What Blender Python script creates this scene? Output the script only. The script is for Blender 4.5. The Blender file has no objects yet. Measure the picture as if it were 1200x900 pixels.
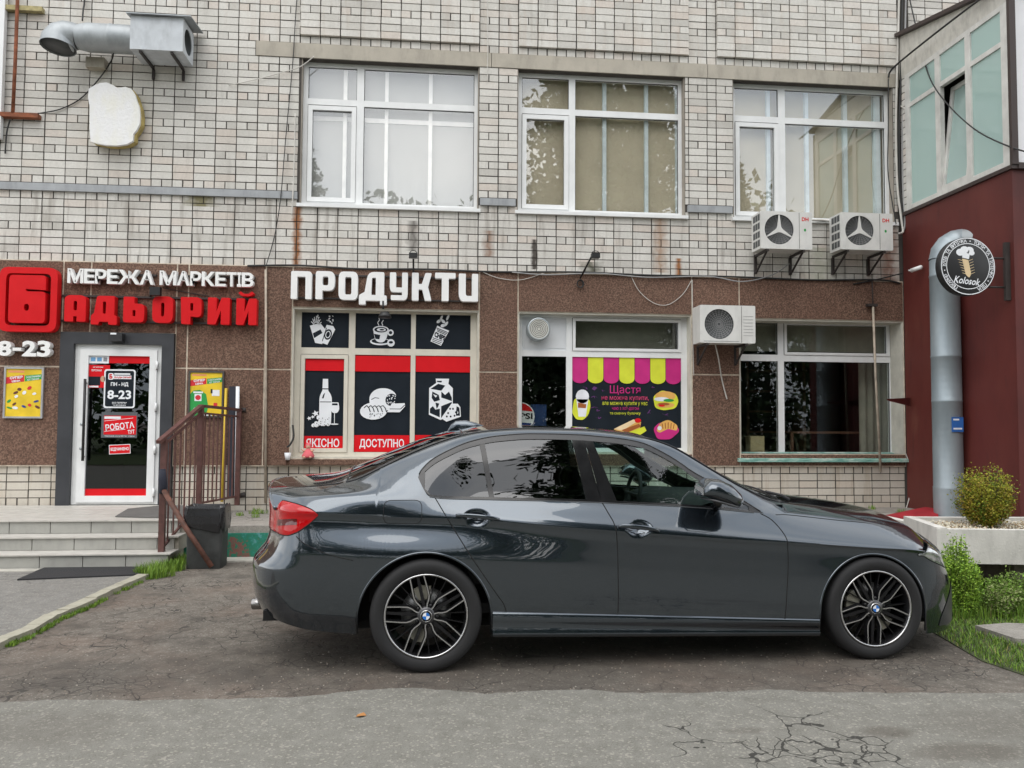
import bpy, bmesh, math, random
from math import sin, cos, pi, radians as rad, sqrt, atan2, floor
from mathutils import Vector, Matrix
from mathutils.geometry import tessellate_polygon
random.seed(7)
scene = bpy.context.scene
COL = scene.collection

# ------------------------------------------------------------------ camera
CAM_D, CAM_H = 10.456, 1.47
yaw, pit, rol, FPX = .1005, .0482, .006, 940.0
fwd = Vector((sin(yaw)*cos(pit), cos(yaw)*cos(pit), sin(pit)))
rgt = Vector((cos(yaw), -sin(yaw), 0)); up = rgt.cross(fwd)
r2 = rgt*cos(rol) + up*sin(rol); u2 = -rgt*sin(rol) + up*cos(rol)
cd = bpy.data.cameras.new('camera'); cam = bpy.data.objects.new('camera', cd); COL.objects.link(cam)
cd.sensor_fit = 'HORIZONTAL'; cd.sensor_width = 36; cd.lens = 36*FPX/1200; cd.clip_end = 1500; cd.clip_start = .05
cam.matrix_world = Matrix(((r2.x, u2.x, -fwd.x, 0), (r2.y, u2.y, -fwd.y, -CAM_D), (r2.z, u2.z, -fwd.z, CAM_H), (0, 0, 0, 1)))
scene.camera = cam
# ------------------------------------------------------------------ sky, sun, exposure
SUN_EL, SUN_AZ = 56, 200          # degrees; azimuth measured from +Y clockwise
scene.view_settings.view_transform = 'Standard'; scene.view_settings.look = 'None'
scene.view_settings.gamma = 1; scene.view_settings.exposure = 0.82
world = bpy.data.worlds.new('World'); scene.world = world; world.use_nodes = True
wn, wl = world.node_tree.nodes, world.node_tree.links
wn.clear()
out = wn.new('ShaderNodeOutputWorld'); bg = wn.new('ShaderNodeBackground'); bg.inputs['Strength'].default_value = .10
sky = wn.new('ShaderNodeTexSky'); sky.sky_type = 'NISHITA'; sky.sun_disc = False
sky.sun_elevation = rad(SUN_EL); sky.sun_rotation = rad(SUN_AZ); sky.dust_density = 2
tc = wn.new('ShaderNodeTexCoord'); mp = wn.new('ShaderNodeMapping'); mp.inputs['Scale'].default_value = (1, 1, 2.6)
nz = wn.new('ShaderNodeTexNoise'); nz.inputs['Scale'].default_value = 1.9; nz.inputs['Detail'].default_value = 6; nz.inputs['Roughness'].default_value = .52
cr = wn.new('ShaderNodeValToRGB'); cr.color_ramp.elements[0].position = .30; cr.color_ramp.elements[1].position = .74; cr.color_ramp.interpolation = 'EASE'
cr.color_ramp.elements[0].color = (7.0, 7.6, 8.3, 1); cr.color_ramp.elements[1].color = (13.8, 13.5, 13.1, 1)
mx = wn.new('ShaderNodeMixRGB'); mx.inputs['Fac'].default_value = .9
wl.new(tc.outputs['Generated'], mp.inputs['Vector']); wl.new(mp.outputs[0], nz.inputs['Vector']); wl.new(nz.outputs['Fac'], cr.inputs['Fac'])
wl.new(sky.outputs[0], mx.inputs['Color1']); wl.new(cr.outputs[0], mx.inputs['Color2']); wl.new(mx.outputs[0], bg.inputs['Color']); wl.new(bg.outputs[0], out.inputs['Surface'])
sd = bpy.data.lights.new('sun', 'SUN'); sd.energy = .8; sd.angle = rad(50); sd.color = (1, .965, .92)
sun = bpy.data.objects.new('sun', sd); COL.objects.link(sun)
sdir = Vector((sin(rad(SUN_AZ))*cos(rad(SUN_EL)), cos(rad(SUN_AZ))*cos(rad(SUN_EL)), sin(rad(SUN_EL))))
sun.rotation_euler = sdir.to_track_quat('Z', 'Y').to_euler(); sun.location = sdir*30
scene.render.engine = 'CYCLES'
scene.cycles.max_bounces = 8; scene.cycles.transparent_max_bounces = 16; scene.cycles.use_denoising = True

# ------------------------------------------------------------------ materials
class M:
    def __init__(s, name):
        s.m = bpy.data.materials.new(name); s.m.use_nodes = True
        s.t = s.m.node_tree; s.n = s.t.nodes; s.l = s.t.links
        s.p = s.n['Principled BSDF']
    def node(s, typ, **kw):
        n = s.n.new(typ)
        for k, v in kw.items():
            if k in n.inputs: n.inputs[k].default_value = v
            else: setattr(n, k, v)
        return n
    def set(s, **kw):
        for k, v in kw.items():
            k = k.replace('_', ' ')
            i = s.p.inputs[k]
            if isinstance(v, (tuple, list)) and len(v) == 3: v = (*v, 1)
            i.default_value = v
        return s
    def coord(s, kind='Object', scale=(1, 1, 1)):
        if kind == 'World':
            g = s.n.new('ShaderNodeNewGeometry'); o = g.outputs['Position']
        else:
            o = s.n.new('ShaderNodeTexCoord').outputs[kind]
        m = s.n.new('ShaderNodeMapping'); m.inputs['Scale'].default_value = scale; s.l.new(o, m.inputs['Vector']); return m.outputs[0]
    def noise(s, vec, scale, detail=4, rough=.55):
        n = s.n.new('ShaderNodeTexNoise'); n.inputs['Scale'].default_value = scale; n.inputs['Detail'].default_value = detail; n.inputs['Roughness'].default_value = rough
        s.l.new(vec, n.inputs['Vector']); return n.outputs['Fac']
    def voro(s, vec, scale, feature='F1', out='Distance'):
        n = s.n.new('ShaderNodeTexVoronoi'); n.feature = feature; n.inputs['Scale'].default_value = scale
        s.l.new(vec, n.inputs['Vector']); return n.outputs[out]
    def ramp(s, fac, stops, interp='LINEAR'):
        n = s.n.new('ShaderNodeValToRGB'); n.color_ramp.interpolation = interp
        e = n.color_ramp.elements
        while len(e) < len(stops): e.new(.5)
        for el, (p, c) in zip(e, stops):
            el.position = p; el.color = (c, c, c, 1) if not isinstance(c, (tuple, list)) else (*c, 1)
        s.l.new(fac, n.inputs['Fac']); return n.outputs['Color']
    def mix(s, fac, a, b, mode='MIX'):
        n = s.n.new('ShaderNodeMixRGB'); n.blend_type = mode
        for i, v in (('Fac', fac), ('Color1', a), ('Color2', b)):
            if hasattr(v, 'links'): s.l.new(v, n.inputs[i])
            elif isinstance(v, (tuple, list)): n.inputs[i].default_value = (*v[:3], 1)
            else: n.inputs[i].default_value = v if i == 'Fac' else (v, v, v, 1)
        return n.outputs['Color']
    def math(s, op, a, b=0., c=None):
        n = s.n.new('ShaderNodeMath'); n.operation = op
        for i, v in enumerate((a, b, c)):
            if v is None: continue
            if hasattr(v, 'links'): s.l.new(v, n.inputs[i])
            else: n.inputs[i].default_value = v
        return n.outputs[0]
    def sep(s, vec):
        n = s.n.new('ShaderNodeSeparateXYZ'); s.l.new(vec, n.inputs[0]); return n.outputs
    def col(s, sock): s.l.new(sock, s.p.inputs['Base Color']); return s
    def rough(s, sock): s.l.new(sock, s.p.inputs['Roughness']); return s
    def bump(s, sock, strength=.3, dist=.01):
        b = s.n.new('ShaderNodeBump'); b.inputs['Strength'].default_value = strength; b.inputs['Distance'].default_value = dist
        s.l.new(sock, b.inputs['Height']); s.l.new(b.outputs[0], s.p.inputs['Normal']); return s
    def rnd(s):
        o = s.n.new('ShaderNodeObjectInfo').outputs['Random']; g = s.n.new('ShaderNodeNewGeometry').outputs['Random Per Island']
        a = s.math('ADD', o, g); return s.math('FRACT', a)
def plain(name, c, rough=.5, metal=0., spec=.5, var=.12, scale=6, bump=0., bscale=60, coat=0., dirt=0., kind='World'):
    m = M(name); m.set(Roughness=rough, Metallic=metal, Specular_IOR_Level=spec, Coat_Weight=coat)
    v = m.coord(kind)
    n = m.noise(v, scale)
    lo = tuple(x*(1-var) for x in c); hi = tuple(min(1, x*(1+var)) for x in c)
    c1 = m.ramp(n, [(.3, lo), (.7, hi)])
    if dirt:
        n2 = m.noise(m.coord(kind, (1, 1, .35)), scale*1.7, 6, .7)
        c1 = m.mix(m.math('MULTIPLY', m.ramp(n2, [(.48, 0.), (.75, 1.)]), dirt), c1, tuple(x*.35 for x in c))
    m.col(c1)
    m.rough(m.ramp(n, [(.3, max(0, rough-.06)), (.7, min(1, rough+.06))]))
    if bump: m.bump(m.noise(v, bscale, 3), bump, .004)
    return m.m
MAT = {}
def mat(name, *a, **k):
    if name not in MAT: MAT[name] = plain(name, *a, **k)
    return MAT[name]
def glass(name, tint=(.9, .95, .93), base=.1, rough=.01, film=None, filmf=.0):
    m = M(name); m.n.remove(m.p)
    o = m.n['Material Output']
    tr = m.n.new('ShaderNodeBsdfTransparent'); tr.inputs[0].default_value = (*tint, 1)
    gl = m.n.new('ShaderNodeBsdfGlossy'); gl.inputs['Roughness'].default_value = rough; gl.inputs[0].default_value = (.95, .97, 1, 1)
    lw = m.n.new('ShaderNodeLayerWeight'); lw.inputs[0].default_value = .5      # Schlick, the same from both sides of the pane
    f = m.math('MULTIPLY_ADD', m.math('POWER', lw.outputs['Facing'], 5.), .9, base+.045)
    f = m.math('MINIMUM', f, 1.)
    nn = m.noise(m.coord('World'), 1.3, 1); b = m.n.new('ShaderNodeBump'); b.inputs['Strength'].default_value = .02; b.inputs['Distance'].default_value = .02
    m.l.new(nn, b.inputs['Height']); m.l.new(b.outputs[0], gl.inputs['Normal'])
    mx_ = m.n.new('ShaderNodeMixShader'); m.l.new(f, mx_.inputs[0]); m.l.new(tr.outputs[0], mx_.inputs[1]); m.l.new(gl.outputs[0], mx_.inputs[2])
    last = mx_
    if film:
        df = m.n.new('ShaderNodeBsdfDiffuse'); df.inputs[0].default_value = (*film, 1)
        m2 = m.n.new('ShaderNodeMixShader'); m2.inputs[0].default_value = filmf
        m.l.new(mx_.outputs[0], m2.inputs[1]); m.l.new(df.outputs[0], m2.inputs[2]); last = m2
    m.l.new(last.outputs[0], o.inputs['Surface']); return m.m

# ------------------------------------------------------------------ mesh builder
WL = {}                                    # world origin of every parent
class MB:
    def __init__(s): s.v = []; s.f = []; s.mi = []; s.sm = []; s.mats = []; s.cur = 0; s.smooth = False
    def use(s, m, smooth=None):
        if m not in s.mats: s.mats.append(m)
        s.cur = s.mats.index(m)
        if smooth is not None: s.smooth = smooth
        return s
    def add(s, vs, fs, smooth=None):
        b = len(s.v); s.v += [tuple(v) for v in vs]
        for f in fs:
            s.f.append([b+i for i in f]); s.mi.append(s.cur); s.sm.append(s.smooth if smooth is None else smooth)
        return s
    def box(s, x0, x1, y0, y1, z0, z1):
        if x0 > x1: x0, x1 = x1, x0
        if y0 > y1: y0, y1 = y1, y0
        if z0 > z1: z0, z1 = z1, z0
        return s.add([(x0, y0, z0), (x1, y0, z0), (x1, y1, z0), (x0, y1, z0), (x0, y0, z1), (x1, y0, z1), (x1, y1, z1), (x0, y1, z1)],
                     [(0, 3, 2, 1), (4, 5, 6, 7), (0, 1, 5, 4), (1, 2, 6, 5), (2, 3, 7, 6), (3, 0, 4, 7)], False)
    def bar(s, a, b, w, t, upv=(0, 0, 1)):
        a, b = Vector(a), Vector(b); d = (b-a).normalized(); u = Vector(upv)
        if abs(d.dot(u)) > .98: u = Vector((1, 0, 0))
        r = d.cross(u).normalized(); u = r.cross(d)
        vs = [p + r*(w/2*i) + u*(t/2*j) for p in (a, b) for i, j in ((-1, -1), (1, -1), (1, 1), (-1, 1))]
        return s.add(vs, [(3, 2, 1, 0), (4, 5, 6, 7), (0, 1, 5, 4), (1, 2, 6, 5), (2, 3, 7, 6), (3, 0, 4, 7)], False)
    def tube(s, pts, r, n=8, cap=True, closed=False):
        pts = [Vector(p) for p in pts]; rs = r if isinstance(r, (list, tuple)) else [r]*len(pts)
        N = len(pts); vs = []; prev = None
        for i, p in enumerate(pts):
            if closed: d = pts[(i+1) % N] - pts[i-1]
            else: d = pts[min(i+1, N-1)] - pts[max(i-1, 0)]
            if d.length < 1e-9: d = Vector((0, 0, 1))
            d.normalize()
            if prev is None:
                u = Vector((0, 0, 1)) if abs(d.z) < .9 else Vector((1, 0, 0))
                prev = d.cross(u).normalized()
            a = (prev - d*prev.dot(d)).normalized(); b = d.cross(a); prev = a
            vs += [p + a*(rs[i]*cos(2*pi*k/n)) + b*(rs[i]*sin(2*pi*k/n)) for k in range(n)]
        fs = []
        for i in range(N if closed else N-1):
            j = (i+1) % N
            for k in range(n): fs.append((i*n+k, i*n+(k+1) % n, j*n+(k+1) % n, j*n+k))
        if cap and not closed: fs += [tuple(range(n-1, -1, -1)), tuple((N-1)*n+k for k in range(n))]
        return s.add(vs, fs, n > 5)
    def lathe(s, prof, c, axis='Z', n=32, smooth=True):
        """prof: list of (r, h) along the axis"""
        c = Vector(c); vs = []
        for r, h in prof:
            for k in range(n):
                a = 2*pi*k/n
                if axis == 'Z': vs.append(c + Vector((r*cos(a), r*sin(a), h)))
                elif axis == 'Y': vs.append(c + Vector((r*cos(a), h, r*sin(a))))
                else: vs.append(c + Vector((h, r*cos(a), r*sin(a))))
        fs = [(i*n+k, i*n+(k+1) % n, (i+1)*n+(k+1) % n, (i+1)*n+k) for i in range(len(prof)-1) for k in range(n)]
        return s.add(vs, fs, smooth)
    def prism(s, rings, to3, d0, d1, side=True):
        """rings: outer + hole outlines in 2D; to3(x,y,d) -> 3D; from depth d0 (front) to d1"""
        rings = [r for r in rings if len(r) > 2]
        tess = tessellate_polygon([[Vector((x, y, 0)) for x, y in r] for r in rings])
        flat = [p for r in rings for p in r]; n = len(flat)
        fr = [to3(x, y, d0) for x, y in flat]
        if not side:
            return s.add(fr, tess, False)
        vs = fr + [to3(x, y, d1) for x, y in flat]
        fs = list(tess) + [tuple(n+i for i in reversed(t)) for t in tess]
        b = 0
        for r in rings:
            k = len(r)
            for i in range(k):
                j = (i+1) % k; fs.append((b+i, b+j, n+b+j, n+b+i))
            b += k
        return s.add(vs, fs, False)
    def grid(s, rows, smooth=True, close=False):
        n = len(rows[0]); vs = [p for r in rows for p in r]
        fs = [(i*n+k, i*n+(k+1) % n, (i+1)*n+(k+1) % n, (i+1)*n+k) for i in range(len(rows)-1) for k in range(n if close else n-1)]
        return s.add(vs, fs, smooth)
    def mesh(s, name, off):
        me = bpy.data.meshes.new(name)
        ox, oy, oz = off
        me.from_pydata([(v[0]-ox, v[1]-oy, v[2]-oz) for v in s.v], [], s.f)
        for m in s.mats: me.materials.append(m)
        if len(me.polygons) == len(s.mi):
            me.polygons.foreach_set('material_index', s.mi); me.polygons.foreach_set('use_smooth', s.sm)
        me.update(); return me
    def build(s, name, m=None, parent=None, local=False, fix=True):
        if m is not None and not s.mats: s.mats = [m]
        if parent is None:
            xs = [v[0] for v in s.v]; ys = [v[1] for v in s.v]; zs = [v[2] for v in s.v]
            off = ((min(xs)+max(xs))/2, (min(ys)+max(ys))/2, min(zs))
        else: off = (0, 0, 0) if local else WL[parent]
        me = s.mesh(name, off)
        if fix:
            bm = bmesh.new(); bm.from_mesh(me); bmesh.ops.recalc_face_normals(bm, faces=bm.faces); bm.to_mesh(me); bm.free()
        o = bpy.data.objects.new(name, me); COL.objects.link(o)
        if parent is None: o.location = off; WL[o] = off
        else: o.parent = parent; WL[o] = WL[parent]
        return o
def boxo(name, m, parent, *b): return MB().box(*b).build(name, m, parent)
def empty(name, loc, rz=0):
    o = bpy.data.objects.new(name, None); COL.objects.link(o); o.location = loc; o.rotation_euler.z = rz; o.empty_display_size = .2; WL[o] = tuple(loc); return o
def tag(o, label=None, cat=None, group=None, kind=None):
    if label: o['label'] = label
    if cat: o['category'] = cat
    if group: o['group'] = group
    if kind: o['kind'] = kind
    return o
def XZ(Y): return lambda x, z, d: (x, Y+d, z)
def rounded(pts, k=4):
    """pts: (x, y[, radius]); rounds the corners that carry a radius"""
    out_ = []; n = len(pts)
    for i, p in enumerate(pts):
        if len(p) < 3 or p[2] <= 0: out_.append((p[0], p[1])); continue
        c = Vector(p[:2]); a = Vector(pts[i-1][:2]) - c; b = Vector(pts[(i+1) % n][:2]) - c
        r = min(p[2], a.length*.499, b.length*.499); A = c + a.normalized()*r; B = c + b.normalized()*r
        for j in range(k+1):
            t = j/k; q = A*(1-t)**2 + c*(2*t*(1-t)) + B*t*t; out_.append((q.x, q.y))
    return out_
def rrect(x0, z0, x1, z1, r, k=5): return rounded([(x0, z0, r), (x1, z0, r), (x1, z1, r), (x0, z1, r)], k)
def ellipse(cx_, cz_, rx, rz_, n=20, a0=0., a1=2*pi, rot=0.):
    P = [(rx*cos(a0+(a1-a0)*i/n), rz_*sin(a0+(a1-a0)*i/n)) for i in range(n)]
    return [(cx_+x*cos(rot)-z*sin(rot), cz_+x*sin(rot)+z*cos(rot)) for x, z in P]
_tc = {}
def text_geo(s, bold=.0, ext=.0):
    key = (s, bold)
    if key not in _tc:
        c = bpy.data.curves.new('t', 'FONT'); c.body = s; c.size = 1; c.offset = bold; c.resolution_u = 3
        o = bpy.data.objects.new('t', c); COL.objects.link(o)
        bpy.context.view_layer.update()
        dg = bpy.context.evaluated_depsgraph_get(); me = bpy.data.meshes.new_from_object(o.evaluated_get(dg))
        vs = [tuple(v.co) for v in me.vertices]; fs = [tuple(p.vertices) for p in me.polygons]
        bpy.data.objects.remove(o); bpy.data.curves.remove(c); bpy.data.meshes.remove(me)
        _tc[key] = (vs, fs)
    return _tc[key]
def put_text(mb, s, x0, x1, z0, z1, to3, d0, d1=None, bold=.02, shear=0., rot=0., keep=False):
    """text stretched into the box x0..x1, z0..z1; extruded from d0 to d1 when d1 is given"""
    vs, fs = text_geo(s, bold)
    if not vs: return mb
    ax, bx = min(v[0] for v in vs), max(v[0] for v in vs); az, bz = min(v[1] for v in vs), max(v[1] for v in vs)
    sx, sz = (x1-x0)/max(bx-ax, 1e-6), (z1-z0)/max(bz-az, 1e-6)
    cx_, cz_ = (x0+x1)/2, (z0+z1)/2
    P = []
    for v in vs:
        x = x0+(v[0]-ax)*sx; z = z0+(v[1]-az)*sz; x += shear*(z-cz_)
        dx, dz = x-cx_, z-cz_; P.append((cx_+dx*cos(rot)-dz*sin(rot), cz_+dx*sin(rot)+dz*cos(rot)))
    n = len(P)
    if d1 is None: return mb.add([to3(x, z, d0) for x, z in P], fs, False)
    ed = {}
    for f in fs:
        for i in range(len(f)):
            a, b = f[i], f[(i+1) % len(f)]; ed[(min(a, b), max(a, b))] = ed.get((min(a, b), max(a, b)), []) + [(a, b)]
    F = list(fs) + [tuple(n+i for i in reversed(f)) for f in fs]
    for k, e in ed.items():
        if len(e) == 1: a, b = e[0]; F.append((b, a, n+a, n+b))
    return mb.add([to3(x, z, d0) for x, z in P] + [to3(x, z, d1) for x, z in P], F, False)
def copy_tree(o, parent=None):
    c = o.copy(); COL.objects.link(c)
    if parent: c.parent = parent
    for ch in list(o.children): copy_tree(ch, c)
    return c

# ================================================================== MATERIALS OF THE BUILDING
def make_brick(name='silicate_brick', base=((.54, .52, .48), (.64, .62, .575), (.70, .68, .635), (.64, .58, .52))):
    m = M(name); m.set(Roughness=.88)
    r = m.rnd(); c = m.ramp(r, [(0., base[0]), (.3, base[1]), (.72, base[2]), (.96, base[3])])
    w = m.coord('World')
    n = m.noise(w, 34, 5, .7); c = m.mix(.35, c, m.ramp(n, [(.3, .55), (.7, 1.)]), 'MULTIPLY')
    big = m.noise(m.coord('World', (1, 1, .45)), 1.4, 5, .6)
    c = m.mix(m.math('MULTIPLY', m.ramp(big, [(.5, 0.), (.8, 1.)]), .38), c, (.30, .275, .24))
    # grime below the metal ledge and under the sills, rust runs
    s = m.sep(m.coord('World'))
    st = m.noise(m.coord('World', (5.5, 1, .55)), 1.5, 5, .65)
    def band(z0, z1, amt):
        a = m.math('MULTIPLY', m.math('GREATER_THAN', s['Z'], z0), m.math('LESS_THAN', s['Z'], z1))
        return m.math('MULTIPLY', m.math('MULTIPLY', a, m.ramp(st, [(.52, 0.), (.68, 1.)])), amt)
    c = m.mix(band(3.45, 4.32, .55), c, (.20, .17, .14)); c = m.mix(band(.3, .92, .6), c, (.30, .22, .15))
    c = m.mix(band(6.4, 7.3, .25), c, (.40, .30, .22)); c = m.mix(m.math('MULTIPLY', m.math('LESS_THAN', s['Z'], .93), .45), c, (.50, .43, .33))
    c = m.mix(m.math('MULTIPLY', m.ramp(m.noise(m.coord('World', (3, 1, .35)), 2.2, 6, .7), [(.56, 0.), (.74, 1.)]), .3), c, (.24, .22, .19))
    def run(x, wd, z0, z1, col, amt):
        jig = m.math('MULTIPLY', m.math('SUBTRACT', m.noise(m.coord('World'), 9, 3), .5), wd*1.6)
        d = m.math('ABSOLUTE', m.math('SUBTRACT', m.math('ADD', s['X'], jig), x))
        f = m.math('SUBTRACT', 1., m.math('DIVIDE', d, wd)); f = m.math('MAXIMUM', f, 0.)
        a = m.math('MULTIPLY', m.math('GREATER_THAN', s['Z'], z0), m.math('LESS_THAN', s['Z'], z1))
        return m.mix(m.math('MULTIPLY', m.math('MULTIPLY', f, a), amt), cc[0], col)
    cc = [c]
    for x, wd, z0, z1, col, amt in ((-1.74, .07, 3.46, 4.24, (.28, .12, .05), 1.3), (.73, .09, 3.65, 4.0, (.25, .15, .1), .9), (1.34, .05, 3.5, 3.9, (.08, .07, .06), 1.4),
                                    (3.05, .12, 3.5, 4.25, (.33, .2, .12), .8), (-.25, .1, 3.7, 4.1, (.08, .07, .06), .8), (3.3, .06, 3.46, 3.7, (.3, .13, .05), 1.2), (2.1, .2, 3.46, 3.62, (.1, .1, .07), 1.),
                                    (-2.95, .25, 4.2, 4.35, (.2, .18, .1), 1.2), (6.3, .2, 3.46, 4.2, (.25, .13, .09), .9), (5.3, .3, 3.46, 3.9, (.35, .36, .28), .7)):
        cc[0] = run(x, wd, z0, z1, col, amt)
    m.col(cc[0]); m.bump(m.noise(m.coord('World'), 90, 4, .7), .5, .004); return m.m
BRICK = make_brick()
MORTAR = mat('dark_mortar', (.07, .062, .055), .95, bump=.6, scale=20)
def make_granite():
    m = M('brown_granite_plaster'); m.set(Roughness=.8)
    w = m.coord('World'); n = m.noise(w, 55, 4, .7); c = m.ramp(n, [(.36, (.050, .027, .018)), (.5, (.145, .080, .053)), (.62, (.255, .155, .108))])
    b = m.noise(w, 2.2, 5, .6); c = m.mix(m.math('MULTIPLY', m.ramp(b, [(.35, 0.), (.75, 1.)]), .5), c, (.13, .060, .040))
    c = m.mix(.22, c, m.ramp(m.rnd(), [(0, .55), (1, 1.)]), 'MULTIPLY')
    m.col(c); m.bump(n, .7, .006); return m.m
GRAN = make_granite()
JOINT = mat('pale_joint', (.58, .50, .40), .9, var=.3, scale=14)
CONC = mat('lintel_concrete', (.42, .385, .325), .9, bump=.5, scale=3, dirt=.45)
PVC = mat('white_pvc', (.76, .77, .77), .35, var=.04, dirt=.08)
CREAM = mat('cream_pvc', (.66, .62, .53), .45, var=.05, dirt=.15)
FLASH = mat('grey_flashing', (.33, .345, .36), .55, metal=.1, dirt=.4, scale=5)
DARK = mat('black_plastic', (.02, .02, .022), .45)
STEEL = mat('galvanised', (.42, .46, .48), .42, metal=.75, dirt=.25, scale=4)
RUST = mat('rusty_iron', (.23, .075, .035), .85, var=.4, scale=14, bump=.5)
IRON = mat('dark_iron', (.035, .028, .026), .6, var=.3)
WHITEP = mat('white_sign', (.80, .80, .79), .4, var=.03, dirt=.06)
REDP = mat('red_sign', (.60, .008, .012), .42, var=.05, spec=.2)
REDV = mat('red_vinyl', (.64, .012, .018), .5, var=.04, spec=.12)
DKV = mat('dark_vinyl', (.012, .017, .024), .5, var=.1, spec=.15)
PRW = mat('white_print', (.78, .80, .83), .5, var=.03, spec=.15)
BLK = mat('black_paint', (.012, .012, .013), .5)
GLS = glass('window_glass', (1., .995, .98), .07)
GLSD = glass('shop_glass', (.86, .88, .86), .0)
GLSB = glass('balcony_glass', (.8, .9, .88), .14, film=(.50, .66, .62), filmf=.62)
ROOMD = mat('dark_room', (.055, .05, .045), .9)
ROOMB = mat('beige_board', (.48, .44, .34), .8, var=.06, scale=3)
ROOMW = mat('white_board', (.46, .47, .47), .8, var=.04, scale=3)
POST = mat('pale_blue_post', (.62, .72, .78), .6)
POSTW = mat('white_post', (.92, .93, .95), .5)

# ================================================================== GROUND
def ground_mat(name, cols, crack=0., cscale=2.2, warm=0., gravel=1.):
    m = M(name); m.set(Roughness=.9); w = m.coord('World')
    s = m.sep(w)
    dw = m.node('ShaderNodeVectorMath', operation='ADD'); wn_ = m.n.new('ShaderNodeTexNoise'); wn_.inputs['Scale'].default_value = 3.1; m.l.new(w, wn_.inputs['Vector'])
    sc_ = m.node('ShaderNodeVectorMath', operation='SCALE'); sc_.inputs['Scale'].default_value = .28; m.l.new(wn_.outputs['Color'], sc_.inputs[0]); m.l.new(w, dw.inputs[0]); m.l.new(sc_.outputs[0], dw.inputs[1]); dv = dw.outputs[0]
    fine = m.noise(w, 130, 4, .8); mid = m.noise(w, 9, 6, .7); big = m.noise(w, .9, 5, .6)
    c = m.ramp(mid, [(.25, cols[0]), (.5, cols[1]), (.78, cols[2])])
    c = m.mix(.75*gravel, c, m.ramp(fine, [(.3, .28), (.5, .8), (.7, 1.)]), 'MULTIPLY')
    st = m.voro(w, 95, 'F1', 'Color'); sv = m.sep(st)['X']
    c = m.mix(m.math('MULTIPLY', m.math('GREATER_THAN', sv, .9), .4*gravel), c, (.40, .37, .32))
    if warm:
        c = m.mix(m.math('MULTIPLY', m.ramp(big, [(.45, 0.), (.62, 1.)]), warm), c, (.22, .14, .10))
        c = m.mix(m.math('MULTIPLY', m.ramp(m.noise(w, 2.6, 5, .7), [(.5, 0.), (.66, 1.)]), .7), c, (.085, .074, .062))
    hgt = m.math('ADD', m.math('MULTIPLY', fine, .35), m.math('MULTIPLY', mid, .6))
    if crack:
        d = m.voro(dv, cscale, 'DISTANCE_TO_EDGE'); k = m.math('LESS_THAN', d, .010)
        d2 = m.voro(dv, cscale*2.7, 'DISTANCE_TO_EDGE'); k2 = m.math('MULTIPLY', m.math('LESS_THAN', d2, .022), m.ramp(m.noise(w, 1.1, 3), [(.46, 0.), (.56, 1.)]))
        kk = m.math('MAXIMUM', k, k2); kk = m.math('MULTIPLY', kk, m.ramp(m.noise(w, 2.2, 5, .7), [(.42, 0.), (.56, 1.)]))
        c = m.mix(m.math('MULTIPLY', kk, crack), c, (.022, .02, .017))
        tone = m.sep(m.voro(dv, cscale, 'F1', 'Color'))['X']; c = m.mix(.35, c, m.ramp(tone, [(0, .6), (1, 1.)]), 'MULTIPLY')
        hgt = m.math('SUBTRACT', hgt, m.math('MULTIPLY', kk, .9))
    return m, c, w, s, hgt
def blob(m, s, cx_, cy_, rx, ry, w, lo=.75, hi=1.15):
    dx = m.math('DIVIDE', m.math('SUBTRACT', s['X'], cx_), rx); dy = m.math('DIVIDE', m.math('SUBTRACT', s['Y'], cy_), ry)
    d = m.math('ADD', m.math('MULTIPLY', dx, dx), m.math('MULTIPLY', dy, dy)); d = m.math('ADD', d, m.math('MULTIPLY', m.math('SUBTRACT', m.noise(w, 5, 4), .5), 1.2))
    return m.ramp(d, [(lo, 1.), (hi, 0.)])
m_, c_, w_, s_, h_ = ground_mat('old_cracked_asphalt', ((.118, .102, .084), (.198, .174, .146), (.285, .26, .222)), .85, 3.0, .3)
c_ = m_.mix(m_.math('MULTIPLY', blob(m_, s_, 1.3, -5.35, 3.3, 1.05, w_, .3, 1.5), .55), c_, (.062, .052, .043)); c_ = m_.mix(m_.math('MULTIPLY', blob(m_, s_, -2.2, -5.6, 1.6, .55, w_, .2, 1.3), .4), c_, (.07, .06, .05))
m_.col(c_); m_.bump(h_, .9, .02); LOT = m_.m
# the road: newer grey asphalt with an alligator crack patch and damp stains
m_, c_, w_, s_, h_ = ground_mat('grey_road_asphalt', ((.165, .158, .135), (.215, .207, .18), (.27, .26, .23)))
dd = m_.n.new('ShaderNodeVectorMath'); dd.operation = 'ADD'; q = m_.n.new('ShaderNodeTexNoise'); q.inputs['Scale'].default_value = 7; m_.l.new(w_, q.inputs['Vector'])
q2 = m_.n.new('ShaderNodeVectorMath'); q2.operation = 'SCALE'; q2.inputs['Scale'].default_value = .16; m_.l.new(q.outputs['Color'], q2.inputs[0]); m_.l.new(w_, dd.inputs[0]); m_.l.new(q2.outputs[0], dd.inputs[1])
e1 = m_.voro(dd.outputs[0], 7.5, 'DISTANCE_TO_EDGE'); e0 = m_.voro(dd.outputs[0], 2.4, 'DISTANCE_TO_EDGE')
P_ = (1.679, -6.962)
k1 = m_.math('MULTIPLY', m_.math('LESS_THAN', e1, .024), blob(m_, s_, P_[0], P_[1], .36, .20, w_)); k0 = m_.math('MULTIPLY', m_.math('LESS_THAN', e0, .008), blob(m_, s_, P_[0]-.05, P_[1]+.1, .6, .5, w_))
kk_ = m_.math('MAXIMUM', k1, k0); c_ = m_.mix(m_.math('MULTIPLY', kk_, .9), c_, (.02, .018, .015))
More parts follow.
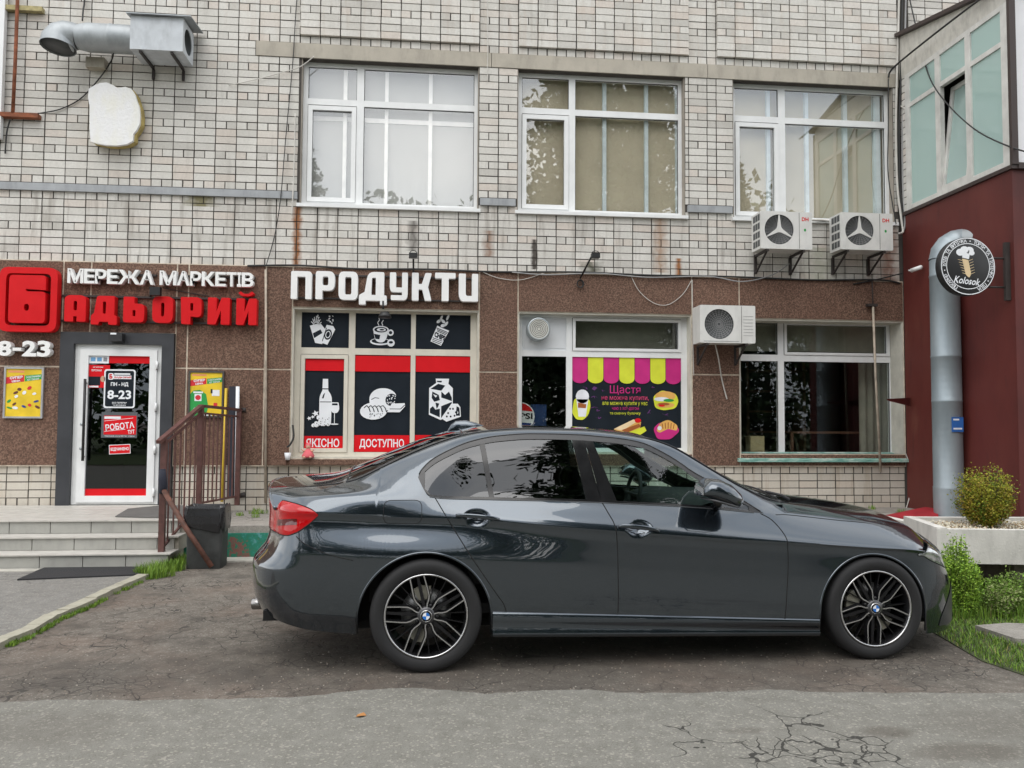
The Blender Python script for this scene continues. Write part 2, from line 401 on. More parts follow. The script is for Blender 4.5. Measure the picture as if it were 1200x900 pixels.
for u_, rx, ry, a in (((2.161, -6.779), .16, .09, .55), ((2.423, -7.027), .35, .12, .5), ((2.831, -6.706), .5, .25, .25), ((-1.834, -6.417), .5, .3, .25), ((1.489, -6.700), .12, .05, .3)):
    c_ = m_.mix(m_.math('MULTIPLY', blob(m_, s_, u_[0], u_[1], rx, ry, w_, .2, 1.3), a), c_, (.075, .062, .048))
h_ = m_.math('SUBTRACT', h_, m_.math('MULTIPLY', kk_, 1.2)); m_.col(c_); m_.bump(h_, .8, .012); ROAD = m_.m
m_, c_, w_, s_, h_ = ground_mat('smooth_grey_pavement', ((.19, .18, .165), (.25, .24, .22), (.30, .29, .27)), .35, 1.2)
m_.col(c_); m_.bump(h_, .5, .008); PAVE = m_.m
m_, c_, w_, s_, h_ = ground_mat('pale_concrete_slab', ((.26, .24, .21), (.36, .335, .30), (.46, .43, .385)), .6, 1.5)
m_.col(c_); m_.bump(h_, .6, .012); SLABM = m_.m

def sheet(name, pts, z, m, kind='structure', thick=0.):
    mb = MB().use(m)
    if thick: mb.prism([pts], lambda x, y, d: (x, y, d), z, z-thick)
    else: mb.prism([pts], lambda x, y, d: (x, y, d), z, 0, side=False)
    return tag(mb.build(name), kind=kind)
sheet('added_lawn', [(-80, -90), (80, -90), (80, -17), (-80, -17)], .02, mat('lawn_green', (.05, .075, .02), .95, var=.4, scale=3))  # unseen dark green ground, added beyond the road to dim the reflections
# one wide sheet of worn asphalt reaching to the horizon
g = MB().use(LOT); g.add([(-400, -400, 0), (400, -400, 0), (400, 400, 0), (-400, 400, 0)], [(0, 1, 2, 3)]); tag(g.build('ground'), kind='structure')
edge = [(-3.897, -5.881), (-3.061, -5.926), (-2.196, -5.999), (-1.953, -5.981), (-1.508, -6.031), (-1.030, -6.045), (-0.679, -6.048), (-0.375, -5.966), (-0.146, -5.943), (0.086, -5.990), (0.313, -6.077), (0.547, -6.056), (0.830, -6.052), (1.096, -6.129), (1.466, -6.160), (1.860, -6.137), (2.122, -6.200), (2.581, -6.252), (3.237, -6.307), (4.153, -6.410), (5.484, -6.588)]
def wavy(pts, amp=.012, sub=6, seed=1):
    rr = random.Random(seed); o_ = []
    for a, b in zip(pts, pts[1:]):
        for i in range(sub): t = i/sub; o_.append((a[0]+(b[0]-a[0])*t+rr.uniform(-amp, amp), a[1]+(b[1]-a[1])*t+rr.uniform(-amp, amp)))
    return o_ + [pts[-1]]
E_ = wavy(edge, .010, 7)
sheet('road', [(-60, -16), (60, -16), (60, -6.3)] + E_[::-1] + [(-60, -5.8)], .014, ROAD, thick=.013)
# pavement in front of the shop door, divided off by a worn low kerb with grass
KA, KB = (-2.801, -5.361), (-2.641, -2.685)
sheet('pavement', [(-9, -1.95), (-2.62, -1.95), (-2.62, -2.2), KB, (-2.764, -3.885), (-2.771, -4.857), KA, (-9, -6.0)], .012, PAVE, thick=.011)
kb = MB().use(mat('kerb_concrete', (.36, .34, .27), .9, bump=.6, scale=8, dirt=.4))
kp = [(-2.647, -2.603), (-2.704, -3.305), (-2.709, -3.775), (-2.757, -4.180), (-2.732, -4.609), (-2.771, -4.857), (-2.791, -5.378), (-2.855, -6.224)]
for i, (a, b) in enumerate(zip(kp, kp[1:])):
    n_ = 3
    for j in range(n_):
        A = Vector((a[0]+(b[0]-a[0])*j/n_, a[1]+(b[1]-a[1])*j/n_, .02+random.uniform(-.004, .004))); B = Vector((a[0]+(b[0]-a[0])*(j+.985)/n_, a[1]+(b[1]-a[1])*(j+.985)/n_, .02+random.uniform(-.004, .004)))
        kb.bar(A, B, .10+random.uniform(-.012, .006), .05)
tag(kb.build('kerb'), kind='structure')
# raised concrete apron along the wall behind the car, its front edge painted
RAISE = .345
ap = MB().use(SLABM); ap.box(-2.6, 9.5, -1.52, -.005, .0, RAISE)
tag(ap.build('raised_walkway'), kind='structure')
pm = M('flaking_green_paint'); pm.set(Roughness=.7)
n1 = pm.noise(pm.coord('World'), 5, 5, .7); cA = pm.ramp(n1, [(.36, (.22, .07, .055)), (.44, (.20, .10, .08)), (.47, (.02, .17, .10)), (.56, (.015, .20, .14)), (.62, (.10, .30, .30)), (.68, (.02, .03, .025))], 'LINEAR'); pm.col(cA); pm.bump(n1, .6, .01)
tag(boxo('walkway_edge', pm.m, None, -2.6, 5.3, -1.545, -1.523, .0, .27), kind='structure')
tag(boxo('gutter_strip', mat('pale_gutter', (.45, .43, .38), .9, var=.25, scale=8), None, -2.2, 4.6, -1.78, -1.55, .0, .018), kind='structure')
gr_ = MB().use(mat('red_concrete', (.30, .012, .02), .8, var=.2, scale=5))
rr = [(5.551, -1.049), (5.924, -0.913), (6.217, -0.846), (6.243, -1.049), (6.069, -1.340), (5.454, -1.284)]
zz = [.36, .39, .44, .44, .36, .352]
gr_.add([(x, y, z) for (x, y), z in zip(rr, zz)] + [(x, y, .35) for x, y in rr], [(0, 1, 2, 5), (2, 3, 4, 5)] + [(i, (i+1) % 6, (i+1) % 6+6, i+6) for i in range(6)])
tag(gr_.build('red_ramp'), kind='structure')

# ================================================================== STEPS
steps = empty('entrance_steps', (-4.6, -1.4, 0)); tag(steps, 'grey tiled entrance steps with three risers below the shop door', 'steps')
TILE = mat('grey_tile', (.36, .355, .325), .55, var=.1, scale=4, dirt=.3); TILEL = mat('pale_landing_tile', (.50, .48, .44), .5, var=.1, scale=7, dirt=.2)
boxo('concrete_core', CONC, steps, -9, -2.60, -2.07, -.005, 0, .13); 
mb = MB().use(CONC).box(-9, -2.57, -1.82, -.005, .131, .27).box(-9, -2.57, -1.57, -.005, .271, .405); mb.build('core', None, steps)
sv = [(-2.10, .0, .152), (-1.85, .152, .287), (-1.60, .287, .425)]
x0t = {}
for k, (yf, z0, z1) in enumerate(sv):
    w = .405; off = (.0, .17, .09)[k]
    xx = -2.585 - 0.02*k
    n = 0
    while xx > -8.8:
        xl = xx - (w if n or not off else off); MB().box(xl+.004, xx-.004, yf, yf+.022, z0+.003, z1-.014).build('riser_tile', TILE, steps); xx = xl; n += 1
    MB().box(-8.9, -2.56+.0*k, yf-.022, yf+ (.26 if k < 2 else .02), z1-.013, z1).build('tread_edge', TILEL, steps)
# landing boards
n = 0; yy = -1.578
while yy < -.03:
    h_ = min(.13, -.02-yy); MB().box(-8.9, -2.56, yy+.003, yy+h_-.003, .41, .4235-(n % 2)*.0015).build('landing_tile', TILEL, steps); yy += h_; n += 1
mt = MB().use(mat('grey_carpet', (.12, .115, .11), .95, bump=.8, bscale=200)).prism([[(-3.382, -1.341), (-3.528, -0.567), (-3.262, -0.192), (-3.007, -0.203), (-2.613, -1.534)]], lambda x, y, d: (x, y, d), .436, .4245)
tag(mt.build('landing_mat'), 'dark grey mat lying on the landing at the shop door', 'mat')
mt = MB().use(mat('black_rubber', (.022, .022, .024), .8, var=.3, scale=40, bump=.9, bscale=250)).prism([[(-3.718, -2.688), (-3.753, -2.094), (-2.864, -2.015), (-2.715, -2.516)]], lambda x, y, d: (x, y, d), .026, .0125)
tag(mt.build('door_mat'), 'black rubber doormat lying on the pavement at the foot of the steps', 'mat')
tag(boxo('threshold_strip', mat('pale_gutter'), None, -9, -3.766, -2.25, -2.125, .0, .022), kind='structure')

# ================================================================== THE BUILDING
bld = empty('shop_building', (0, 0, .35)); tag(bld, 'pale brick building with brown stone ground floor and shop windows', 'building')
RZ0, CH, BX0, BL = 3.455, .098, -2.787, .26
LINT0, LINT1 = RZ0+28*CH, RZ0+30*CH
OPEN = [(-1.72, .59, 4.24, LINT0), (1.11, 3.40, 4.24, LINT0), (4.08, 6.40, 4.24, LINT0)]
WALLR = 6.485
# mortar backing with holes cut for the openings (built as butted boxes)
def wall_boxes(mb, x0, x1, z0, z1, holes, y0, y1):
    xs = sorted({x0, x1, *[h for o in holes for h in o[:2] if x0 < h < x1]})
    for a, b in zip(xs, xs[1:]):
        cuts = sorted([(o[2], o[3]) for o in holes if o[0] < (a+b)/2 < o[1]]); z = z0
        for c0, c1 in cuts:
            if c0 > z: mb.box(a, b, y0, y1, z, c0)
            z = c1
        if z < z1: mb.box(a, b, y0, y1, z, z1)
DOOR = (-4.40, -3.36, .40, 2.41)
LW = [(-1.775, .615, 1.0, 2.93), (1.125, 3.475, 1.07, 2.93), (4.135, WALLR-.001, 1.07, 2.90)]
mb = MB().use(MORTAR)
wall_boxes(mb, -7.6, 11., .0, 8.8, OPEN+LW+[DOOR], .012, .30)
mb.build('mortar_wall', None, bld)
# bricks
bricks = []                                     # (x0, x1, z0, z1, yfront, full)
joints = [BX0+BL*i for i in range(-18, 25)] + [BX0+BL*24.5+.13, ] 
joints = [BX0+BL*i for i in range(-18, 26)] + [BX0+BL*(25.5+i) for i in range(0, 11)]
joints = joints[:-1] + [WALLR-.03]
rj = random.Random(3)
def add_row(k, z0, z1, header, xa, xb, jn, panel=None, yf=0.):
    segs = []
    for a, b in zip(jn, jn[1:]):
        if header and b-a > .2: segs += [(a, (a+b)/2), ((a+b)/2, b)]
        else: segs.append((a, b))
    for a, b in segs:
        a, b = max(a, xa), min(b, xb)
        if b-a < .035: continue
        zc = (z0+z1)/2; parts = [(a, b)]
        for o in OPEN+LW+[DOOR]:
            if o[2] < zc < o[3]:
                np_ = []
                for p, q_ in parts:
                    if q_ <= o[0] or p >= o[1]: np_.append((p, q_))
                    else:
                        if p < o[0]: np_.append((p, o[0]))
                        if q_ > o[1]: np_.append((o[1], q_))
                parts = np_
        for p, q_ in parts:
            if q_-p < .03: continue
            y = yf
            if panel:
                for pa, pb in panel:
                    if pa-.01 < (p+q_)/2 < pb+.01: y = -.045
            bricks.append((p, q_, z0, z1, y, q_-p > .24))
PAN = [(BX0+BL*4, BX0+BL*13), (BX0+BL*15, BX0+BL*24), (BX0+BL*25.5, WALLR)]
LX0 = -2.306
for k in range(0, 55):
    z0 = RZ0+k*CH; hd = k in (0, 4, 8) or (k >= 10 and (k-10) % 4 == 0)
    if k == 9: continue
    if k in (28, 29): add_row(k, z0, z0+CH, hd, -7.6, LX0, joints)
    else: add_row(k, z0, z0+CH, hd, -7.6, WALLR, joints, PAN if k > 30 else None)
    if z0 > 6.55:
        add_row(k, z0, z0+CH, hd, WALLR+.16, 11, [WALLR+.16+BL*i for i in range(20)])
PJ = 4.447
pj = [PJ+BL*i for i in range(-50, 20)]
for k in range(1, 9):
    z1 = .903-(k-1)*CH; z0 = z1-CH
    hd = k in (1, 5)
    for xa, xb in ((-7.6, -4.57), (-3.21, WALLR)): add_row(-k, z0, z1, hd, xa, xb, pj, None, .004)
BRL = []
G_ = .0108
bricks.sort(key=lambda b: (not b[5], b[0]))
shared = {}
stuff = MB().use(BRICK)
for n, (a, b, z0, z1, y, full) in enumerate(bricks):
    dy = y + rj.uniform(-.0025, .0035)
    bx = (a+G_/2+rj.uniform(-.001, .004), b-G_/2-rj.uniform(-.001, .004), dy, .0115, z0+G_/2+rj.uniform(-.002, .002), z1-G_/2-rj.uniform(-.0015, .002))
    if n < 300:
        key = rj.randrange(6)
        if key not in shared:
            h = (BL-G_)/2-.0008; v = (CH-G_)/2-.0008; t = .0115; j = [rj.uniform(-.0016, .0016) for _ in range(8)]
            shared[key] = MB().use(BRICK).add([(-h+j[0], j[4], -v), (h+j[1], j[5], -v), (h, t, -v), (-h, t, -v), (-h+j[2], j[6], v), (h+j[3], j[7], v), (h, t, v), (-h, t, v)],
                [(0, 3, 2, 1), (4, 5, 6, 7), (0, 1, 5, 4), (1, 2, 6, 5), (3, 0, 4, 7)]).mesh('brick', (0, 0, 0))
        o = bpy.data.objects.new('brick', shared[key]); COL.objects.link(o); o.parent = bld
        o.location = ((a+b)/2+rj.uniform(-.0015, .0015), dy, (z0+z1)/2-.35+rj.uniform(-.0015, .0015))
    else: stuff.box(*bx)
so = stuff.build('bricks', None, bld, fix=False); so['kind'] = 'stuff'
# concrete lintels over the windows, three lengths end to end
lx = [LX0, 0.754, 3.721, WALLR]
for a, b in zip(lx, lx[1:]): boxo('concrete_lintel', CONC, bld, a+.004, b-.004, -.012, .30, LINT0+.003, LINT1-.003)
# metal ledge
for a, b in ((-7.6, -1.745), (.615, 1.085), (3.43, 4.05)):
    boxo('metal_ledge', FLASH, bld, a, b, -.035, .011, RZ0+9*CH-.004, RZ0+10*CH-.010)
    boxo('ledge_shadow_gap', IRON, bld, a, b, -.02, .011, RZ0+10*CH-.009, RZ0+10*CH+.002)
# stone cladding panels of the ground floor
ZC = [.906, 2.13, 3.452]
cx_ = [-7.6, -6.55, -5.40, -4.240, -3.063, -2.110]
def clad(x0, x1, z0, z1):
    if x1-x0 < .03 or z1-z0 < .03: return
    boxo('cladding_panel', GRAN, bld, x0+.009, x1-.009, -.030+random.uniform(-.003, .002), .011, z0+.009, z1-.009)
def clad_cut(x0, x1, z0, z1):
    o = None
    for h in [(-4.57, -3.205, .0, 2.56)]+LW:
        if h[0] < x1-.02 and h[1] > x0+.02 and h[2] < z1-.02 and h[3] > z0+.02: o = h
    if not o: return clad(x0, x1, z0, z1)
    if x0 < o[0]: clad(x0, o[0], z0, z1)
    if x1 > o[1]: clad(o[1], x1, z0, z1)
    a, b = max(x0, o[0]), min(x1, o[1])
    if z1 > o[3]: clad(a, b, o[3], z1)
    if z0 < o[2]: clad(a, b, z0, o[2])
cols = cx_ + [-1.775, .615, 1.125, 3.475, 4.135, WALLR]
for a, b in zip(cols, cols[1:]):
    for c, d in zip(ZC, ZC[1:]): clad_cut(a, b, c, d)
mb = MB().use(JOINT)
wall_boxes(mb, -7.6, WALLR, .9, 3.455, LW+[(-4.57, -3.205, .0, 2.56)], -.024, .0105); mb.build('joint_backing', None, bld)
# openings' jambs, soffits and sills for the deeper shop windows
def jamb(o, y1, m, floor_=True):
    mb = MB().use(m); t = .02
    mb.box(o[0], o[0]+t, -.012, y1, o[2], o[3]); mb.box(o[1]-t, o[1], -.012, y1, o[2], o[3]); mb.box(o[0]+t, o[1]-t, -.012, y1, o[3]-t, o[3])
    if floor_: mb.box(o[0]+t, o[1]-t, -.012, y1, o[2], o[2]+t)
    return mb
PLJ = mat('window_reveal_plaster', (.56, .54, .47), .85, dirt=.2)

def window(yf, ops, bars_, panes, sash=(), dep=.07, frame=PVC, gm=GLS, lab=None):
    mb = MB().use(frame)
    for b in bars_: mb.box(b[0], b[1], yf, yf+dep, b[2], b[3])
    w = mb.build('window', None, bld)
    if lab: w['label'] = lab
    for s_ in sash:
        x0, x1, z0, z1, t = s_; mb = MB().use(frame)
        mb.box(x0, x0+t, yf-.014, yf+dep-.01, z0, z1).box(x1-t, x1, yf-.014, yf+dep-.01, z0, z1).box(x0+t, x1-t, yf-.014, yf+dep-.01, z1-t, z1).box(x0+t, x1-t, yf-.014, yf+dep-.01, z0, z0+t)
        mb.use(IRON).box(x0-.006, x0, yf-.003, yf+.02, z0, z1).box(x0, x1, yf-.003, yf+.02, z1, z1+.006)
        mb.build('sash', None, w)
    for p in panes:
        m = p[4] if len(p) > 4 else gm
        # rubber seal round each pane
        mb = MB().use(DARK)
        x0, x1, z0, z1 = p[:4]; y = yf+.022; t = .007
        mb.box(x0, x0+t, y, y+.01, z0, z1).box(x1-t, x1, y, y+.01, z0, z1).box(x0+t, x1-t, y, y+.01, z1-t, z1).box(x0+t, x1-t, y, y+.01, z0, z0+t).build('seal', None, w)
        MB().use(m).box(x0+t, x1-t, y+.002, y+.008, z0+t, z1-t).build('pane', None, w)
    return w
YF = .12
def upper(o, um0, um1, vt, back, posts, post_m, rail=None, lab=None):
    x0, x1, z0, z1 = o; a, b = um0, um1; zt0, zt1 = vt
    zb, zT = z0+.105, z1-.055
    L, R = x0+.07, x1-.055
    bars_ = [(x0, L, z0+.04, z1), (R, x1, z0+.04, z1), (L, a, zT, z1), (b, R, zT, z1), (L, a, z0+.04, zb), (b, R, z0+.04, zb), (a, b, z0+.04, z1), (L, a, zt0, zt1), (b, R, zt0, zt1)]
    s_ = .058
    w = window(YF, o, bars_, [(L, a, zt1, zT), (b, R, zt1, zT), (b, R, zb, zt0), (L+s_, a-s_, zb+s_, zt0-.014-s_)], [(L+.004, a-.004, zb, zt0-.014, s_)], lab=lab)
    MB().use(PVC).box(x0-.03, x1+.03, -.045, YF-.001, z0-.005, z0+.038).build('sill', None, w)
    mb = MB().use(mat('reveal_grey', (.30, .27, .23), .9)); mb.box(x0-.0, x0+.008, .0125, YF, z0+.04, z1-.002).box(x1-.008, x1, .0125, YF, z0+.04, z1-.002); mb.build('reveal', None, w)
    # shallow room with boards and posts seen through the panes
    MB().use(back).box(x0+.01, x1-.01, .245, .27, z0+.01, z1-.01).build('interior_board', None, w)
    for xc, wd in posts: MB().use(post_m).box(xc-wd/2, xc+wd/2, .195, .2445, z0+.01, z1-.01).build('interior_post', None, w)
    if rail: MB().use(POSTW).box(x0+.01, x1-.01, .232, .2448, rail, rail+.06).build('interior_rail', None, w)
    return w
upper(OPEN[0], -1.020, -0.925, (5.636, 5.717), ROOMW, [(-1.177, .05), (-0.632, .045), (-0.048, .05)], POSTW, 5.467, 'left upper window with white interior posts')
upper(OPEN[1], 1.820, 1.908, (5.644, 5.727), ROOMB, [(2.330, .05), (2.918, .05), (3.365, .06)], POST, None, 'middle upper window with beige boards inside')
upper(OPEN[2], 4.778, 4.877, (5.666, 5.751), ROOMB, [(4.668, .05), (5.230, .05), (5.799, .06), (6.270, .10)], POST, None, 'right upper window above the two air conditioners')
# dark band at the top of the middle room, and a small shelf
# ---- shop window 1: vinyl posters behind a cream frame
Y1 = .13
xs = [-1.775, -1.684, -1.075, -0.993, -0.271, -0.210, 0.512, 0.614]
zs = [1.02, 1.076, 2.345, 2.429, 2.890, 2.91]
jamb(LW[0], .20, PLJ).build('window_reveal', None, bld)
xs[0] = LW[0][0]+.02; xs[7] = LW[0][1]-.02
B_ = [(xs[0], xs[1], zs[0], zs[5]), (xs[6], xs[7], zs[0], zs[5]), (xs[1], xs[6], zs[4], zs[5]), (xs[1], xs[6], zs[0], zs[1]), (xs[1], xs[6], zs[2], zs[3]),
      (xs[2], xs[3], zs[3], zs[4]), (xs[4], xs[5], zs[3], zs[4]), (xs[2], xs[3], zs[1], zs[2]), (xs[4], xs[5], zs[1], zs[2])]
shopw = window(Y1, None, B_, [(xs[1], xs[2], zs[3], zs[4]), (xs[3], xs[4], zs[3], zs[4]), (xs[5], xs[6], zs[3], zs[4]), (xs[3], xs[4], zs[1], zs[2]), (xs[5], xs[6], zs[1], zs[2]), (xs[1]+.055, xs[2]-.055, zs[1]+.055, zs[2]-.06)],
               [(xs[1]+.004, xs[2]-.004, zs[1], zs[2]-.008, .05)], frame=CREAM, gm=DKV, lab='shop window covered with dark and red food posters')
SW1 = (xs, zs, Y1)
# ---- shop window 2
xs = [LW[1][0]+.02, 1.199, 1.796, 1.877, 3.378, LW[1][1]-.02]
zs = [1.09, 1.14, 2.358, 2.438, 2.882, 2.91]
jamb(LW[1], .20, PLJ).build('window_reveal', None, bld)
B_ = [(xs[0], xs[1], zs[0], zs[5]), (xs[4], xs[5], zs[0], zs[5]), (xs[1], xs[4], zs[4], zs[5]), (xs[1], xs[4], zs[0], zs[1]), (xs[1], xs[4], zs[2], zs[3]), (xs[2], xs[3], zs[3], zs[4]), (xs[2], xs[3], zs[1], zs[2])]
bannerw = window(.13, None, B_, [(xs[1], xs[2], zs[1], zs[2], GLSD), (xs[3]+.04, xs[4]-.04, zs[3]+.04, zs[4]-.035, GLSD), (xs[3], xs[4], zs[1], zs[2], DKV)],
                 [(xs[3]+.004, xs[4]-.004, zs[3]+.002, zs[4]-.002, .038)], frame=PVC, lab='shop window with white fan panel and snack banner')
MB().use(mat('white_panel', (.66, .68, .70), .4, var=.03)).box(xs[1], xs[2], .148, .158, zs[3], zs[4]).box(xs[1]+.03, xs[2]-.03, .143, .148, zs[3]+.03, zs[4]-.03).build('blank_panel', None, bannerw)
SW2 = (xs, zs, .13)
# ---- shop window 3, deep reveal, dark shop behind
YD = .28
xs = [LW[2][0]+.0, 4.252, 4.812, 4.898, 6.456, 6.507]
zs = [1.085, 1.078, 2.349, 2.439, 2.903, 2.88]
jamb(LW[2], YD+.09, PLJ, False).build('window_reveal', None, bld)
B_ = [(xs[0]+.02, xs[1], zs[0], zs[5]), (xs[4], LW[2][1]-.02, zs[0], zs[5]), (xs[1], xs[4], zs[4], zs[5]), (xs[1], xs[4], zs[0], zs[1]), (xs[1], xs[4], zs[2], zs[3]), (xs[2], xs[3], zs[3], zs[4]), (xs[2], xs[3], zs[1], zs[2])]
darkw = window(YD, None, B_, [(xs[1], xs[2], zs[3], zs[4], GLSD), (xs[3]+.04, xs[4]-.04, zs[3]+.04, zs[4]-.03, GLSD), (xs[1], xs[2], zs[1], zs[2], GLSD), (xs[3], xs[4], zs[1], zs[2], GLSD)],
               [(xs[3]+.004, xs[4]-.004, zs[3]+.002, zs[4]-.002, .036)], frame=PVC, lab='dark shop window above the teal sill')
SW3 = (xs, zs, YD)
sl = M('chipped_teal_paint'); sl.set(Roughness=.6); n1 = sl.noise(sl.coord('World', (.6, 1, 3)), 9, 5, .7); sl.col(sl.ramp(n1, [(.35, (.10, .25, .21)), (.5, (.22, .42, .36)), (.6, (.50, .58, .52)), (.7, (.05, .12, .10))])); sl.bump(n1, .4, .004)
mb = MB().use(sl.m); a, b = 4.095, WALLR+.0
mb.add([(a, -.09, 1.0), (b, -.09, 1.0), (b, .27, 1.085), (a, .27, 1.085), (a, -.09, .965), (b, -.09, .965), (b, .27, .965), (a, .27, .965)], [(0, 1, 2, 3), (4, 7, 6, 5), (0, 4, 5, 1), (1, 5, 6, 2), (3, 2, 6, 7), (0, 3, 7, 4)])
mb.build('window_sill', None, bld)
# interiors of the ground floor
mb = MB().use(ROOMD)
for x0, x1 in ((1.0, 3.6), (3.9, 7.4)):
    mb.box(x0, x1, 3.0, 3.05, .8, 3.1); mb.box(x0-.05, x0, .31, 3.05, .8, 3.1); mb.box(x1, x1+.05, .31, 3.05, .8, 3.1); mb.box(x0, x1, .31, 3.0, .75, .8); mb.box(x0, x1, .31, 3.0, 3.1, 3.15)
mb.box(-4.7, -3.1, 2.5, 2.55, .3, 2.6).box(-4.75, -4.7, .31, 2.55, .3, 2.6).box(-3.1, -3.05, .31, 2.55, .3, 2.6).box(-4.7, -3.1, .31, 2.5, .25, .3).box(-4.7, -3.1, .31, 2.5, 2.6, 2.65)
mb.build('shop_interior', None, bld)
def inb(name, m, lab, cat, *b): return tag(boxo(name, m, None, *b), lab, cat)
# things inside the dark shop
a = (4.462, 1.073); b = (4.664, 1.302)
bxo = inb('cardboard_box', mat('cardboard', (.50, .41, .24), .8), 'beige cardboard box standing behind the glass of the dark shop window', 'box', a[0], b[0], .42, .6, 1.085, b[1])
shelf = empty('display_shelf', (5.894, 1.0, .8)); tag(shelf, 'brown wooden shelf rack behind the dark shop window', 'shelf')
WD = mat('brown_wood', (.17, .08, .05), .6)
a, b = (5.252, 1.311), (6.535, 1.367)
boxo('shelf_board', WD, shelf, a[0], b[0], .85, 1.2, b[1]-.03, b[1]); boxo('leg', WD, shelf, b[0]-.04, b[0], .85, .89, .8, b[1]-.031); boxo('leg', WD, shelf, a[0], a[0]+.04, .85, .89, .8, b[1]-.031)
a2, b2 = (5.199, 1.151), (6.083, 2.276)
rk = empty('store_rack', (a2[0], 2.3, .8)); tag(rk, 'tall dark store rack deep inside the right shop window', 'rack')
for i in range(5): boxo('shelf_board', WD, rk, a2[0]-.1, b2[0], 2.0, 2.4, 1.0+i*.33, 1.03+i*.33)
for x in (a2[0]-.1, b2[0]-.04): boxo('upright', WD, rk, x-.045 if x > a2[0] else x-.05, x if x > a2[0] else x-.003, 2.0, 2.4, .8, 2.6)
bt = MB().use(mat('white_plastic', (.6, .6, .58), .4)); c = (6.525, 1.366)
bt.lathe([(.0, 0), (.06, 0), (.065, .02), (.065, .14), (.05, .18), (.022, .21), (.022, .25), (0, .25)], (c[0], 1.0, c[1]+.0), n=16); tag(bt.build('plastic_bottle'), 'white plastic bottle standing on the shelf in the dark shop window', 'bottle')
cu = MB().use(mat('grey_curtain', (.36, .34, .29), .9)); a, b = 6.176, 6.911
cu.grid([[(a+(b-a)*i/24, .62+.03*sin(i*1.7), z) for i in range(25)] for z in (.85, 3.05)]); tag(cu.build('curtain'), 'grey curtain hanging inside at the right of the dark shop window', 'curtain')
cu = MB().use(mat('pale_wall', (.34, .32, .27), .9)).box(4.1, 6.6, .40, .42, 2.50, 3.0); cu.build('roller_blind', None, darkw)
MB().use(mat('pale_wall')).box(SW2[0][3], SW2[0][4], .4, .42, SW2[1][3], 2.95).build('roller_blind', None, bannerw)
# drinks fridge sign in window 2
ps = MB(); cxz = (1.240, 1.566); ty = XZ(.22)
ps.use(mat('blue_fridge', (.02, .05, .16), .4)).box(1.355, 1.566, .38, .5, 1.09, 1.720)
tag(ps.build('drinks_fridge'), 'dark blue drinks fridge inside the window left of the snack banner', 'fridge')
ps = MB(); R_ = .19; cz = 1.555; cxx = 1.194
ps.use(PRW).prism([ellipse(cxx, cz, R_, R_, 28)], ty, 0, .02)
ps.use(REDP).prism([ellipse(cxx, cz, R_*.93, R_*.93, 14, .38, pi-.38)], ty, -.003, -.001)
ps.use(mat('blue_print', (.01, .04, .22), .5)).prism([ellipse(cxx, cz, R_*.93, R_*.93, 14, pi+.38, 2*pi-.38)], ty, -.003, -.001)
put_text(ps.use(BLK), 'PEPSI', cxx-R_*.85, cxx+R_*.85, cz-.035, cz+.045, ty, -.005, None, .03)
tag(ps.build('drink_sign'), 'round red white and blue drink sign behind the glass below the white panel', 'sign')

# ================================================================== DOOR AND ITS PORTAL
PORT = mat('anthracite_cladding', (.035, .037, .043), .45, var=.1)
door = empty('shop_door', (-3.88, -.05, .425)); tag(door, 'white glazed shop door with black pull bar in a dark portal', 'door')
MB().use(PORT).box(-4.565, -4.405, -.075, .10, .424, 2.56).box(-3.355, -3.212, -.075, .10, .424, 2.56).box(-4.405, -3.355, -.075, .10, 2.415, 2.56).build('portal', None, door)
MB().use(PVC).box(-4.403, -4.33, -.02, .06, .43, 2.413).box(-3.43, -3.357, -.02, .06, .43, 2.413).box(-4.33, -3.43, -.02, .06, 2.34, 2.413).box(-4.33, -3.43, -.02, .06, .43, .45).build('door_frame', None, door)
gx0, gx1, gz0, gz1 = -4.242, -3.503, 0.537, 2.273
gx0 = (gx0+-4.239)/2; gx1 = (gx1+-3.511)/2
leaf = MB().use(PVC).box(-4.34, gx0, -.04, .03, .455, 2.35).box(gx1, -3.42, -.04, .03, .455, 2.35).box(gx0, gx1, -.04, .03, gz1, 2.35).box(gx0, gx1, -.04, .03, .455, gz0).build('door_leaf', None, door)
MB().use(glass('door_glass', (.35, .38, .38), .03)).box(gx0, gx1, -.012, -.004, gz0, gz1).build('pane', None, leaf)
hx = -4.244; h0, h1 = 0.971, 1.978
MB().use(BLK).tube([(hx, -.105, h0), (hx, -.105, h1)], .016, 10).tube([(hx-.012, -.04, h0+.05), (hx-.0, -.105, h0+.05)], .010, 8).tube([(hx-.012, -.04, h1-.05), (hx, -.105, h1-.05)], .010, 8).build('pull_bar', None, door)
for v in (428, 477, 527, 577):
    z = (2.161, 1.639, 1.108, 0.579)[(428, 477, 527, 577).index(v)]
    MB().use(PVC).tube([(-3.415, -.05, z-.05), (-3.415, -.05, z+.05)], .014, 10).use(IRON).tube([(-3.415, -.05, z-.058), (-3.415, -.05, z-.0505)], .012, 8).build('hinge', None, door)
lk = MB().use(STEEL)
for z in (1.12, 1.42): lk.lathe([(.0, -.052), (.018, -.05), (.018, -.0405)], (hx-.05, 0, z), 'Y', 12)
lk.build('lock', None, door)['kind'] = 'stuff'
dt = XZ(-.0135)
def decal(parent, name, parts, lab=None):
    mb = MB()
    for m, fn in parts: fn(mb.use(m))
    o = mb.build(name, None, parent)
    if lab: o['label'] = lab
    return o
R = lambda x0, z0, x1, z1: [(x0, z0), (x1, z0), (x1, z1), (x0, z1)]
def D(u, v): return None
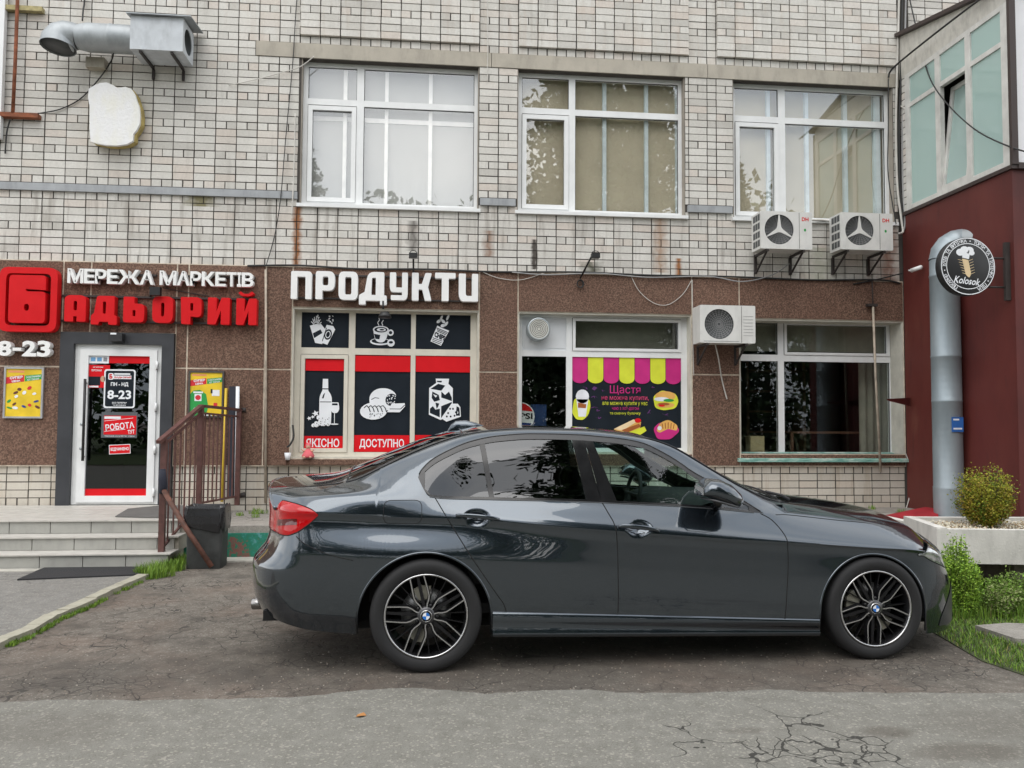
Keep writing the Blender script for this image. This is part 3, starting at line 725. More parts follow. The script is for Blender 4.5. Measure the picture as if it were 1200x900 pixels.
# positions on the pane
bz = gz1-.09
decal(leaf, 'red_band', [(REDV, lambda b: b.prism([R(gx0+.24, bz, gx1, gz1)], dt, 0, 0, False))])
decal(leaf, 'red_band', [(REDV, lambda b: b.prism([R(gx0, gz0, gx1, gz0+.085)], dt, 0, 0, False))])
decal(leaf, 'sticker', [(PRW, lambda b: b.prism([R(gx0, bz-.005, gx0+.235, gz1)], dt, 0, 0, False)),
    (mat('blue_ink', (.15, .35, .6)), lambda b: [b.prism([R(gx0+.02+i*.075, bz+.02, gx0+.075+i*.075, gz1-.02)], dt, -.001, 0, False) for i in range(2)]), (mat('grey_ink', (.25, .25, .27)), lambda b: b.prism([R(gx0+.17, bz+.02, gx0+.215, gz1-.02)], dt, -.001, 0, False))])
decal(leaf, 'sticker', [(REDV, lambda b: b.prism([R(gx0, bz-.31, gx0+.25, bz-.025)], dt, 0, 0, False)), (PRW, lambda b: (put_text(b, 'МИ ШУКАЄМО', gx0+.05, gx0+.17, bz-.06, bz-.045, dt, -.001), put_text(b, 'ПЕРСОНАЛ', gx0+.03, gx0+.15, bz-.105, bz-.08, dt, -.001), b.prism([R(gx0+.01, bz-.305, gx0+.12, bz-.285)], dt, -.001, 0, False))),
    (DKV, lambda b: b.prism([R(gx0+.0, bz-.28, gx0+.14, bz-.17)], dt, -.0006, 0, False)), (mat('skin_print', (.5, .3, .2)), lambda b: b.prism([ellipse(gx0+.17, bz-.2, .03, .04, 10)], dt, -.001, 0, False))])
a, b = (-4.065, 1.623), (-3.691, 2.106)
sx0, sz0, sx1, sz1 = a[0]+.01, a[1], b[0]+.01, b[1]; sw, sh = sx1-sx0, sz1-sz0
def hours(b):
    put_text(b, 'ПН - НД', sx0+sw*.22, sx0+sw*.78, sz0+sh*.55, sz0+sh*.665, dt, -.004, None, .03)
    put_text(b, '8-23', sx0+sw*.12, sx0+sw*.88, sz0+sh*.23, sz0+sh*.46, dt, -.004, None, .03)
    put_text(b, 'БЕЗ ПЕРЕРВИ', sx0+sw*.28, sx0+sw*.74, sz0+sh*.115, sz0+sh*.155, dt, -.004, None, .02)
    put_text(b, 'ТА ВИХІДНИХ', sx0+sw*.3, sx0+sw*.72, sz0+sh*.05, sz0+sh*.09, dt, -.004, None, .02)
    b.prism([rrect(sx0+sw*.13, sz0+sh*.73, sx0+sw*.3, sz0+sh*.9, .02)], dt, -.003, 0, False); b.prism([R(sx0+sw*.3, sz0+sh*.75, sx0+sw*.87, sz0+sh*.84)], dt, -.003, 0, False); b.prism([R(sx0+sw*.32, sz0+sh*.86, sx0+sw*.83, sz0+sh*.9)], dt, -.003, 0, False)
decal(leaf, 'opening_hours_sign', [(PRW, lambda b: b.prism([rrect(sx0, sz0, sx1, sz1, .035)], dt, -.001, 0, False)), (DKV, lambda b: b.prism([rrect(sx0+.018, sz0+.018, sx1-.018, sz1-.018, .025)], dt, -.002, 0, False)), (PRW, hours),
    (REDP, lambda b: (put_text(b, 'БАДЬОРИЙ', sx0+sw*.33, sx0+sw*.86, sz0+sh*.765, sz0+sh*.825, dt, -.0045, None, .04), put_text(b, 'Б', sx0+sw*.165, sx0+sw*.265, sz0+sh*.755, sz0+sh*.875, dt, -.0045, None, .06)))], 'black sign with white border reading 8-23')
a, b = (-4.084, 1.253), (-3.656, 1.573); jx0, jz0, jx1, jz1 = a[0]+.012, a[1], b[0]+.012, b[1]
decal(leaf, 'job_sign', [(mat('grey_card', (.09, .10, .11), .5), lambda b: b.prism([R(jx0, jz0, jx1, jz1)], dt, -.001, 0, False)),
    (REDV, lambda b: b.prism([R(jx0+.03, jz0+.04, jx1-.012, jz1-.045)], dt, -.002, 0, False)),
    (PRW, lambda b: (put_text(b, 'РОБОТА', jx0+.05, jx1-.035, jz0+.105, jz0+.185, dt, -.003, None, .022, 0, .12), put_text(b, 'ТУТ', jx1-.11, jx1-.03, jz0+.05, jz0+.10, dt, -.003, None, .03, 0, .1),
      b.prism([[(jx0+.035, jz0+.075), (jx1-.14, jz0+.105), (jx1-.14, jz0+.11), (jx0+.035, jz0+.08)]], dt, -.003, 0, False), b.prism([[(jx0+.035, jz0+.205), (jx1-.05, jz0+.245), (jx1-.05, jz0+.25), (jx0+.035, jz0+.21)]], dt, -.003, 0, False), b.prism([R(jx0+.035, jz1-.085, jx0+.23, jz1-.055)], dt, -.003, 0, False), put_text(b, 'телефонуйте нам', jx0+.04, jx1-.03, jz0+.012, jz0+.03, dt, -.003)))], 'red ROBOTA job notice')
a, b = (-3.987, 1.053), (-3.732, 1.170); ox0, oz0, ox1, oz1 = a[0]+.015, a[1], b[0]+.015, b[1]
def rotr(x0, z0, x1, z1, r):
    c = ((x0+x1)/2, (z0+z1)/2); return [(c[0]+(x-c[0])*cos(r)-(z-c[1])*sin(r), c[1]+(x-c[0])*sin(r)+(z-c[1])*cos(r)) for x, z in R(x0, z0, x1, z1)]
decal(leaf, 'open_sticker', [(PRW, lambda b: b.prism([rotr(ox0, oz0, ox1, oz1, .05)], dt, -.001, 0, False)), (REDV, lambda b: b.prism([rotr(ox0+.007, oz0+.007, ox1-.007, oz1-.007, .05)], dt, -.002, 0, False)), (PRW, lambda b: put_text(b, 'ВІДЧИНЕНО', ox0+.02, ox1-.02, oz0+.035, oz1-.035, dt, -.003, None, .03, 0, .05))])
sp = MB().use(DARK).box(-3.958, -3.797, -.18, -.076, 2.444, 2.539).use(PRW).box(-3.933, -3.863, -.183, -.181, 2.525, 2.546)
tag(sp.build('door_lamp'), 'small black lamp fixed above the shop door portal', 'lamp')

# ================================================================== SIGNS ON THE WALL
def glyph_part(name, rings, x0, x1, z0, z1, y0, y1, m, parent, side=None):
    rg = [rounded(r) for r in rings]; T = lambda x, z, d: (x0+(x1-x0)*x, d, z0+(z1-z0)*z)
    mb = MB().use(m); mb.prism(rg, T, y0, y1)
    o = mb.build(name, None, parent); return o
# ---- red logo box and name
red = empty('red_shop_sign', (-4.2, -.03, 2.7)); tag(red, 'big red letters BADORYI with the boxed first letter over the door', 'sign')
yb = -.17
def Rr(x0, z0, x1, z1, r): return [(x0, z0, r), (x1, z0, r), (x1, z1, r), (x0, z1, r)]
a, b = (-5.251, 2.544), (-4.576, 3.335)
glyph_part('logo_frame', [Rr(0, 0, 1, 1, .15), Rr(.115, .095, .885, .905, .09)], a[0], b[0], a[1], b[1], yb, -.06, REDP, red)
a, b = (-5.122, 2.648), (-4.698, 3.234)
glyph_part('letter', [[(0, 0, .1), (1, 0, .1), (1, .66, .1), (.48, .66), (.45, .71), (1, .69), (1, 1, .1), (0, 1, .1)], Rr(.42, .25, .56, .4, .07)], a[0], b[0], a[1], b[1], -.20, -.06, REDP, red)
GL = {
 'A': [[(0, 0, .05), (.42, 0), (.42, .2), (.58, .2), (.58, 0), (1, 0, .05), (1, .92, .25), (.8, 1, .2), (.2, 1, .2), (0, .92, .25)], Rr(.42, .42, .58, .78, .06)],
 'D': [[(0, 0, .04), (.3, 0, .04), (.32, .1), (.66, .1), (.68, 0, .04), (1, 0, .04), (1, .3, .04), (.9, .33), (.9, 1, .05), (.22, 1, .1), (.12, .4), (0, .3, .04)], Rr(.45, .38, .57, .80, .04)],
 'b': [[(0, 0, .1), (1, 0, .2), (1, .72, .2), (.52, .74), (.52, 1, .05), (.0, 1, .05)], Rr(.44, .24, .58, .48, .04)],
 'O': [Rr(0, 0, 1, 1, .28), Rr(.42, .24, .58, .76, .07)],
 'P': [[(.05, 0, .05), (.48, 0, .05), (.48, .28), (1, .26, .2), (1, 1, .25), (0, 1, .05)], Rr(.46, .5, .6, .78, .05)],
 'I': [[(0, 0, .04), (.36, 0, .04), (.60, .52), (.60, 0, .04), (1, 0, .04), (1, 1, .04), (.62, 1, .04), (.40, .48), (.40, 1, .04), (0, 1, .04)]]}
for g_, a, b in (('A', (-4.486, 2.679), (-4.236, 3.005)), ('D', (-4.175, 2.647), (-3.869, 3.003)), ('b', (-3.794, 2.681), (-3.545, 2.999)), ('O', (-3.450, 2.682), (-3.204, 3.012)),
                 ('P', (-3.113, 2.672), (-2.860, 3.009)), ('I', (-2.785, 2.673), (-2.519, 3.011)), ('I', (-2.439, 2.674), (-2.191, 3.007))):
    L_ = glyph_part('letter', GL[g_], a[0], b[0], a[1], b[1], yb, -.06, REDP, red)
a, b = (-2.420, 3.034), (-2.224, 3.098)
glyph_part('letter', [[(0, .6, .2), (.25, 0, .2), (.75, 0, .2), (1, .6, .2), (.85, 1, .1), (.65, .5, .1), (.35, .5, .1), (.15, 1, .1)]], a[0], b[0], a[1], b[1], yb, -.06, REDP, red)
for z in (3.013, 2.700): boxo('mounting_rail', IRON, red, -5.4, -2.225, -.058, -.034, z-.012, z+.012)
# ---- white line МЕРЕЖА МАРКЕТІВ
wh = empty('white_line_sign', (-3.5, -.03, 3.1)); tag(wh, 'white line of raised letters reading MEREZHA MARKETIV', 'sign')
words = [('МЕРЕЖА', [78.5, 98, 111, 125, 138, 163.5, 180.5], 0), ('МАРКЕТІВ', [186.5, 207, 222.5, 236, 252, 265, 277.5, 283, 297.5], 0)]
MX = {78.5: -4.481, 98: -4.286, 111: -4.155, 125: -4.014, 138: -3.882, 163.5: -3.623, 180.5: -3.450, 186.5: -3.388, 207: -3.178, 222.5: -3.019, 236: -2.879, 252: -2.714, 265: -2.579, 277.5: -2.449, 283: -2.391, 297.5: -2.240}
wz0, wz1 = 3.158, 3.340
for wd, us, _ in words:
    for ch, a, b in zip(wd, us, us[1:]):
        x0, x1 = MX[a], MX[b]
        put_text(MB().use(WHITEP), ch, x0+.004, x1-.004, wz0, wz1, lambda x, z, d: (x, d, z), -.14, -.06, .028).build('letter', None, wh)
for w0, w1 in ((MX[78.5], MX[180.5]), (MX[186.5], MX[297.5])): boxo('mounting_rail', IRON, wh, w0, w1, -.058, -.034, (wz0+wz1)/2+.03, (wz0+wz1)/2+.055)
# ---- 8-23
ho = empty('opening_hours_letters', (-5.0, -.03, 2.4)); tag(ho, 'raised white numerals 8-23 left of the shop door', 'sign')
for ch, a, b in (('8', (-5.256, 2.245), (-5.095, 2.430)), ('-', (-5.081, 2.310), (-4.984, 2.348)), ('2', (-4.971, 2.244), (-4.809, 2.435)), ('3', (-4.798, 2.241), (-4.641, 2.438))):
    put_text(MB().use(WHITEP), ch, a[0], b[0], a[1], b[1], lambda x, z, d: (x, d, z), -.15, -.06, .035 if ch != '-' else .02).build('numeral', None, ho)
boxo('mounting_rail', IRON, ho, -5.35, -4.698, -.058, -.034, 2.320, 2.362)
# ---- ПРОДУКТИ
pr = empty('produce_sign', (-.5, -.03, 2.9)); tag(pr, 'large white raised letters PRODUKTY over the poster window', 'sign')
w = .30
PG = {
 'П': [[(0, 0, .04), (w, 0, .04), (w, .80), (1-w, .80), (1-w, 0, .04), (1, 0, .04), (1, 1, .16), (0, 1, .08)]],
 'Р': [[(0, 0, .04), (.36, 0, .04), (.36, .31), (1, .31, .28), (1, 1, .28), (0, 1, .12)], Rr(.36, .50, .66, .81, .08)],
 'О': [Rr(0, 0, 1, 1, .24), Rr(.33, .19, .67, .81, .08)],
 'Д': [[(0, -.14, .03), (.24, -.14, .03), (.24, .0), (.76, .0), (.76, -.14, .03), (1, -.14, .03), (1, .19, .05), (.9, .2), (.9, 1, .05), (.32, 1, .22), (.2, .3), (0, .19, .05)], [(.44, .2), (.6, .2), (.6, .80), (.46, .80, .06)]],
 'У': [[(.06, 0, .06), (1, 0, .24), (1, 1, .05), (.68, 1, .05), (.68, .46), (.35, .46), (.35, 1, .05), (0, 1, .05), (0, .29, .2), (.68, .29), (.68, .18), (.06, .18, .05)]],
 'К': [[(0, 0, .04), (.34, 0, .04), (.34, .40), (.52, .40), (.66, 0, .04), (1, 0, .05), (.82, .5), (1, 1, .05), (.68, 1, .05), (.5, .60), (.34, .60), (.34, 1, .04), (0, 1, .04)]],
 'Т': [[(.33, 0, .04), (.67, 0, .04), (.67, .80), (1, .80, .05), (1, 1, .05), (0, 1, .05), (0, .80, .05), (.33, .80)]]}
PG['И'] = [[(.12, 0, .25), (1, 0, .04), (1, 1, .04), (.68, 1, .04), (.68, .2), (.36, .2, .10), (.36, 1, .04), (0, 1, .04), (0, .2, .2)]]
for ch, a, b in (('П', (-1.778, 3.017), (-1.521, 3.372)), ('Р', (-1.472, 3.019), (-1.233, 3.379)), ('О', (-1.185, 3.019), (-0.945, 3.380)), ('Д', (-0.928, 3.014), (-0.578, 3.384)),
                 ('У', (-0.541, 3.028), (-0.313, 3.385)), ('К', (-0.260, 3.028), (-0.008, 3.387)), ('Т', (0.034, 3.029), (0.299, 3.395)), ('И', (0.341, 3.030), (0.591, 3.391))):
    glyph_part('letter', PG[ch], a[0], b[0], a[1], b[1], -.16, -.06, WHITEP, pr)
for z in (3.348, 3.048): boxo('mounting_rail', IRON, pr, -1.785, 0.593, -.058, -.034, z-.01, z+.01)
# ---- advertising posters on the wall
def poster(a, b, frame_m, lab, kind):
    x0, z0, x1, z1 = a[0], a[1], b[0], b[1]; W_, H_ = x1-x0, z1-z0
    p = empty('advert_poster', ((x0+x1)/2, -.035, z0)); tag(p, lab, 'poster', 'yellow advert posters beside the shop door')
    t = .022
    MB().use(frame_m).box(x0, x0+t, -.065, -.034, z0, z1).box(x1-t, x1, -.065, -.034, z0, z1).box(x0+t, x1-t, -.065, -.034, z0, z0+t).box(x0+t, x1-t, -.065, -.034, z1-t, z1).build('frame', None, p)
    mb = MB().use(mat('yellow_print', (.75, .52, .02), .45, var=.15, scale=5)).box(x0+t, x1-t, -.052, -.036, z0+t, z1-t)
    T = lambda x, z, d: (x0+t+(W_-2*t)*x, -.053-d, z0+t+(H_-2*t)*z)
    gm = mat('green_print', (.02, .30, .06), .45); rm = mat('red_print', (.60, .02, .03), .45)
    mb.use(rm).prism([[(.0, .68), (.5, .735), (.5, .875), (.0, .82)]], T, 0.0, 0, False)
    mb.use(gm).prism([[(.52, .735), (1., .79), (1., .895), (.52, .86)]], T, .0, 0, False)
    put_text(mb.use(PRW), 'СУПЕР', .1, .46, .79, .845, T, .001, None, .05, 0, .08); put_text(mb, 'ЦІНА', .16, .4, .715, .765, T, .001, None, .05, 0, .08)
    put_text(mb, 'З ОСТАННІМ', .56, .96, .82, .86, T, .001, None, .03, 0, .08); put_text(mb, 'ХІТ ТИЖНЯ', .58, .92, .765, .8, T, .001, None, .03, 0, .08)
    mb.use(mat('orange_print', (.75, .3, .12), .5)).prism([R(.05, .92, .5, .965)], T, .0, 0, False)
    rr = random.Random(4)
    if kind == 0:
        for (cx_, cz_) in ((.38, .57), (.66, .60), (.28, .50), (.52, .50), (.8, .48), (.30, .42), (.25, .26), (.12, .18), (.28, .18), (.52, .21), (.68, .24), (.86, .32), (.9, .2), (.1, .32)):
            mb.use(rr.choice([rm, mat('brown_print', (.12, .03, .02)), PRW, mat('blue_print', (.01, .04, .22)), gm, mat('orange_print')])).prism([ellipse(cx_, cz_, rr.uniform(.05, .09), rr.uniform(.02, .04), 9, rot=rr.uniform(-.5, .5))], T, rr.uniform(.001, .002), 0, False)
    else:
        mb.use(gm).prism([[(0, 0), (.5, 0), (.58, .2), (.5, .5), (.3, .60), (.1, .58), (0, .5)]], T, .0, 0, False)
        mb.use(PRW).prism([R(.14, .34, .36, .5)], T, .001, 0, False); mb.prism([R(.1, .52, .4, .56)], T, .001, 0, False); mb.use(rm).prism([ellipse(.25, .42, .09, .06, 10)], T, .002, 0, False)
        mb.use(PRW).prism([R(.68, .46, .92, .6)], T, .001, 0, False); mb.use(BLK).prism([R(.64, .52, .7, .62)], T, .002, 0, False); mb.use(rm).prism([R(.74, .2, .86, .3)], T, .001, 0, False)
        for i in range(6): mb.use(PRW).prism([R(.30+i*.11, -.01, .37+i*.11, .03)], T, .002, 0, False)
        mb.prism([ellipse(.18, .14, .07, .05, 10)], T, .001, 0, False)
    mb.build('print', None, p)
poster((-5.211, 1.488), (-4.751, 2.117), mat('aluminium', (.45, .45, .46), .35, metal=.5), 'yellow advert poster in a pale frame left of the shop door', 0)
poster((-3.027, 1.513), (-2.595, 2.097), mat('dark_frame', (.06, .055, .05), .5), 'yellow and green advert poster in a dark frame behind the railing', 1)

# ================================================================== VINYL PICTURES ON SHOP WINDOW 1
xs, zs, y = SW1; vt = XZ(y+.012)
def band(nm, m, x0, x1, z0, z1, dy=.0): return MB().use(m).box(x0, x1, y+.010-dy, y+.0195-dy, z0, z1).build(nm, None, shopw)
lx0, lx1 = xs[1]+.06, xs[2]-.06
for x0, x1, zt, zb in ((lx0, lx1, (2.279, 2.129), (1.283, 1.118)), (xs[3]+.004, xs[4]-.004, (2.334, 2.127), (1.297, 1.081)), (xs[5]+.004, xs[6]-.004, (2.340, 2.131), (1.301, 1.077))):
    band('red_band', REDV, x0, x1, zt[1], zt[0]); band('red_band', REDV, x0, x1, zb[1], zb[0])
def cond(s, a, b, nm='lettering'): put_text(MB().use(PRW), s, a[0], b[0], a[1], b[1], lambda x, z, d: (x, d, z), y+.009, y+.0098, .018).build(nm, None, shopw)
cond('ЯКІСНО', (-1.599, 1.139), (-1.178, 1.251)); cond('ДОСТУПНО', (-0.920, 1.119), (-0.345, 1.248)); cond('ПОРУЧ', (-0.083, 1.110), (0.418, 1.246))
WHI = PRW
def pic(a, b, fn, nm, par=None, yy=None):
    """a, b: lower-left and upper-right corners; fn draws in unit coordinates; light pieces in front of dark ones"""
    x0, z0, x1, z1 = a[0], a[1], b[0], b[1]; yv = (y+.0105) if yy is None else yy
    T = lambda x, z, d: (x0+(x1-x0)*x, yv-d*.0006, z0+(z1-z0)*z)
    mb = MB(); fn(mb, T); o = mb.build(nm, None, par or shopw); return o
def sh(mb, T, m, pts, lv=1): mb.use(m).prism([pts], T, lv, 0, False)
def strk(mb, T, m, pts, w_, lv=1):
    for (ax, az), (bx, bz_) in zip(pts, pts[1:]):
        d = sqrt((bx-ax)**2+(bz_-az)**2) or 1; nx, nz_ = -(bz_-az)/d*w_/2, (bx-ax)/d*w_/2
        mb.use(m).prism([[(ax+nx, az+nz_), (ax-nx, az-nz_), (bx-nx, bz_-nz_), (bx+nx, bz_+nz_)]], T, lv, 0, False)
def wine(mb, T):
    sh(mb, T, WHI, rounded([(.38, .04, .03), (.72, .04, .03), (.74, .62, .1), (.63, .74), (.62, .98), (.47, .98), (.46, .74), (.38, .62, .1)]), 1)
    sh(mb, T, DKV, [(.46, .765), (.63, .765), (.63, .785), (.46, .785)], 2); sh(mb, T, DKV, [(.45, .58), (.5, .58), (.54, .70), (.49, .66)], 2); sh(mb, T, DKV, [(.40, .50), (.72, .50), (.72, .515), (.40, .515)], 2)
    sh(mb, T, WHI, rounded([(.70, .47, .05), (.73, .28, .1), (.90, .28, .1), (.96, .36, .05), (.93, .50, .02), (.72, .50, .02)]), 3); sh(mb, T, DKV, [(.74, .44), (.91, .44), (.90, .48), (.75, .48)], 4)
    strk(mb, T, WHI, [(.82, .29), (.82, .06)], .018, 3); sh(mb, T, WHI, ellipse(.82, .055, .12, .015, 12), 3)
    r = random.Random(2)
    for i in range(34):
        cx_, cz_ = r.uniform(.2, .66), r.uniform(.02, .2); sh(mb, T, WHI, ellipse(cx_, cz_, .055, .035, 10), 5+i*.3); sh(mb, T, DKV, ellipse(cx_+.018, cz_-.01, .014, .01, 6), 5.15+i*.3)
    for cx_, cz_, s_ in ((.28, .27, .09), (.1, .17, .06), (.2, .2, .05)): sh(mb, T, WHI, [(cx_+s_*(1.2 if k % 2 else .55)*cos(k*pi/5), cz_+s_*(.75 if k % 2 else .35)*sin(k*pi/5)) for k in range(10)], 4)
pic((-1.609, 1.403), (-1.164, 2.037), wine, 'bottle_picture')
def bread(mb, T):
    sh(mb, T, WHI, rounded([(.22, .30, .1), (.72, .3, .05), (.82, .8, .22), (.62, .98, .3), (.35, .96, .25), (.2, .75, .2)]), 1)
    sh(mb, T, DKV, ellipse(.69, .62, .13, .19, 16, rot=-.1), 2); r = random.Random(5)
    for i in range(24): sh(mb, T, WHI, ellipse(.69+r.uniform(-.09, .09), .62+r.uniform(-.14, .14), .012, .02, 6), 3)
    strk(mb, T, DKV, [(.25, .62), (.33, .68), (.42, .66)], .02, 2)
    sh(mb, T, WHI, [(.6, .24), (.88, .24), (1., .42), (.99, .52), (.7, .5)], 4); strk(mb, T, DKV, [(.66, .34), (.9, .34), (.99, .46)], .02, 5)
    sh(mb, T, WHI, ellipse(.30, .27, .30, .26, 20, rot=.15), 6)
    for i in range(5): strk(mb, T, DKV, [(.09+i*.09, .36+i*.012), (.15+i*.09, .44), (.2+i*.09, .36), (.23+i*.09, .24)], .022, 7)
    for i in range(20): sh(mb, T, DKV, ellipse(.22+r.uniform(0, .3), .1+r.uniform(-.02, .1), .01, .015, 5), 8)
pic((-0.920, 1.495), (-0.337, 1.923), bread, 'bread_picture')
def milk(mb, T):
    sh(mb, T, WHI, [(0, .16), (.36, .04), (.74, .16), (.74, .78), (.6, .88), (.62, 1.), (.2, 1.), (.22, .9), (0, .78)], 1)
    sh(mb, T, DKV, [(.04, .76), (.28, .88), (.5, .84), (.38, .72)], 2); sh(mb, T, DKV, [(.24, .95), (.4, .95), (.38, .91), (.24, .92)], 2)
    sh(mb, T, DKV, [(.38, .70), (.5, .62), (.62, .7), (.71, .56), (.71, .48), (.38, .56)], 2); sh(mb, T, DKV, [(.38, .36), (.71, .46), (.71, .2), (.38, .08)], 2); sh(mb, T, DKV, [(.03, .2), (.34, .1), (.34, .3), (.2, .28), (.12, .36), (.03, .3)], 2)
    sh(mb, T, DKV, [(.1, .7), (.3, .62), (.34, .5), (.16, .46), (.08, .55)], 2); sh(mb, T, WHI, [(.12, .64), (.26, .6), (.2, .56)], 3); sh(mb, T, DKV, [(.2, .44), (.32, .42), (.28, .34), (.24, .3)], 2)
    sh(mb, T, WHI, [(.38, .08), (.55, .0), (1., .12), (.98, .34), (.9, .42), (.7, .42)], 4)
    for p in ((.6, .2), (.68, .12), (.75, .3), (.84, .22), (.66, .3), (.56, .12), (.8, .14)): sh(mb, T, DKV, ellipse(p[0], p[1], .03, .025, 7), 5)
    sh(mb, T, DKV, [(.84, .14), (.97, .14), (.95, .33), (.86, .36)], 5); sh(mb, T, WHI, [(.88, .18), (.92, .2), (.9, .26)], 6)
pic((-0.026, 1.478), (0.394, 2.044), milk, 'milk_picture')
def glasses(mb, T):
    sh(mb, T, WHI, [(.0, .62), (.22, .04), (.5, .0), (.62, .5), (.4, .72)], 1); sh(mb, T, DKV, [(.12, .36), (.42, .5), (.50, .38), (.18, .2)], 2)
    sh(mb, T, WHI, [(.42, .06), (.7, -.02), (1., .50), (.92, .62), (.66, .66)], 3); sh(mb, T, DKV, ellipse(.72, .33, .15, .19, 12, rot=-.4), 4); sh(mb, T, WHI, ellipse(.72, .33, .10, .13, 12, rot=-.4), 5); sh(mb, T, DKV, ellipse(.72, .33, .07, .1, 12, rot=-.4), 6)
    strk(mb, T, DKV, [(.5, .1), (.66, .56)], .03, 4); r = random.Random(8)
    for i in range(26):
        a = r.uniform(.5, 2.6); q_ = r.uniform(.1, .42); cx_ = .25 if i % 2 else .78
        sh(mb, T, WHI, ellipse(cx_+cos(a)*q_*.5, .62+sin(a)*q_, r.uniform(.015, .035), r.uniform(.015, .04), 6, rot=a), 1)
    for i in range(7): a = .4+i*.38; strk(mb, T, WHI, [(.25+.1*cos(a), .62+.1*sin(a)), (.25+.22*cos(a), .62+.32*sin(a))], .03, 1)
pic((-1.579, 2.476), (-1.253, 2.861), glasses, 'beer_picture')
def cup(mb, T):
    sh(mb, T, WHI, ellipse(.4, .12, .42, .13, 18), 1); sh(mb, T, DKV, ellipse(.4, .14, .36, .09, 18), 2)
    sh(mb, T, WHI, rounded([(.1, .55, .1), (.2, .1, .2), (.6, .08, .2), (.75, .55, .1)]), 3); sh(mb, T, WHI, ellipse(.42, .55, .33, .14, 18), 4); sh(mb, T, DKV, ellipse(.42, .55, .27, .10, 18), 5); sh(mb, T, WHI, ellipse(.44, .55, .19, .06, 14), 6); sh(mb, T, DKV, ellipse(.46, .55, .1, .03, 10), 7)
    sh(mb, T, DKV, [(.14, .40), (.4, .36), (.36, .2), (.2, .22)], 5)
    sh(mb, T, WHI, ellipse(.82, .45, .13, .12, 12), 4); sh(mb, T, DKV, ellipse(.82, .45, .07, .06, 12), 5); sh(mb, T, WHI, ellipse(.84, .08, .16, .14, 10), 8); sh(mb, T, DKV, ellipse(.84, .1, .09, .05, 8), 9)
    strk(mb, T, WHI, [(.34, .7), (.28, .8), (.36, .9), (.32, 1.)], .03, 4); strk(mb, T, WHI, [(.5, .7), (.45, .8), (.52, .9)], .03, 4)
pic((-0.797, 2.477), (-0.481, 2.842), cup, 'coffee_picture')
def chips(mb, T):
    sh(mb, T, WHI, [(.0, .14), (.55, .0), (.98, .50), (.62, .58), (.35, .66)], 1)
    for i in range(3): strk(mb, T, DKV, [(.08+i*.02, .16+i*.05), (.55+i*.04, .05+i*.05)], .025, 2)
    for i in range(3): strk(mb, T, DKV, [(.32+i*.015, .58-i*.05), (.9-i*.04, .44-i*.04)], .028, 2)
    put_text(mb.use(DKV), 'CHIPS', .2, .78, .22, .40, T, 3, None, .06, 0, -.25)
    for cx_, cz_, r_ in ((.42, .8, .3), (.66, .8, -.4), (.82, .72, .6), (.9, .93, .9), (.64, .66, .1), (.55, .9, .9)): sh(mb, T, WHI, ellipse(cx_, cz_, .12, .055, 12, rot=r_), 4)
pic((-0.015, 2.478), (0.234, 2.884), chips, 'chips_picture')

# ================================================================== SNACK BANNER ON SHOP WINDOW 2
xs, zs, y = SW2; MAG = mat('magenta_print', (.55, .02, .20), .45, var=.08); YEL = mat('lime_print', (.66, .70, .04), .45, var=.08); ORG = mat('orange_print')
x0, x1, z0, z1 = xs[3], xs[4], zs[1], zs[2]; yv = y+.0195
T = lambda x, z, d: (x0+(x1-x0)*x, yv-d*.0007, z1-(z1-z0)*z)
aw = (x1-x0)/7
for i in range(7):
    a = i/7+.002; b = (i+1)/7-.002; hh = .285
    pts = [(a, 0), (b, 0), (b, hh-.05)] + [((a+b)/2+(b-a)/2*cos(t*pi/8), hh-.05+.055*sin(t*pi/8)) for t in range(1, 8)] + [(a, hh-.05)]
    MB().use(MAG if i % 2 == 0 else YEL).prism([pts], T, 1, 6).build('awning_stripe', None, bannerw)
def ban(nm, fn): mb = MB(); fn(mb); return mb.build(nm, None, bannerw)
def flip(b, m, s, xa, xb, za, zb, bold=0.):   # za = top, zb = bottom measured down from the top of the banner
    put_text(b.use(m), s, xa, xb, 0, 1, lambda x, z, d: (x0+(x1-x0)*x, yv-.0014, z1-(z1-z0)*(zb+(za-zb)*z)), 0, None, bold)
for m, s, xa, xb, za, zb in ((MAG, 'Щастя', .345, .625, .31, .415), (mat('pink_print', (.62, .05, .16), .5), 'не можна купити,', .27, .70, .43, .485), (YEL, 'але можна купити у нас', .275, .69, .492, .54), (MAG, 'чаю з хот-догом', .365, .61, .55, .588), (YEL, 'та смачну булочку', .345, .625, .60, .64)):
    ban('lettering', lambda b: flip(b, m, s, xa, xb, za, zb))
KZ = [1.19, 0.]
def bs(mb, m, pts, lv=1): mb.use(m).prism([[(x, z*KZ[0]+KZ[1]) for x, z in pts]], T, lv, 0, False)
def bcup(mb):
    bs(mb, YEL, rounded([(.02, .36, .02), (.07, .34, .02), (.16, .36, .02), (.17, .42, .02), (.15, .50, .03), (.1, .545, .02), (.04, .54, .02), (.0, .48, .02)]), 2)
    bs(mb, mat('cup_white', (.75, .76, .8)), ellipse(.095, .335, .06, .062, 18), 3); bs(mb, mat('cup_white'), [(.04, .36), (.15, .36), (.125, .515), (.06, .515)], 3); bs(mb, mat('coffee_print', (.35, .10, .02)), [(.055, .39), (.13, .405), (.125, .44), (.055, .435)], 4)
KZ[:] = [1.24, .02]; ban('cup_picture', bcup); KZ[:] = [1.19, 0.]
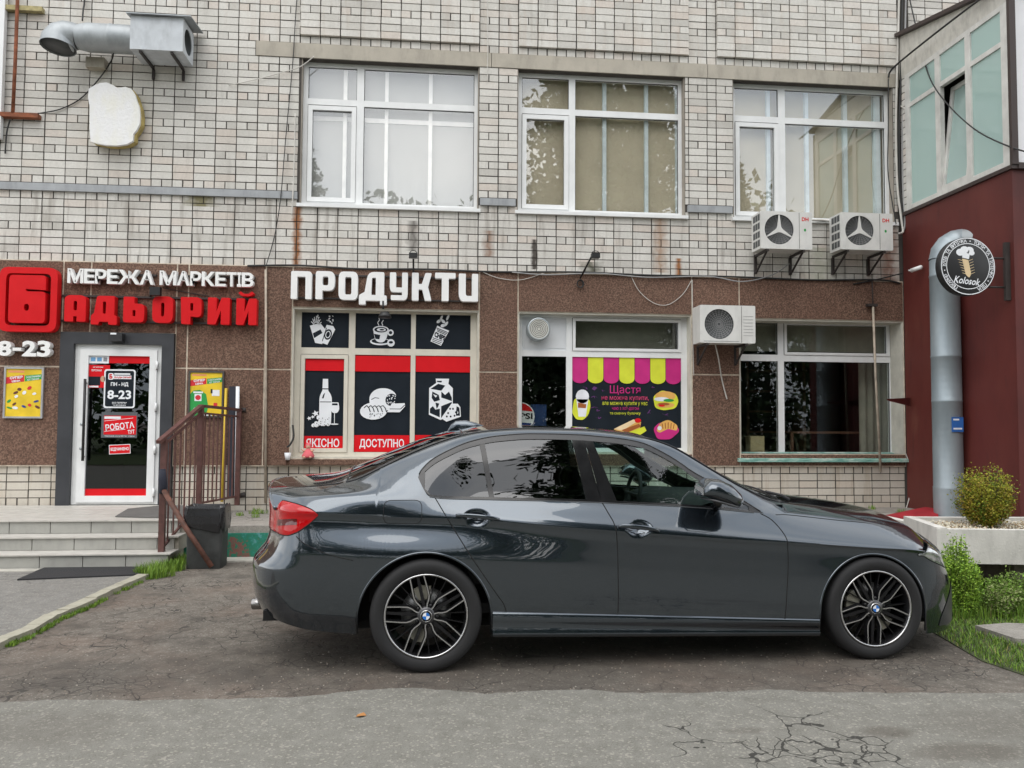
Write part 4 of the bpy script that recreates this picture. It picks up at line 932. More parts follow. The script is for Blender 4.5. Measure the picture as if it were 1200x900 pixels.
def bbur(mb):
    bs(mb, YEL, rounded([(.74, .36, .03), (.82, .30, .03), (.95, .33, .03), (.98, .40, .03), (.95, .47, .03), (.84, .49, .03), (.76, .47, .03)]), 2)
    bs(mb, mat('bun_print', (.72, .40, .10)), ellipse(.855, .355, .095, .045, 18), 3); bs(mb, mat('bun_print'), ellipse(.855, .44, .085, .025, 16), 3); bs(mb, mat('cup_white'), ellipse(.82, .385, .07, .02, 12), 4); bs(mb, mat('green_print'), ellipse(.885, .395, .05, .014, 12), 4.5); bs(mb, mat('coffee_print'), ellipse(.84, .43, .055, .012, 12), 5); bs(mb, REDV, ellipse(.82, .445, .03, .01, 10), 6)
ban('burger_picture', bbur)
def bcro(mb):
    bs(mb, MAG, rounded([(.74, .66, .03), (.80, .60, .03), (.95, .62, .03), (.99, .68, .03), (.9, .76, .03), (.78, .76, .03)]), 2)
    bs(mb, mat('bun_print'), rounded([(.77, .68, .02), (.80, .61, .03), (.88, .57, .04), (.97, .63, .03), (.96, .68, .02), (.88, .66, .02), (.80, .70, .02)]), 3)
    for i in range(5): bs(mb, mat('coffee_print'), [(.82+i*.028, .60+abs(i-2)*.006), (.828+i*.028, .60+abs(i-2)*.006), (.835+i*.024, .66), (.827+i*.024, .66)], 4)
    bs(mb, mat('cup_white'), ellipse(.80, .655, .02, .02, 10), 5)
ban('croissant_picture', bcro)
def bdog(mb):
    bs(mb, mat('bun_print'), [(.38, .67), (.56, .575), (.63, .60), (.62, .66), (.5, .72)], 2); bs(mb, mat('bread_print', (.80, .62, .38)), [(.38, .665), (.56, .575), (.6, .59), (.46, .68)], 3); bs(mb, mat('coffee_print'), [(.45, .675), (.61, .615), (.63, .64), (.5, .70)], 4); bs(mb, YEL, [(.5, .70), (.66, .64), (.68, .68), (.62, .72)], 5); bs(mb, REDV, ellipse(.6, .585, .03, .022, 10), 6)
ban('hotdog_picture', bdog)
def bdoo(mb):
    r = random.Random(4); V = mat('violet_print', (.12, .03, .16))
    for cx_, cz_ in ((.2, .36), (.2, .46), (.22, .5), (.13, .28), (.27, .3), (.72, .28), (.7, .5), (.24, .57), (.85, .53)):
        for k in range(3): a = r.uniform(0, 6.3); bs(mb, V, [(cx_, cz_), (cx_+.035*cos(a), cz_+.018*sin(a)), (cx_+.035*cos(a)+.006, cz_+.018*sin(a)+.004), (cx_+.006, cz_+.004)], 1)
    bs(mb, V, [(.2, .27), (.23, .285), (.205, .31), (.18, .295)], 1)
tag(ban('doodles', bdoo), kind='stuff')

# ================================================================== THE CAR
import numpy as np
CAR_O = (-.0246, -4.769, .0); CAR_A = rad(.897)
def tab(pts, sg=.025):
    X = np.array([p[0] for p in pts], float); Y = np.array([p[1] for p in pts], float)
    h = np.diff(X); d = np.diff(Y)/h; m = np.zeros(len(X)); m[0], m[-1] = d[0], d[-1]
    for i in range(1, len(X)-1):
        if d[i-1]*d[i] > 0: w1, w2 = 2*h[i]+h[i-1], h[i]+2*h[i-1]; m[i] = (w1+w2)/(w1/d[i-1]+w2/d[i])
    g = np.arange(-2., 4.6, .004); i = np.clip(np.searchsorted(X, g)-1, 0, len(h)-1); t = (g-X[i])/h[i]
    v = (2*t**3-3*t**2+1)*Y[i]+(t**3-2*t**2+t)*h[i]*m[i]+(-2*t**3+3*t**2)*Y[i+1]+(t**3-t**2)*h[i]*m[i+1]
    v = np.where(g < X[0], Y[0]+(g-X[0])*m[0], np.where(g > X[-1], Y[-1]+(g-X[-1])*m[-1], v))
    if sg: k = np.arange(-60, 61); ker = np.exp(-.5*(k*.004/sg)**2); ker /= ker.sum(); v = np.convolve(np.pad(v, 60, 'edge'), ker, 'valid')
    return lambda x: float(np.interp(x, g, v))
XR, XF, RA, RN, HW = -1.119, 3.61, .5, 2.6, .905
XC0, XC1, YC = -1.004, 3.453, .70
def halfw(x):
    if x < XR+RA: q = max(0., min(1., (RA-(x-XR))/RA)); return HW*(1-q**RN)**(1/RN)
    if x > XF-.65: q = max(0., min(1., (.65-(XF-x))/.65)); return HW*(1-q**RN)**(1/RN)
    return HW
_hwt = tab([(x, halfw(x)) for x in np.arange(-1.11, 3.6, .03)], .02)
prR = tab([(.10, .12), (.2, .09), (.255, .10), (.295, .055), (.388, .012), (.48, .0), (.6, .0), (.645, .03), (.70, .075), (.79, .098), (.90, .098), (1.0, .094), (1.07, .098), (1.11, .118), (1.2, .14)], .012)
prF = tab([(.05, -.17), (.10, -.04), (.16, -.005), (.30, .0), (.40, .0), (.483, -.013), (.552, -.045), (.615, -.075), (.667, -.12), (.72, -.16), (.80, -.19), (1.0, -.2)], .015)
def shift(x, z):
    wr = max(0., 1-max(0., x-XC0)/.45)**2; wf = max(0., 1-max(0., XC1-x)/.34)**2
    return prR(z)*wr + prF(z)*wf
Sz = tab([(-1.1, .945), (-.93, .943), (-.64, .933), (-.26, .908), (.22, .893), (.60, .865), (.97, .834), (1.4, .80), (1.83, .766), (2.3, .735), (2.6, .712), (2.8, .697), (3.05, .682), (3.25, .655), (3.45, .61)], .06)
B0y = tab([(-1.05, .79), (-.7, .80), (-.3, .812), (.04, .805), (.97, .802), (1.73, .802), (2.12, .79), (2.37, .775), (2.6, .765), (2.96, .745), (3.2, .72), (3.45, .70)], .05)
B0z = tab([(-1.05, .985), (-.9, 1.0), (-.7, 1.02), (-.3, 1.03), (.04, 1.015), (.385, 1.003), (.97, .986), (1.73, .943), (2.12, .905), (2.37, .872), (2.6, .845), (2.96, .808), (3.2, .757), (3.45, .658)], .04)
R0y = tab([(-1.05, .71), (-.7, .705), (-.45, .69), (-.2, .695), (0, .71), (.12, .69), (.26, .65), (.43, .63), (.66, .62), (.97, .62), (1.23, .63), (1.37, .64), (1.48, .65), (1.59, .68), (1.68, .71), (1.79, .73), (1.97, .755), (2.12, .745), (2.3, .71), (2.6, .68), (2.96, .64), (3.2, .60), (3.45, .56)], .035)
R0z = tab([(-1.05, 1.025), (-.7, 1.05), (-.45, 1.075), (-.2, 1.155), (0, 1.233), (.12, 1.292), (.26, 1.351), (.43, 1.385), (.66, 1.401), (.97, 1.395), (1.23, 1.373), (1.37, 1.345), (1.48, 1.299), (1.59, 1.232), (1.68, 1.168), (1.79, 1.106), (1.97, 1.018), (2.12, .958), (2.3, .925), (2.6, .893), (2.96, .85), (3.2, .80), (3.45, .692)], .022)
Qy = tab([(-1.05, .60), (-.06, .595), (.19, .58), (.4, .565), (.66, .555), (.97, .555), (1.23, .565), (1.43, .585), (1.57, .61), (1.68, .64), (1.76, .66), (1.93, .69), (2.06, .69), (2.2, .66), (2.37, .62), (2.6, .58), (2.94, .53), (3.2, .48), (3.45, .42)], .04)
Qz = tab([(-1.05, 1.045), (-.9, 1.062), (-.8, 1.067), (-.69, 1.073), (-.55, 1.088), (-.46, 1.108), (-.29, 1.188), (-.06, 1.298), (.1, 1.358), (.19, 1.385), (.4, 1.422), (.66, 1.436), (.97, 1.431), (1.23, 1.409), (1.43, 1.373), (1.57, 1.327), (1.68, 1.266), (1.76, 1.215), (1.93, 1.112), (2.06, 1.045), (2.2, .988), (2.37, .952), (2.6, .925), (2.75, .903), (2.94, .880), (3.13, .832), (3.3, .775), (3.45, .715)], .03)
Cz = tab([(-1.12, 1.072), (-1.0, 1.085), (-.9, 1.092), (-.78, 1.100), (-.65, 1.112), (-.55, 1.138), (-.45, 1.18), (-.29, 1.25), (-.11, 1.325), (.04, 1.38), (.2, 1.42), (.36, 1.446), (.6, 1.454), (.91, 1.450), (1.16, 1.438), (1.37, 1.412), (1.6, 1.338), (1.8, 1.246), (2.0, 1.15), (2.2, 1.05), (2.32, 1.0), (2.45, .975), (2.55, .962), (2.8, .932), (3.05, .897), (3.25, .850), (3.4, .793), (3.5, .742), (3.6, .705)], .03)
DT = tab([(-.06, 1.136), (-.055, 1.158), (-.041, 1.178), (.018, 1.236), (.119, 1.293), (.263, 1.351), (.43, 1.385), (.66, 1.401), (.97, 1.395), (1.07, 1.387), (1.223, 1.373), (1.373, 1.345), (1.476, 1.299), (1.59, 1.232), (1.683, 1.163), (1.789, 1.104), (1.969, 1.0), (2.119, .906)], .006)
DB = tab([(-.06, 1.134), (-.045, 1.10), (-.02, 1.055), (.005, 1.024), (.038, 1.016), (.385, 1.003), (.97, .986), (1.164, .976), (1.73, .943), (2.119, .905)], .006)
DX0, DX1 = -.059, 2.118
AR = [(-.012, .305, .3965), (2.788, .300, .356)]
PULL = tab([(-1.2, .020), (-.9, .026), (-.6, .048), (-.25, .060), (.1, .054), (.35, .036), (.7, .013), (1.2, .004), (2.1, .005), (2.7, .012), (3.1, .010), (3.45, .006), (3.7, .0)], .06)
def pull(t, z):
    k = max(0., min(1., (z-(Sz(t)-.235))/.215)); return PULL(t)*k*k*(3-2*k)
def zbot(t):
    x = t
    for cx0, cz0, r_ in AR:
        if abs(x-cx0) < r_: return cz0+sqrt(max(0, r_*r_-(x-cx0)**2))
    if x < -.3: return _rb(x)
    if x > 3.0: return .15 if x < 3.5 else .15
    return .345-.0415*(x-.38)
_rb = tab([(-1.9, .30), (-1.05, .30), (-.98, .31), (-.87, .29), (-.71, .26), (-.42, .225)], .02)
inset = tab([(-.05, 0), (0, 0), (.008, .004), (.025, .0085), (.06, .0105), (.10, .0105), (.16, .0105), (.26, .008), (.36, .006), (.46, .010), (.56, .024), (.7, .065), (.9, .1)], .006)
def section(x):
    """side curve from crease S up to Q as a dense polyline (y, z)"""
    ys = _hwt(x) if XC0 < x < XC1 else YC; s_ = ys/HW; ys -= PULL(x)
    S_ = (ys, Sz(x)); P = [S_, (B0y(x)*s_, B0z(x)), (R0y(x)*s_, R0z(x)), (Qy(x)*s_, Qz(x))]
    out_ = []
    # Catmull-Rom with end tangents that leave S steeply and reach Q flat
    T0 = (S_[0]+.01, S_[1]-.09); T3 = (P[3][0]-.12, P[3][1]+.02)
    pts = [T0]+P+[T3]
    for i in range(3):
        p0, p1, p2, p3 = pts[i], pts[i+1], pts[i+2], pts[i+3]
        t1 = sqrt((p1[0]-p0[0])**2+(p1[1]-p0[1])**2)**.5; t2 = t1+sqrt((p2[0]-p1[0])**2+(p2[1]-p1[1])**2)**.5; t3 = t2+sqrt((p3[0]-p2[0])**2+(p3[1]-p2[1])**2)**.5
        for k in range(10):
            t = t1+(t2-t1)*k/10; c = []
            for a in (0, 1):
                A1 = (t1-t)/t1*p0[a]+t/t1*p1[a]; A2 = (t2-t)/(t2-t1)*p1[a]+(t-t1)/(t2-t1)*p2[a]; A3 = (t3-t)/(t3-t2)*p2[a]+(t-t2)/(t3-t2)*p3[a]
                B1 = (t2-t)/t2*A1+t/t2*A2; B2 = (t3-t)/(t3-t1)*A2+(t-t1)/(t3-t1)*A3; c.append((t2-t)/(t2-t1)*B1+(t-t1)/(t2-t1)*B2)
            out_.append((c[0], c[1]))
    out_.append(P[3])
    for i in range(1, len(out_)):
        if out_[i][1] <= out_[i-1][1]+1e-5: out_[i] = (out_[i][0], out_[i-1][1]+1e-5)
    return out_
_sc = {}
def sec(x):
    k = round(x, 4)
    if k not in _sc: s_ = section(k); _sc[k] = (np.array([p[1] for p in s_]), np.array([p[0] for p in s_]))
    return _sc[k]
def flare(x, z):
    f = 0.
    for cx0, cz0, r_ in AR:
        d = sqrt((x-cx0)**2+max(0, z-cz0)**2)-r_
        if d < .09 : f = max(f, .0*(1-max(0, d)/.09)**2)
    return f
def low(t, z):
    if t < XC0: y = max(0., YC-(XC0-t)); x = XR+RA*(1-(1-(y/HW)**RN)**(1/RN)); sx = XC0
    elif t > XC1: y = max(0., YC-(t-XC1)); x = XF-.65*(1-(1-(y/HW)**RN)**(1/RN)); sx = XC1
    else: y = _hwt(t); x = t; sx = t
    i_ = inset(Sz(sx)-z); wy = min(1., y/.5)
    return Vector((x+shift(sx if (t < XC0 or t > XC1) else t, z), -(y-i_*wy-pull(sx, z)*wy+flare(x, z)*wy), z))
def side(x, z):
    Z, Y = sec(x); return Vector((x+shift(x, z), -float(np.interp(z, Z, Y)), z))
def surf(t, z, off=0.):
    def f(t, z): return low(t, z) if (t < XC0 or t > XC1 or z <= Sz(t)) else side(t, z)
    p = f(t, z)
    if off:
        e = .006; n = (f(t+e, z)-f(t-e, z)).cross(f(t, z+e)-f(t, z-e)); n.normalize()
        if n.y > 0: n = -n
        p = p+n*off
    return p
def nom(x, z):     # nominal station whose surface point lies at real x
    t = x
    for _ in range(12): t = x-shift(max(XC0, min(XC1, t)), z)
    return t
def sectop(x0, y):   # height of station x0's section at half width y (incl. crown part)
    Z, Y = sec(x0); yq = Y[-1]
    if y <= yq: zc, zq = Cz(x0 if abs(x0) < 90 else x0), Z[-1]; return crown(x0, y)
    return float(np.interp(-y, -Y, Z))
def bow(x):          # how far the centre of the section runs ahead of its edge
    if x < -.3: return (XR-XC0)*max(0., 1-(x-XC0)/.5)**2
    if x > 2.6: return (XF-XC1)*max(0., 1-(XC1-x)/.5)**2
    return 0.
def crown(x, y):
    yq, zq = sec(x)[1][-1], sec(x)[0][-1]; zc = Cz(x+bow(x)*.8); return zc-(zc-zq)*(y/yq)**2.25
def xoff(x, y):
    ys = _hwt(x) if XC0 < x < XC1 else YC; b = bow(x)
    if not b: return 0.
    if x < 0: g0 = XR+RA*(1-(1-(y/HW)**RN)**(1/RN)); g1 = XR+RA*(1-(1-(min(ys, YC)/HW)**RN)**(1/RN)); return (g0-g1)*max(0., 1-(x-XC0)/.5)**2
    g0 = XF-.65*(1-(1-(y/HW)**RN)**(1/RN)); g1 = XF-.65*(1-(1-(min(ys, YC)/HW)**RN)**(1/RN)); return (g0-g1)*max(0., 1-(XC1-x)/.5)**2
# ---- stations
xs_ = set(np.round(np.arange(XC0, XC1, .02), 4)); xs_ |= {XC0, XC1}
for cx0, cz0, r_ in AR:
    for k in range(0, 41): xs_.add(round(cx0-r_*cos(pi*k/40)*.9997, 5))
    for s_ in (-1, 1): xs_.add(round(cx0+s_*(r_+.0012), 5))
for x in np.arange(DX0, .03, .005): xs_.add(round(float(x), 4))
for a_, b_ in ((.20, .40), (1.17, 1.38)):
    for x in np.arange(a_, b_, .005): xs_.add(round(float(x), 4))
for x in (DX0-.002, DX1, DX1+.002, 2.10, 2.08): xs_.add(round(x, 4))
xs_ = sorted(xs_); st_ = [xs_[0]]
for x in xs_[1:]:
    if x-st_[-1] > .0009: st_.append(x)
fr = list(np.arange(.035, .7001, .035))
T_ = [XC0-d for d in reversed(fr)] + st_ + [XC1+d for d in fr]
NL, NA, NB, NQ, NC = 46, 9, 14, 5, 12
vl = [0, .02, .05]+[.05+.83*k/(NL-9) for k in range(1, NL-8)]+[.92, .95, .975, .99, 1.]
def ztopf(t): 
    if t < XC0: return sectop(XC0, YC-(XC0-t))
    if t > XC1: return sectop(XC1, YC-(t-XC1))
    return Sz(t)
cols_ = []
for t in T_:
    zb_, zt_ = zbot(t), ztopf(t); col = [low(t, zb_+(zt_-zb_)*v) for v in vl]; zz_ = [zb_+(zt_-zb_)*v for v in vl]
    if XC0-1e-6 <= t <= XC1+1e-6:
        Z, Y = sec(t); zS, zQ = Z[0], Z[-1]
        if DX0 <= t <= DX1: zB, zR = DB(t), max(DT(t), DB(t)+.0005)
        elif t < DX0: k = min(1, (DX0-t)/.25); f_ = (1.135-Z[0])/(Z[-1]-Z[0]) if t > -.3 else .55; f_ = min(.75, max(.3, f_)); zB, zR = zS+(zQ-zS)*(f_-.18*k), zS+(zQ-zS)*(f_+.12*k)
        else: k = min(1, (t-DX1)/.25); f_ = min(.8, max(.3, (.905-(t-DX1)*.12-zS)/(zQ-zS))); zB, zR = zS+(zQ-zS)*(f_-.12*k), zS+(zQ-zS)*(f_+.12*k+.001)
        zR = min(zR, zQ-.008)
        lv = [zS+(zB-zS)*(k/NA) for k in range(1, NA+1)]+[zB+(zR-zB)*(k/NB) for k in range(1, NB+1)]+[zR+(zQ-zR)*(k/NQ) for k in range(1, NQ+1)]
        for z in lv:
            p = side(t, z); p.x += xoff(t, -p.y); col.append(p); zz_.append(z)
        yq = Y[-1]
        for k in range(1, NC+1):
            y = yq*(1-k/NC); z = crown(t, y); col.append(Vector((t+xoff(t, y)+shift(t, z), -y, z))); zz_.append(z)
    cols_.append((t, col, zz_))
nlow = len(vl); nfull = nlow+NA+NB+NQ+NC
V, idx = [], {}
for i, (t, col, zz_) in enumerate(cols_):
    for j, p in enumerate(col): idx[(i, j)] = len(V); V.append(p)
CR = [(.039, 1.021), (.224, .726), (.402, .467), (.45, .40), (.471, .345)]; CM = [(1.069, .983), (1.100, .92), (1.128, .854), (1.144, .725), (1.148, .392), (1.146, .325)]; CF = [(2.095, .905), (2.155, .871), (2.20, .81), (2.223, .745), (2.229, .624), (2.215, .43), (2.203, .27)]
CB = [(-1.9, .80), (-.80, .80), (-.762, .800), (-.71, .760), (-.577, .701), (-.384, .654), (-.20, .640)]
def xat(line, z):
    z_ = [p[1] for p in line][::-1]; x_ = [p[0] for p in line][::-1]; return float(np.interp(z, z_, x_))
def zat(line, x): return float(np.interp(x, [p[0] for p in line], [p[1] for p in line]))
HX0, HX1, WX0, WX1, BX1, BX2 = 2.33, 3.6, 1.40, 2.30, -.50, .22
F = {}
jS, jB, jR, jQ = nlow-1, nlow-1+NA, nlow-1+NA+NB, nlow-1+NA+NB+NQ
def put(nm, f): F.setdefault(nm, []).append(f)
ncol = len(cols_)
for i in range(ncol-1):
    t0, t1 = cols_[i][0], cols_[i+1][0]; tm = (t0+t1)/2; nj = min(len(cols_[i][1]), len(cols_[i+1][1]))
    for j in range(nj-1):
        q = (idx[(i, j)], idx[(i+1, j)], idx[(i+1, j+1)], idx[(i, j+1)])
        c = (V[q[0]]+V[q[1]]+V[q[2]]+V[q[3]])/4
        if j < jB and any(any(((V[k].x-hx)/.074)**2+((V[k].z-hz0+.002)/.046)**2 < 1 for k in q) for hx, hz0 in ((.2965, .90), (1.2765, .8285))): continue
        if j < jB:
            if t1 <= XC0+1e-5 or t0 >= XC1-1e-5: nm = ('rear_bumper' if c.z < .80 else 'boot_face') if tm < 0 else 'front_bumper'
            elif c.x < -.2 and c.z < zat(CB, c.x) and tm < -.3: nm = 'rear_bumper'
            elif tm > 3.1 and c.z < .60: nm = 'front_bumper'
            elif c.x > xat(CF, c.z): nm = 'front_wing'
            elif c.x > xat(CM, c.z): nm = 'front_door'
            elif c.x > xat(CR, c.z): nm = 'rear_door'
            else: nm = 'rear_wing'
        elif j < jR:
            if DX0-1e-4 <= t0 and t1 <= DX1+1e-4: continue
            nm = 'rear_wing' if tm < 1 else 'front_wing'
        elif j < jQ: nm = ('body_shell' if tm < HX0 and tm > BX1 else 'bonnet' if tm > 1 else 'rear_wing')
        else:
            if tm > HX0: nm = 'bonnet'
            elif tm > WX1: nm = 'cowl'
            elif tm > WX0: nm = 'windscreen'
            elif tm > BX2: nm = 'roof'
            elif tm > BX1: nm = 'rear_window'
            else: nm = 'boot_lid'
        put(nm, q)
# smooth normals of the whole skin, kept when it is split into panels
NRM = [Vector((0, 0, 0)) for _ in V]
for fs in F.values():
    for q in fs:
        n = (V[q[2]]-V[q[0]]).cross(V[q[3]]-V[q[1]])
        if n.length > 1e-9:
            n_ = n
            for k in q: NRM[k] += n_
for i in range(len(V)):
    if abs(V[i].y) < 1e-6: NRM[i].y = 0
    if NRM[i].length < 1e-12: NRM[i] = Vector((0, -1, 0))
    NRM[i].normalize()
pt = M('mineral_grey_paint'); pt.set(Metallic=.85, Roughness=.17, Coat_Weight=1., Coat_Roughness=.015, Coat_IOR=1.72)
nz_ = pt.noise(pt.coord('Object'), 900, 2); pt.col(pt.ramp(nz_, [(.35, (.034, .046, .060)), (.65, (.051, .068, .086))]))
geo = pt.n.new('ShaderNodeNewGeometry'); mxs = pt.n.new('ShaderNodeMixShader'); dfs = pt.n.new('ShaderNodeBsdfDiffuse'); dfs.inputs[0].default_value = (.012, .012, .013, 1)
pt.l.new(geo.outputs['Backfacing'], mxs.inputs[0]); pt.l.new(pt.p.outputs[0], mxs.inputs[1]); pt.l.new(dfs.outputs[0], mxs.inputs[2]); pt.l.new(mxs.outputs[0], pt.n['Material Output'].inputs['Surface'])
PAINT = pt.m
GBLK = mat('gloss_black_trim', (.012, .012, .013), .12, spec=.5); SBLK = mat('satin_black_trim', (.035, .035, .037), .32); GAP = mat('panel_gap', (.004, .004, .004), .8); RUB = mat('tyre_rubber', (.014, .014, .015), .75, bump=.2, bscale=120)
CHR = mat('chrome', (.7, .7, .7), .12, metal=1.); INT = mat('car_interior', (.018, .018, .02), .7); SEAT = mat('seat_leather', (.03, .03, .032), .5)
def cglass(name, tint, base):
    return glass(name, tint, base)
TINT = cglass('privacy_glass', (.05, .055, .055), .03); CLR = cglass('clear_car_glass', (.62, .76, .72), .03); WSG = cglass('windscreen_glass', (.55, .68, .64), .05)
car = empty('parked_car', CAR_O, CAR_A); tag(car, 'dark grey four-door sedan parked side-on in front of the shop', 'car')
def L(mb, name, m=None, par=None, fix=True): return mb.build(name, m, par or car, local=True, fix=fix)
def panel(name, keys, m, both=False, sgn=1, par=None, thick=0.):
    vs, fs, ns, mp_ = [], [], [], {}
    for s_ in ((1, -1) if both else (sgn,)):
        mp_.clear()
        for k in keys:
            for q in F.get(k, []):
                f = []
                for v in q:
                    if v not in mp_:
                        mp_[v] = len(vs); vs.append((V[v].x, V[v].y*s_, V[v].z)); ns.append((NRM[v].x, NRM[v].y*s_, NRM[v].z))
                    f.append(mp_[v])
                fs.append(tuple(f) if s_ == 1 else tuple(reversed(f)))
    me = bpy.data.meshes.new(name); me.from_pydata(vs, [], fs); me.materials.append(m)
    for p in me.polygons: p.use_smooth = True
    me.update(); me.normals_split_custom_set_from_vertices(ns)
    o = bpy.data.objects.new(name, me); COL.objects.link(o); o.parent = par or car; WL[o] = (0, 0, 0); return o
rdoor = {}; fdoor = {}
for s_ in (1, -1):
    rdoor[s_] = panel('rear_door', ['rear_door'], PAINT, sgn=s_); fdoor[s_] = panel('front_door', ['front_door'], PAINT, sgn=s_)
    panel('front_wing', ['front_wing'], PAINT, sgn=s_); panel('rear_wing', ['rear_wing'], PAINT, sgn=s_)
panel('rear_bumper', ['rear_bumper'], PAINT, True); panel('front_bumper', ['front_bumper'], PAINT, True); panel('bonnet', ['bonnet'], PAINT, True); panel('boot_lid', ['boot_lid', 'boot_face'], PAINT, True)
panel('roof', ['roof', 'body_shell'], PAINT, True); panel('cowl_panel', ['cowl'], SBLK, True); panel('windscreen', ['windscreen'], WSG, True); panel('rear_window', ['rear_window'], TINT, True)
for te, nm in ((XC1, 'bonnet_front_edge'), (XC0, 'boot_rear_edge')):     # rolled edges where the lids meet the bumpers
    c_ = next(c for t, c, _ in cols_ if abs(t-te) < 1e-6)[nlow-1:]
    L(MB().use(PAINT).tube([(p.x-.004*(1 if te > 0 else -1), p.y, p.z-.003) for p in c_]+[(p.x-.004*(1 if te > 0 else -1), -p.y, p.z-.003) for p in reversed(c_[:-1])], .011, 8), nm)
# ---- ruled patches that follow the skin
def patch(name, zl, zu, xl, xr, m, off, nu, nv, par=None, sgn=1, smooth=True, fix=False, mb=None):
    """zl/zu: lower and upper height as functions of x; xl/xr: x of the ends as functions of z"""
    rows = []
    for i in range(nu+1):
        r_ = []
        for j in range(nv+1):
            u, v = i/nu, j/nv; x = (xl(1.1)+xr(1.1))/2; z = 1.1
            for _ in range(14): z = zl(x)+(zu(x)-zl(x))*v; x = xl(z)+(xr(z)-xl(z))*u
            p = surf(nom(x, z), z, off); r_.append((p.x, p.y*sgn, p.z))
        rows.append(r_)
    own = mb is None; mb = mb or MB(); mb.use(m)
    if sgn < 0: rows = rows[::-1]
    mb.grid(rows, smooth)
    return L(mb, name, None, par, fix) if own else mb
def lin(a, b): return lambda z: a[0]+(b[0]-a[0])*(z-a[1])/(b[1]-a[1])
def cl(x): return max(DX0, min(DX1, x))
TT = lambda x: max(DT(cl(x))-.034*min(1, max(0, (DT(cl(x))-DB(cl(x)))/.12)), DB(cl(x))+.0004)
BB = lambda x: DB(cl(x))+.014*min(1, max(0, (DT(cl(x))-DB(cl(x)))/.12))
tipx = lambda z: DX0+.002; endx = lambda z: DX1-.002
for s_ in (1, -1):
    # the black surround and its brighter outer bead
    o = patch('window_surround', TT, lambda x: DT(cl(x)), tipx, endx, SBLK, -.001, 90, 3, None, s_)
    o = patch('window_base_trim', lambda x: DB(cl(x)), BB, tipx, endx, GBLK, .0005, 60, 2, None, s_)
    # corner of the surround at the rear tip
    lA, lB = lin((.371, 1.018), (.325, 1.31)), lin((.400, 1.028), (.356, 1.316)); pA, pB, pM = lin((.973, .991), (.908, 1.364)), lin((1.170, .974), (1.045, 1.358)), lin((1.069, .983), (.985, 1.385))
    gT = lambda x: TT(x)+.004; gB = lambda x: BB(x)-.003
    qg = patch('quarter_glass', gB, gT, lambda z: DX0+.036, lA, TINT, -.006, 16, 10, rdoor[s_], s_)
    patch('rear_side_window', gB, gT, lB, pA, TINT, -.006, 24, 12, rdoor[s_], s_); patch('front_side_window', gB, gT, pB, lambda z: DX1-.09, CLR, -.006, 34, 12, fdoor[s_], s_)
    patch('window_divider', BB, TT, lA, lB, GBLK, -.002, 3, 10, rdoor[s_], s_); patch('pillar_trim', BB, TT, pA, lambda z: pM(z)-.0008, GBLK, -.001, 4, 10, rdoor[s_], s_); patch('pillar_trim', BB, TT, lambda z: pM(z)+.0008, pB, GBLK, -.001, 4, 10, fdoor[s_], s_)
    patch('quarter_trim', lambda x: DB(cl(x))+.0002, lambda x: DT(cl(x))-.0002, lambda z: DX0+.001, lambda z: DX0+.040, SBLK, -.0015, 8, 4, rdoor[s_], s_)
    patch('mirror_triangle', BB, TT, lambda z: DX1-.095, lambda z: DX1-.004, GBLK, -.002, 8, 5, fdoor[s_], s_)
def line(name, pts, m=GAP, r=.0032, off=.0, par=None, n=6, both=True, sub=6):
    P = []
    for a, b in zip(pts, pts[1:]):
        for k in range(sub): P.append((a[0]+(b[0]-a[0])*k/sub, a[1]+(b[1]-a[1])*k/sub))
    P.append(pts[-1]); q = [surf(nom(x, z), z, off) for x, z in P]
    for s_ in ((1, -1) if both else (1,)): L(MB().use(m).tube([(p.x, p.y*s_, p.z) for p in q], r, n), name, None, par)
def smoothl(pts, sub=5):
    o_ = []
    for i in range(len(pts)-1):
        p0, p1, p2, p3 = pts[max(i-1, 0)], pts[i], pts[i+1], pts[min(i+2, len(pts)-1)]
        for k in range(sub):
            t = k/sub; o_.append(tuple(.5*((2*p1[a])+(p2[a]-p0[a])*t+(2*p0[a]-5*p1[a]+4*p2[a]-p3[a])*t*t+(3*p1[a]-p0[a]-3*p2[a]+p3[a])*t**3) for a in (0, 1)))
    return o_+[pts[-1]]
line('door_gap', smoothl(CR), sub=2); line('door_gap', smoothl(CM), sub=2); line('door_gap', smoothl(CF), sub=2)
line('bumper_gap', smoothl([(-.762, .800), (-.71, .760), (-.577, .701), (-.43, .663)]), r=.0026, sub=2)
line('beltline_bead', [(x, DB(cl(x))-.002) for x in np.arange(.01, 2.10, .06)], mat('dull_chrome', (.08, .085, .09), .35, metal=.5), .0035, sub=1)
line('surround_bead', [(x, DT(cl(x))+.001) for x in list(np.arange(-.055, .05, .01))+list(np.arange(.06, 2.11, .04))], SBLK, .0035, sub=1)
fd = [(a[0], a[1]) for a in rrect(-.262, .866, -.036, 1.003, .045, 6)]; fd.append(fd[0]); line('fuel_flap_gap', fd, r=.0022, both=False, sub=2)
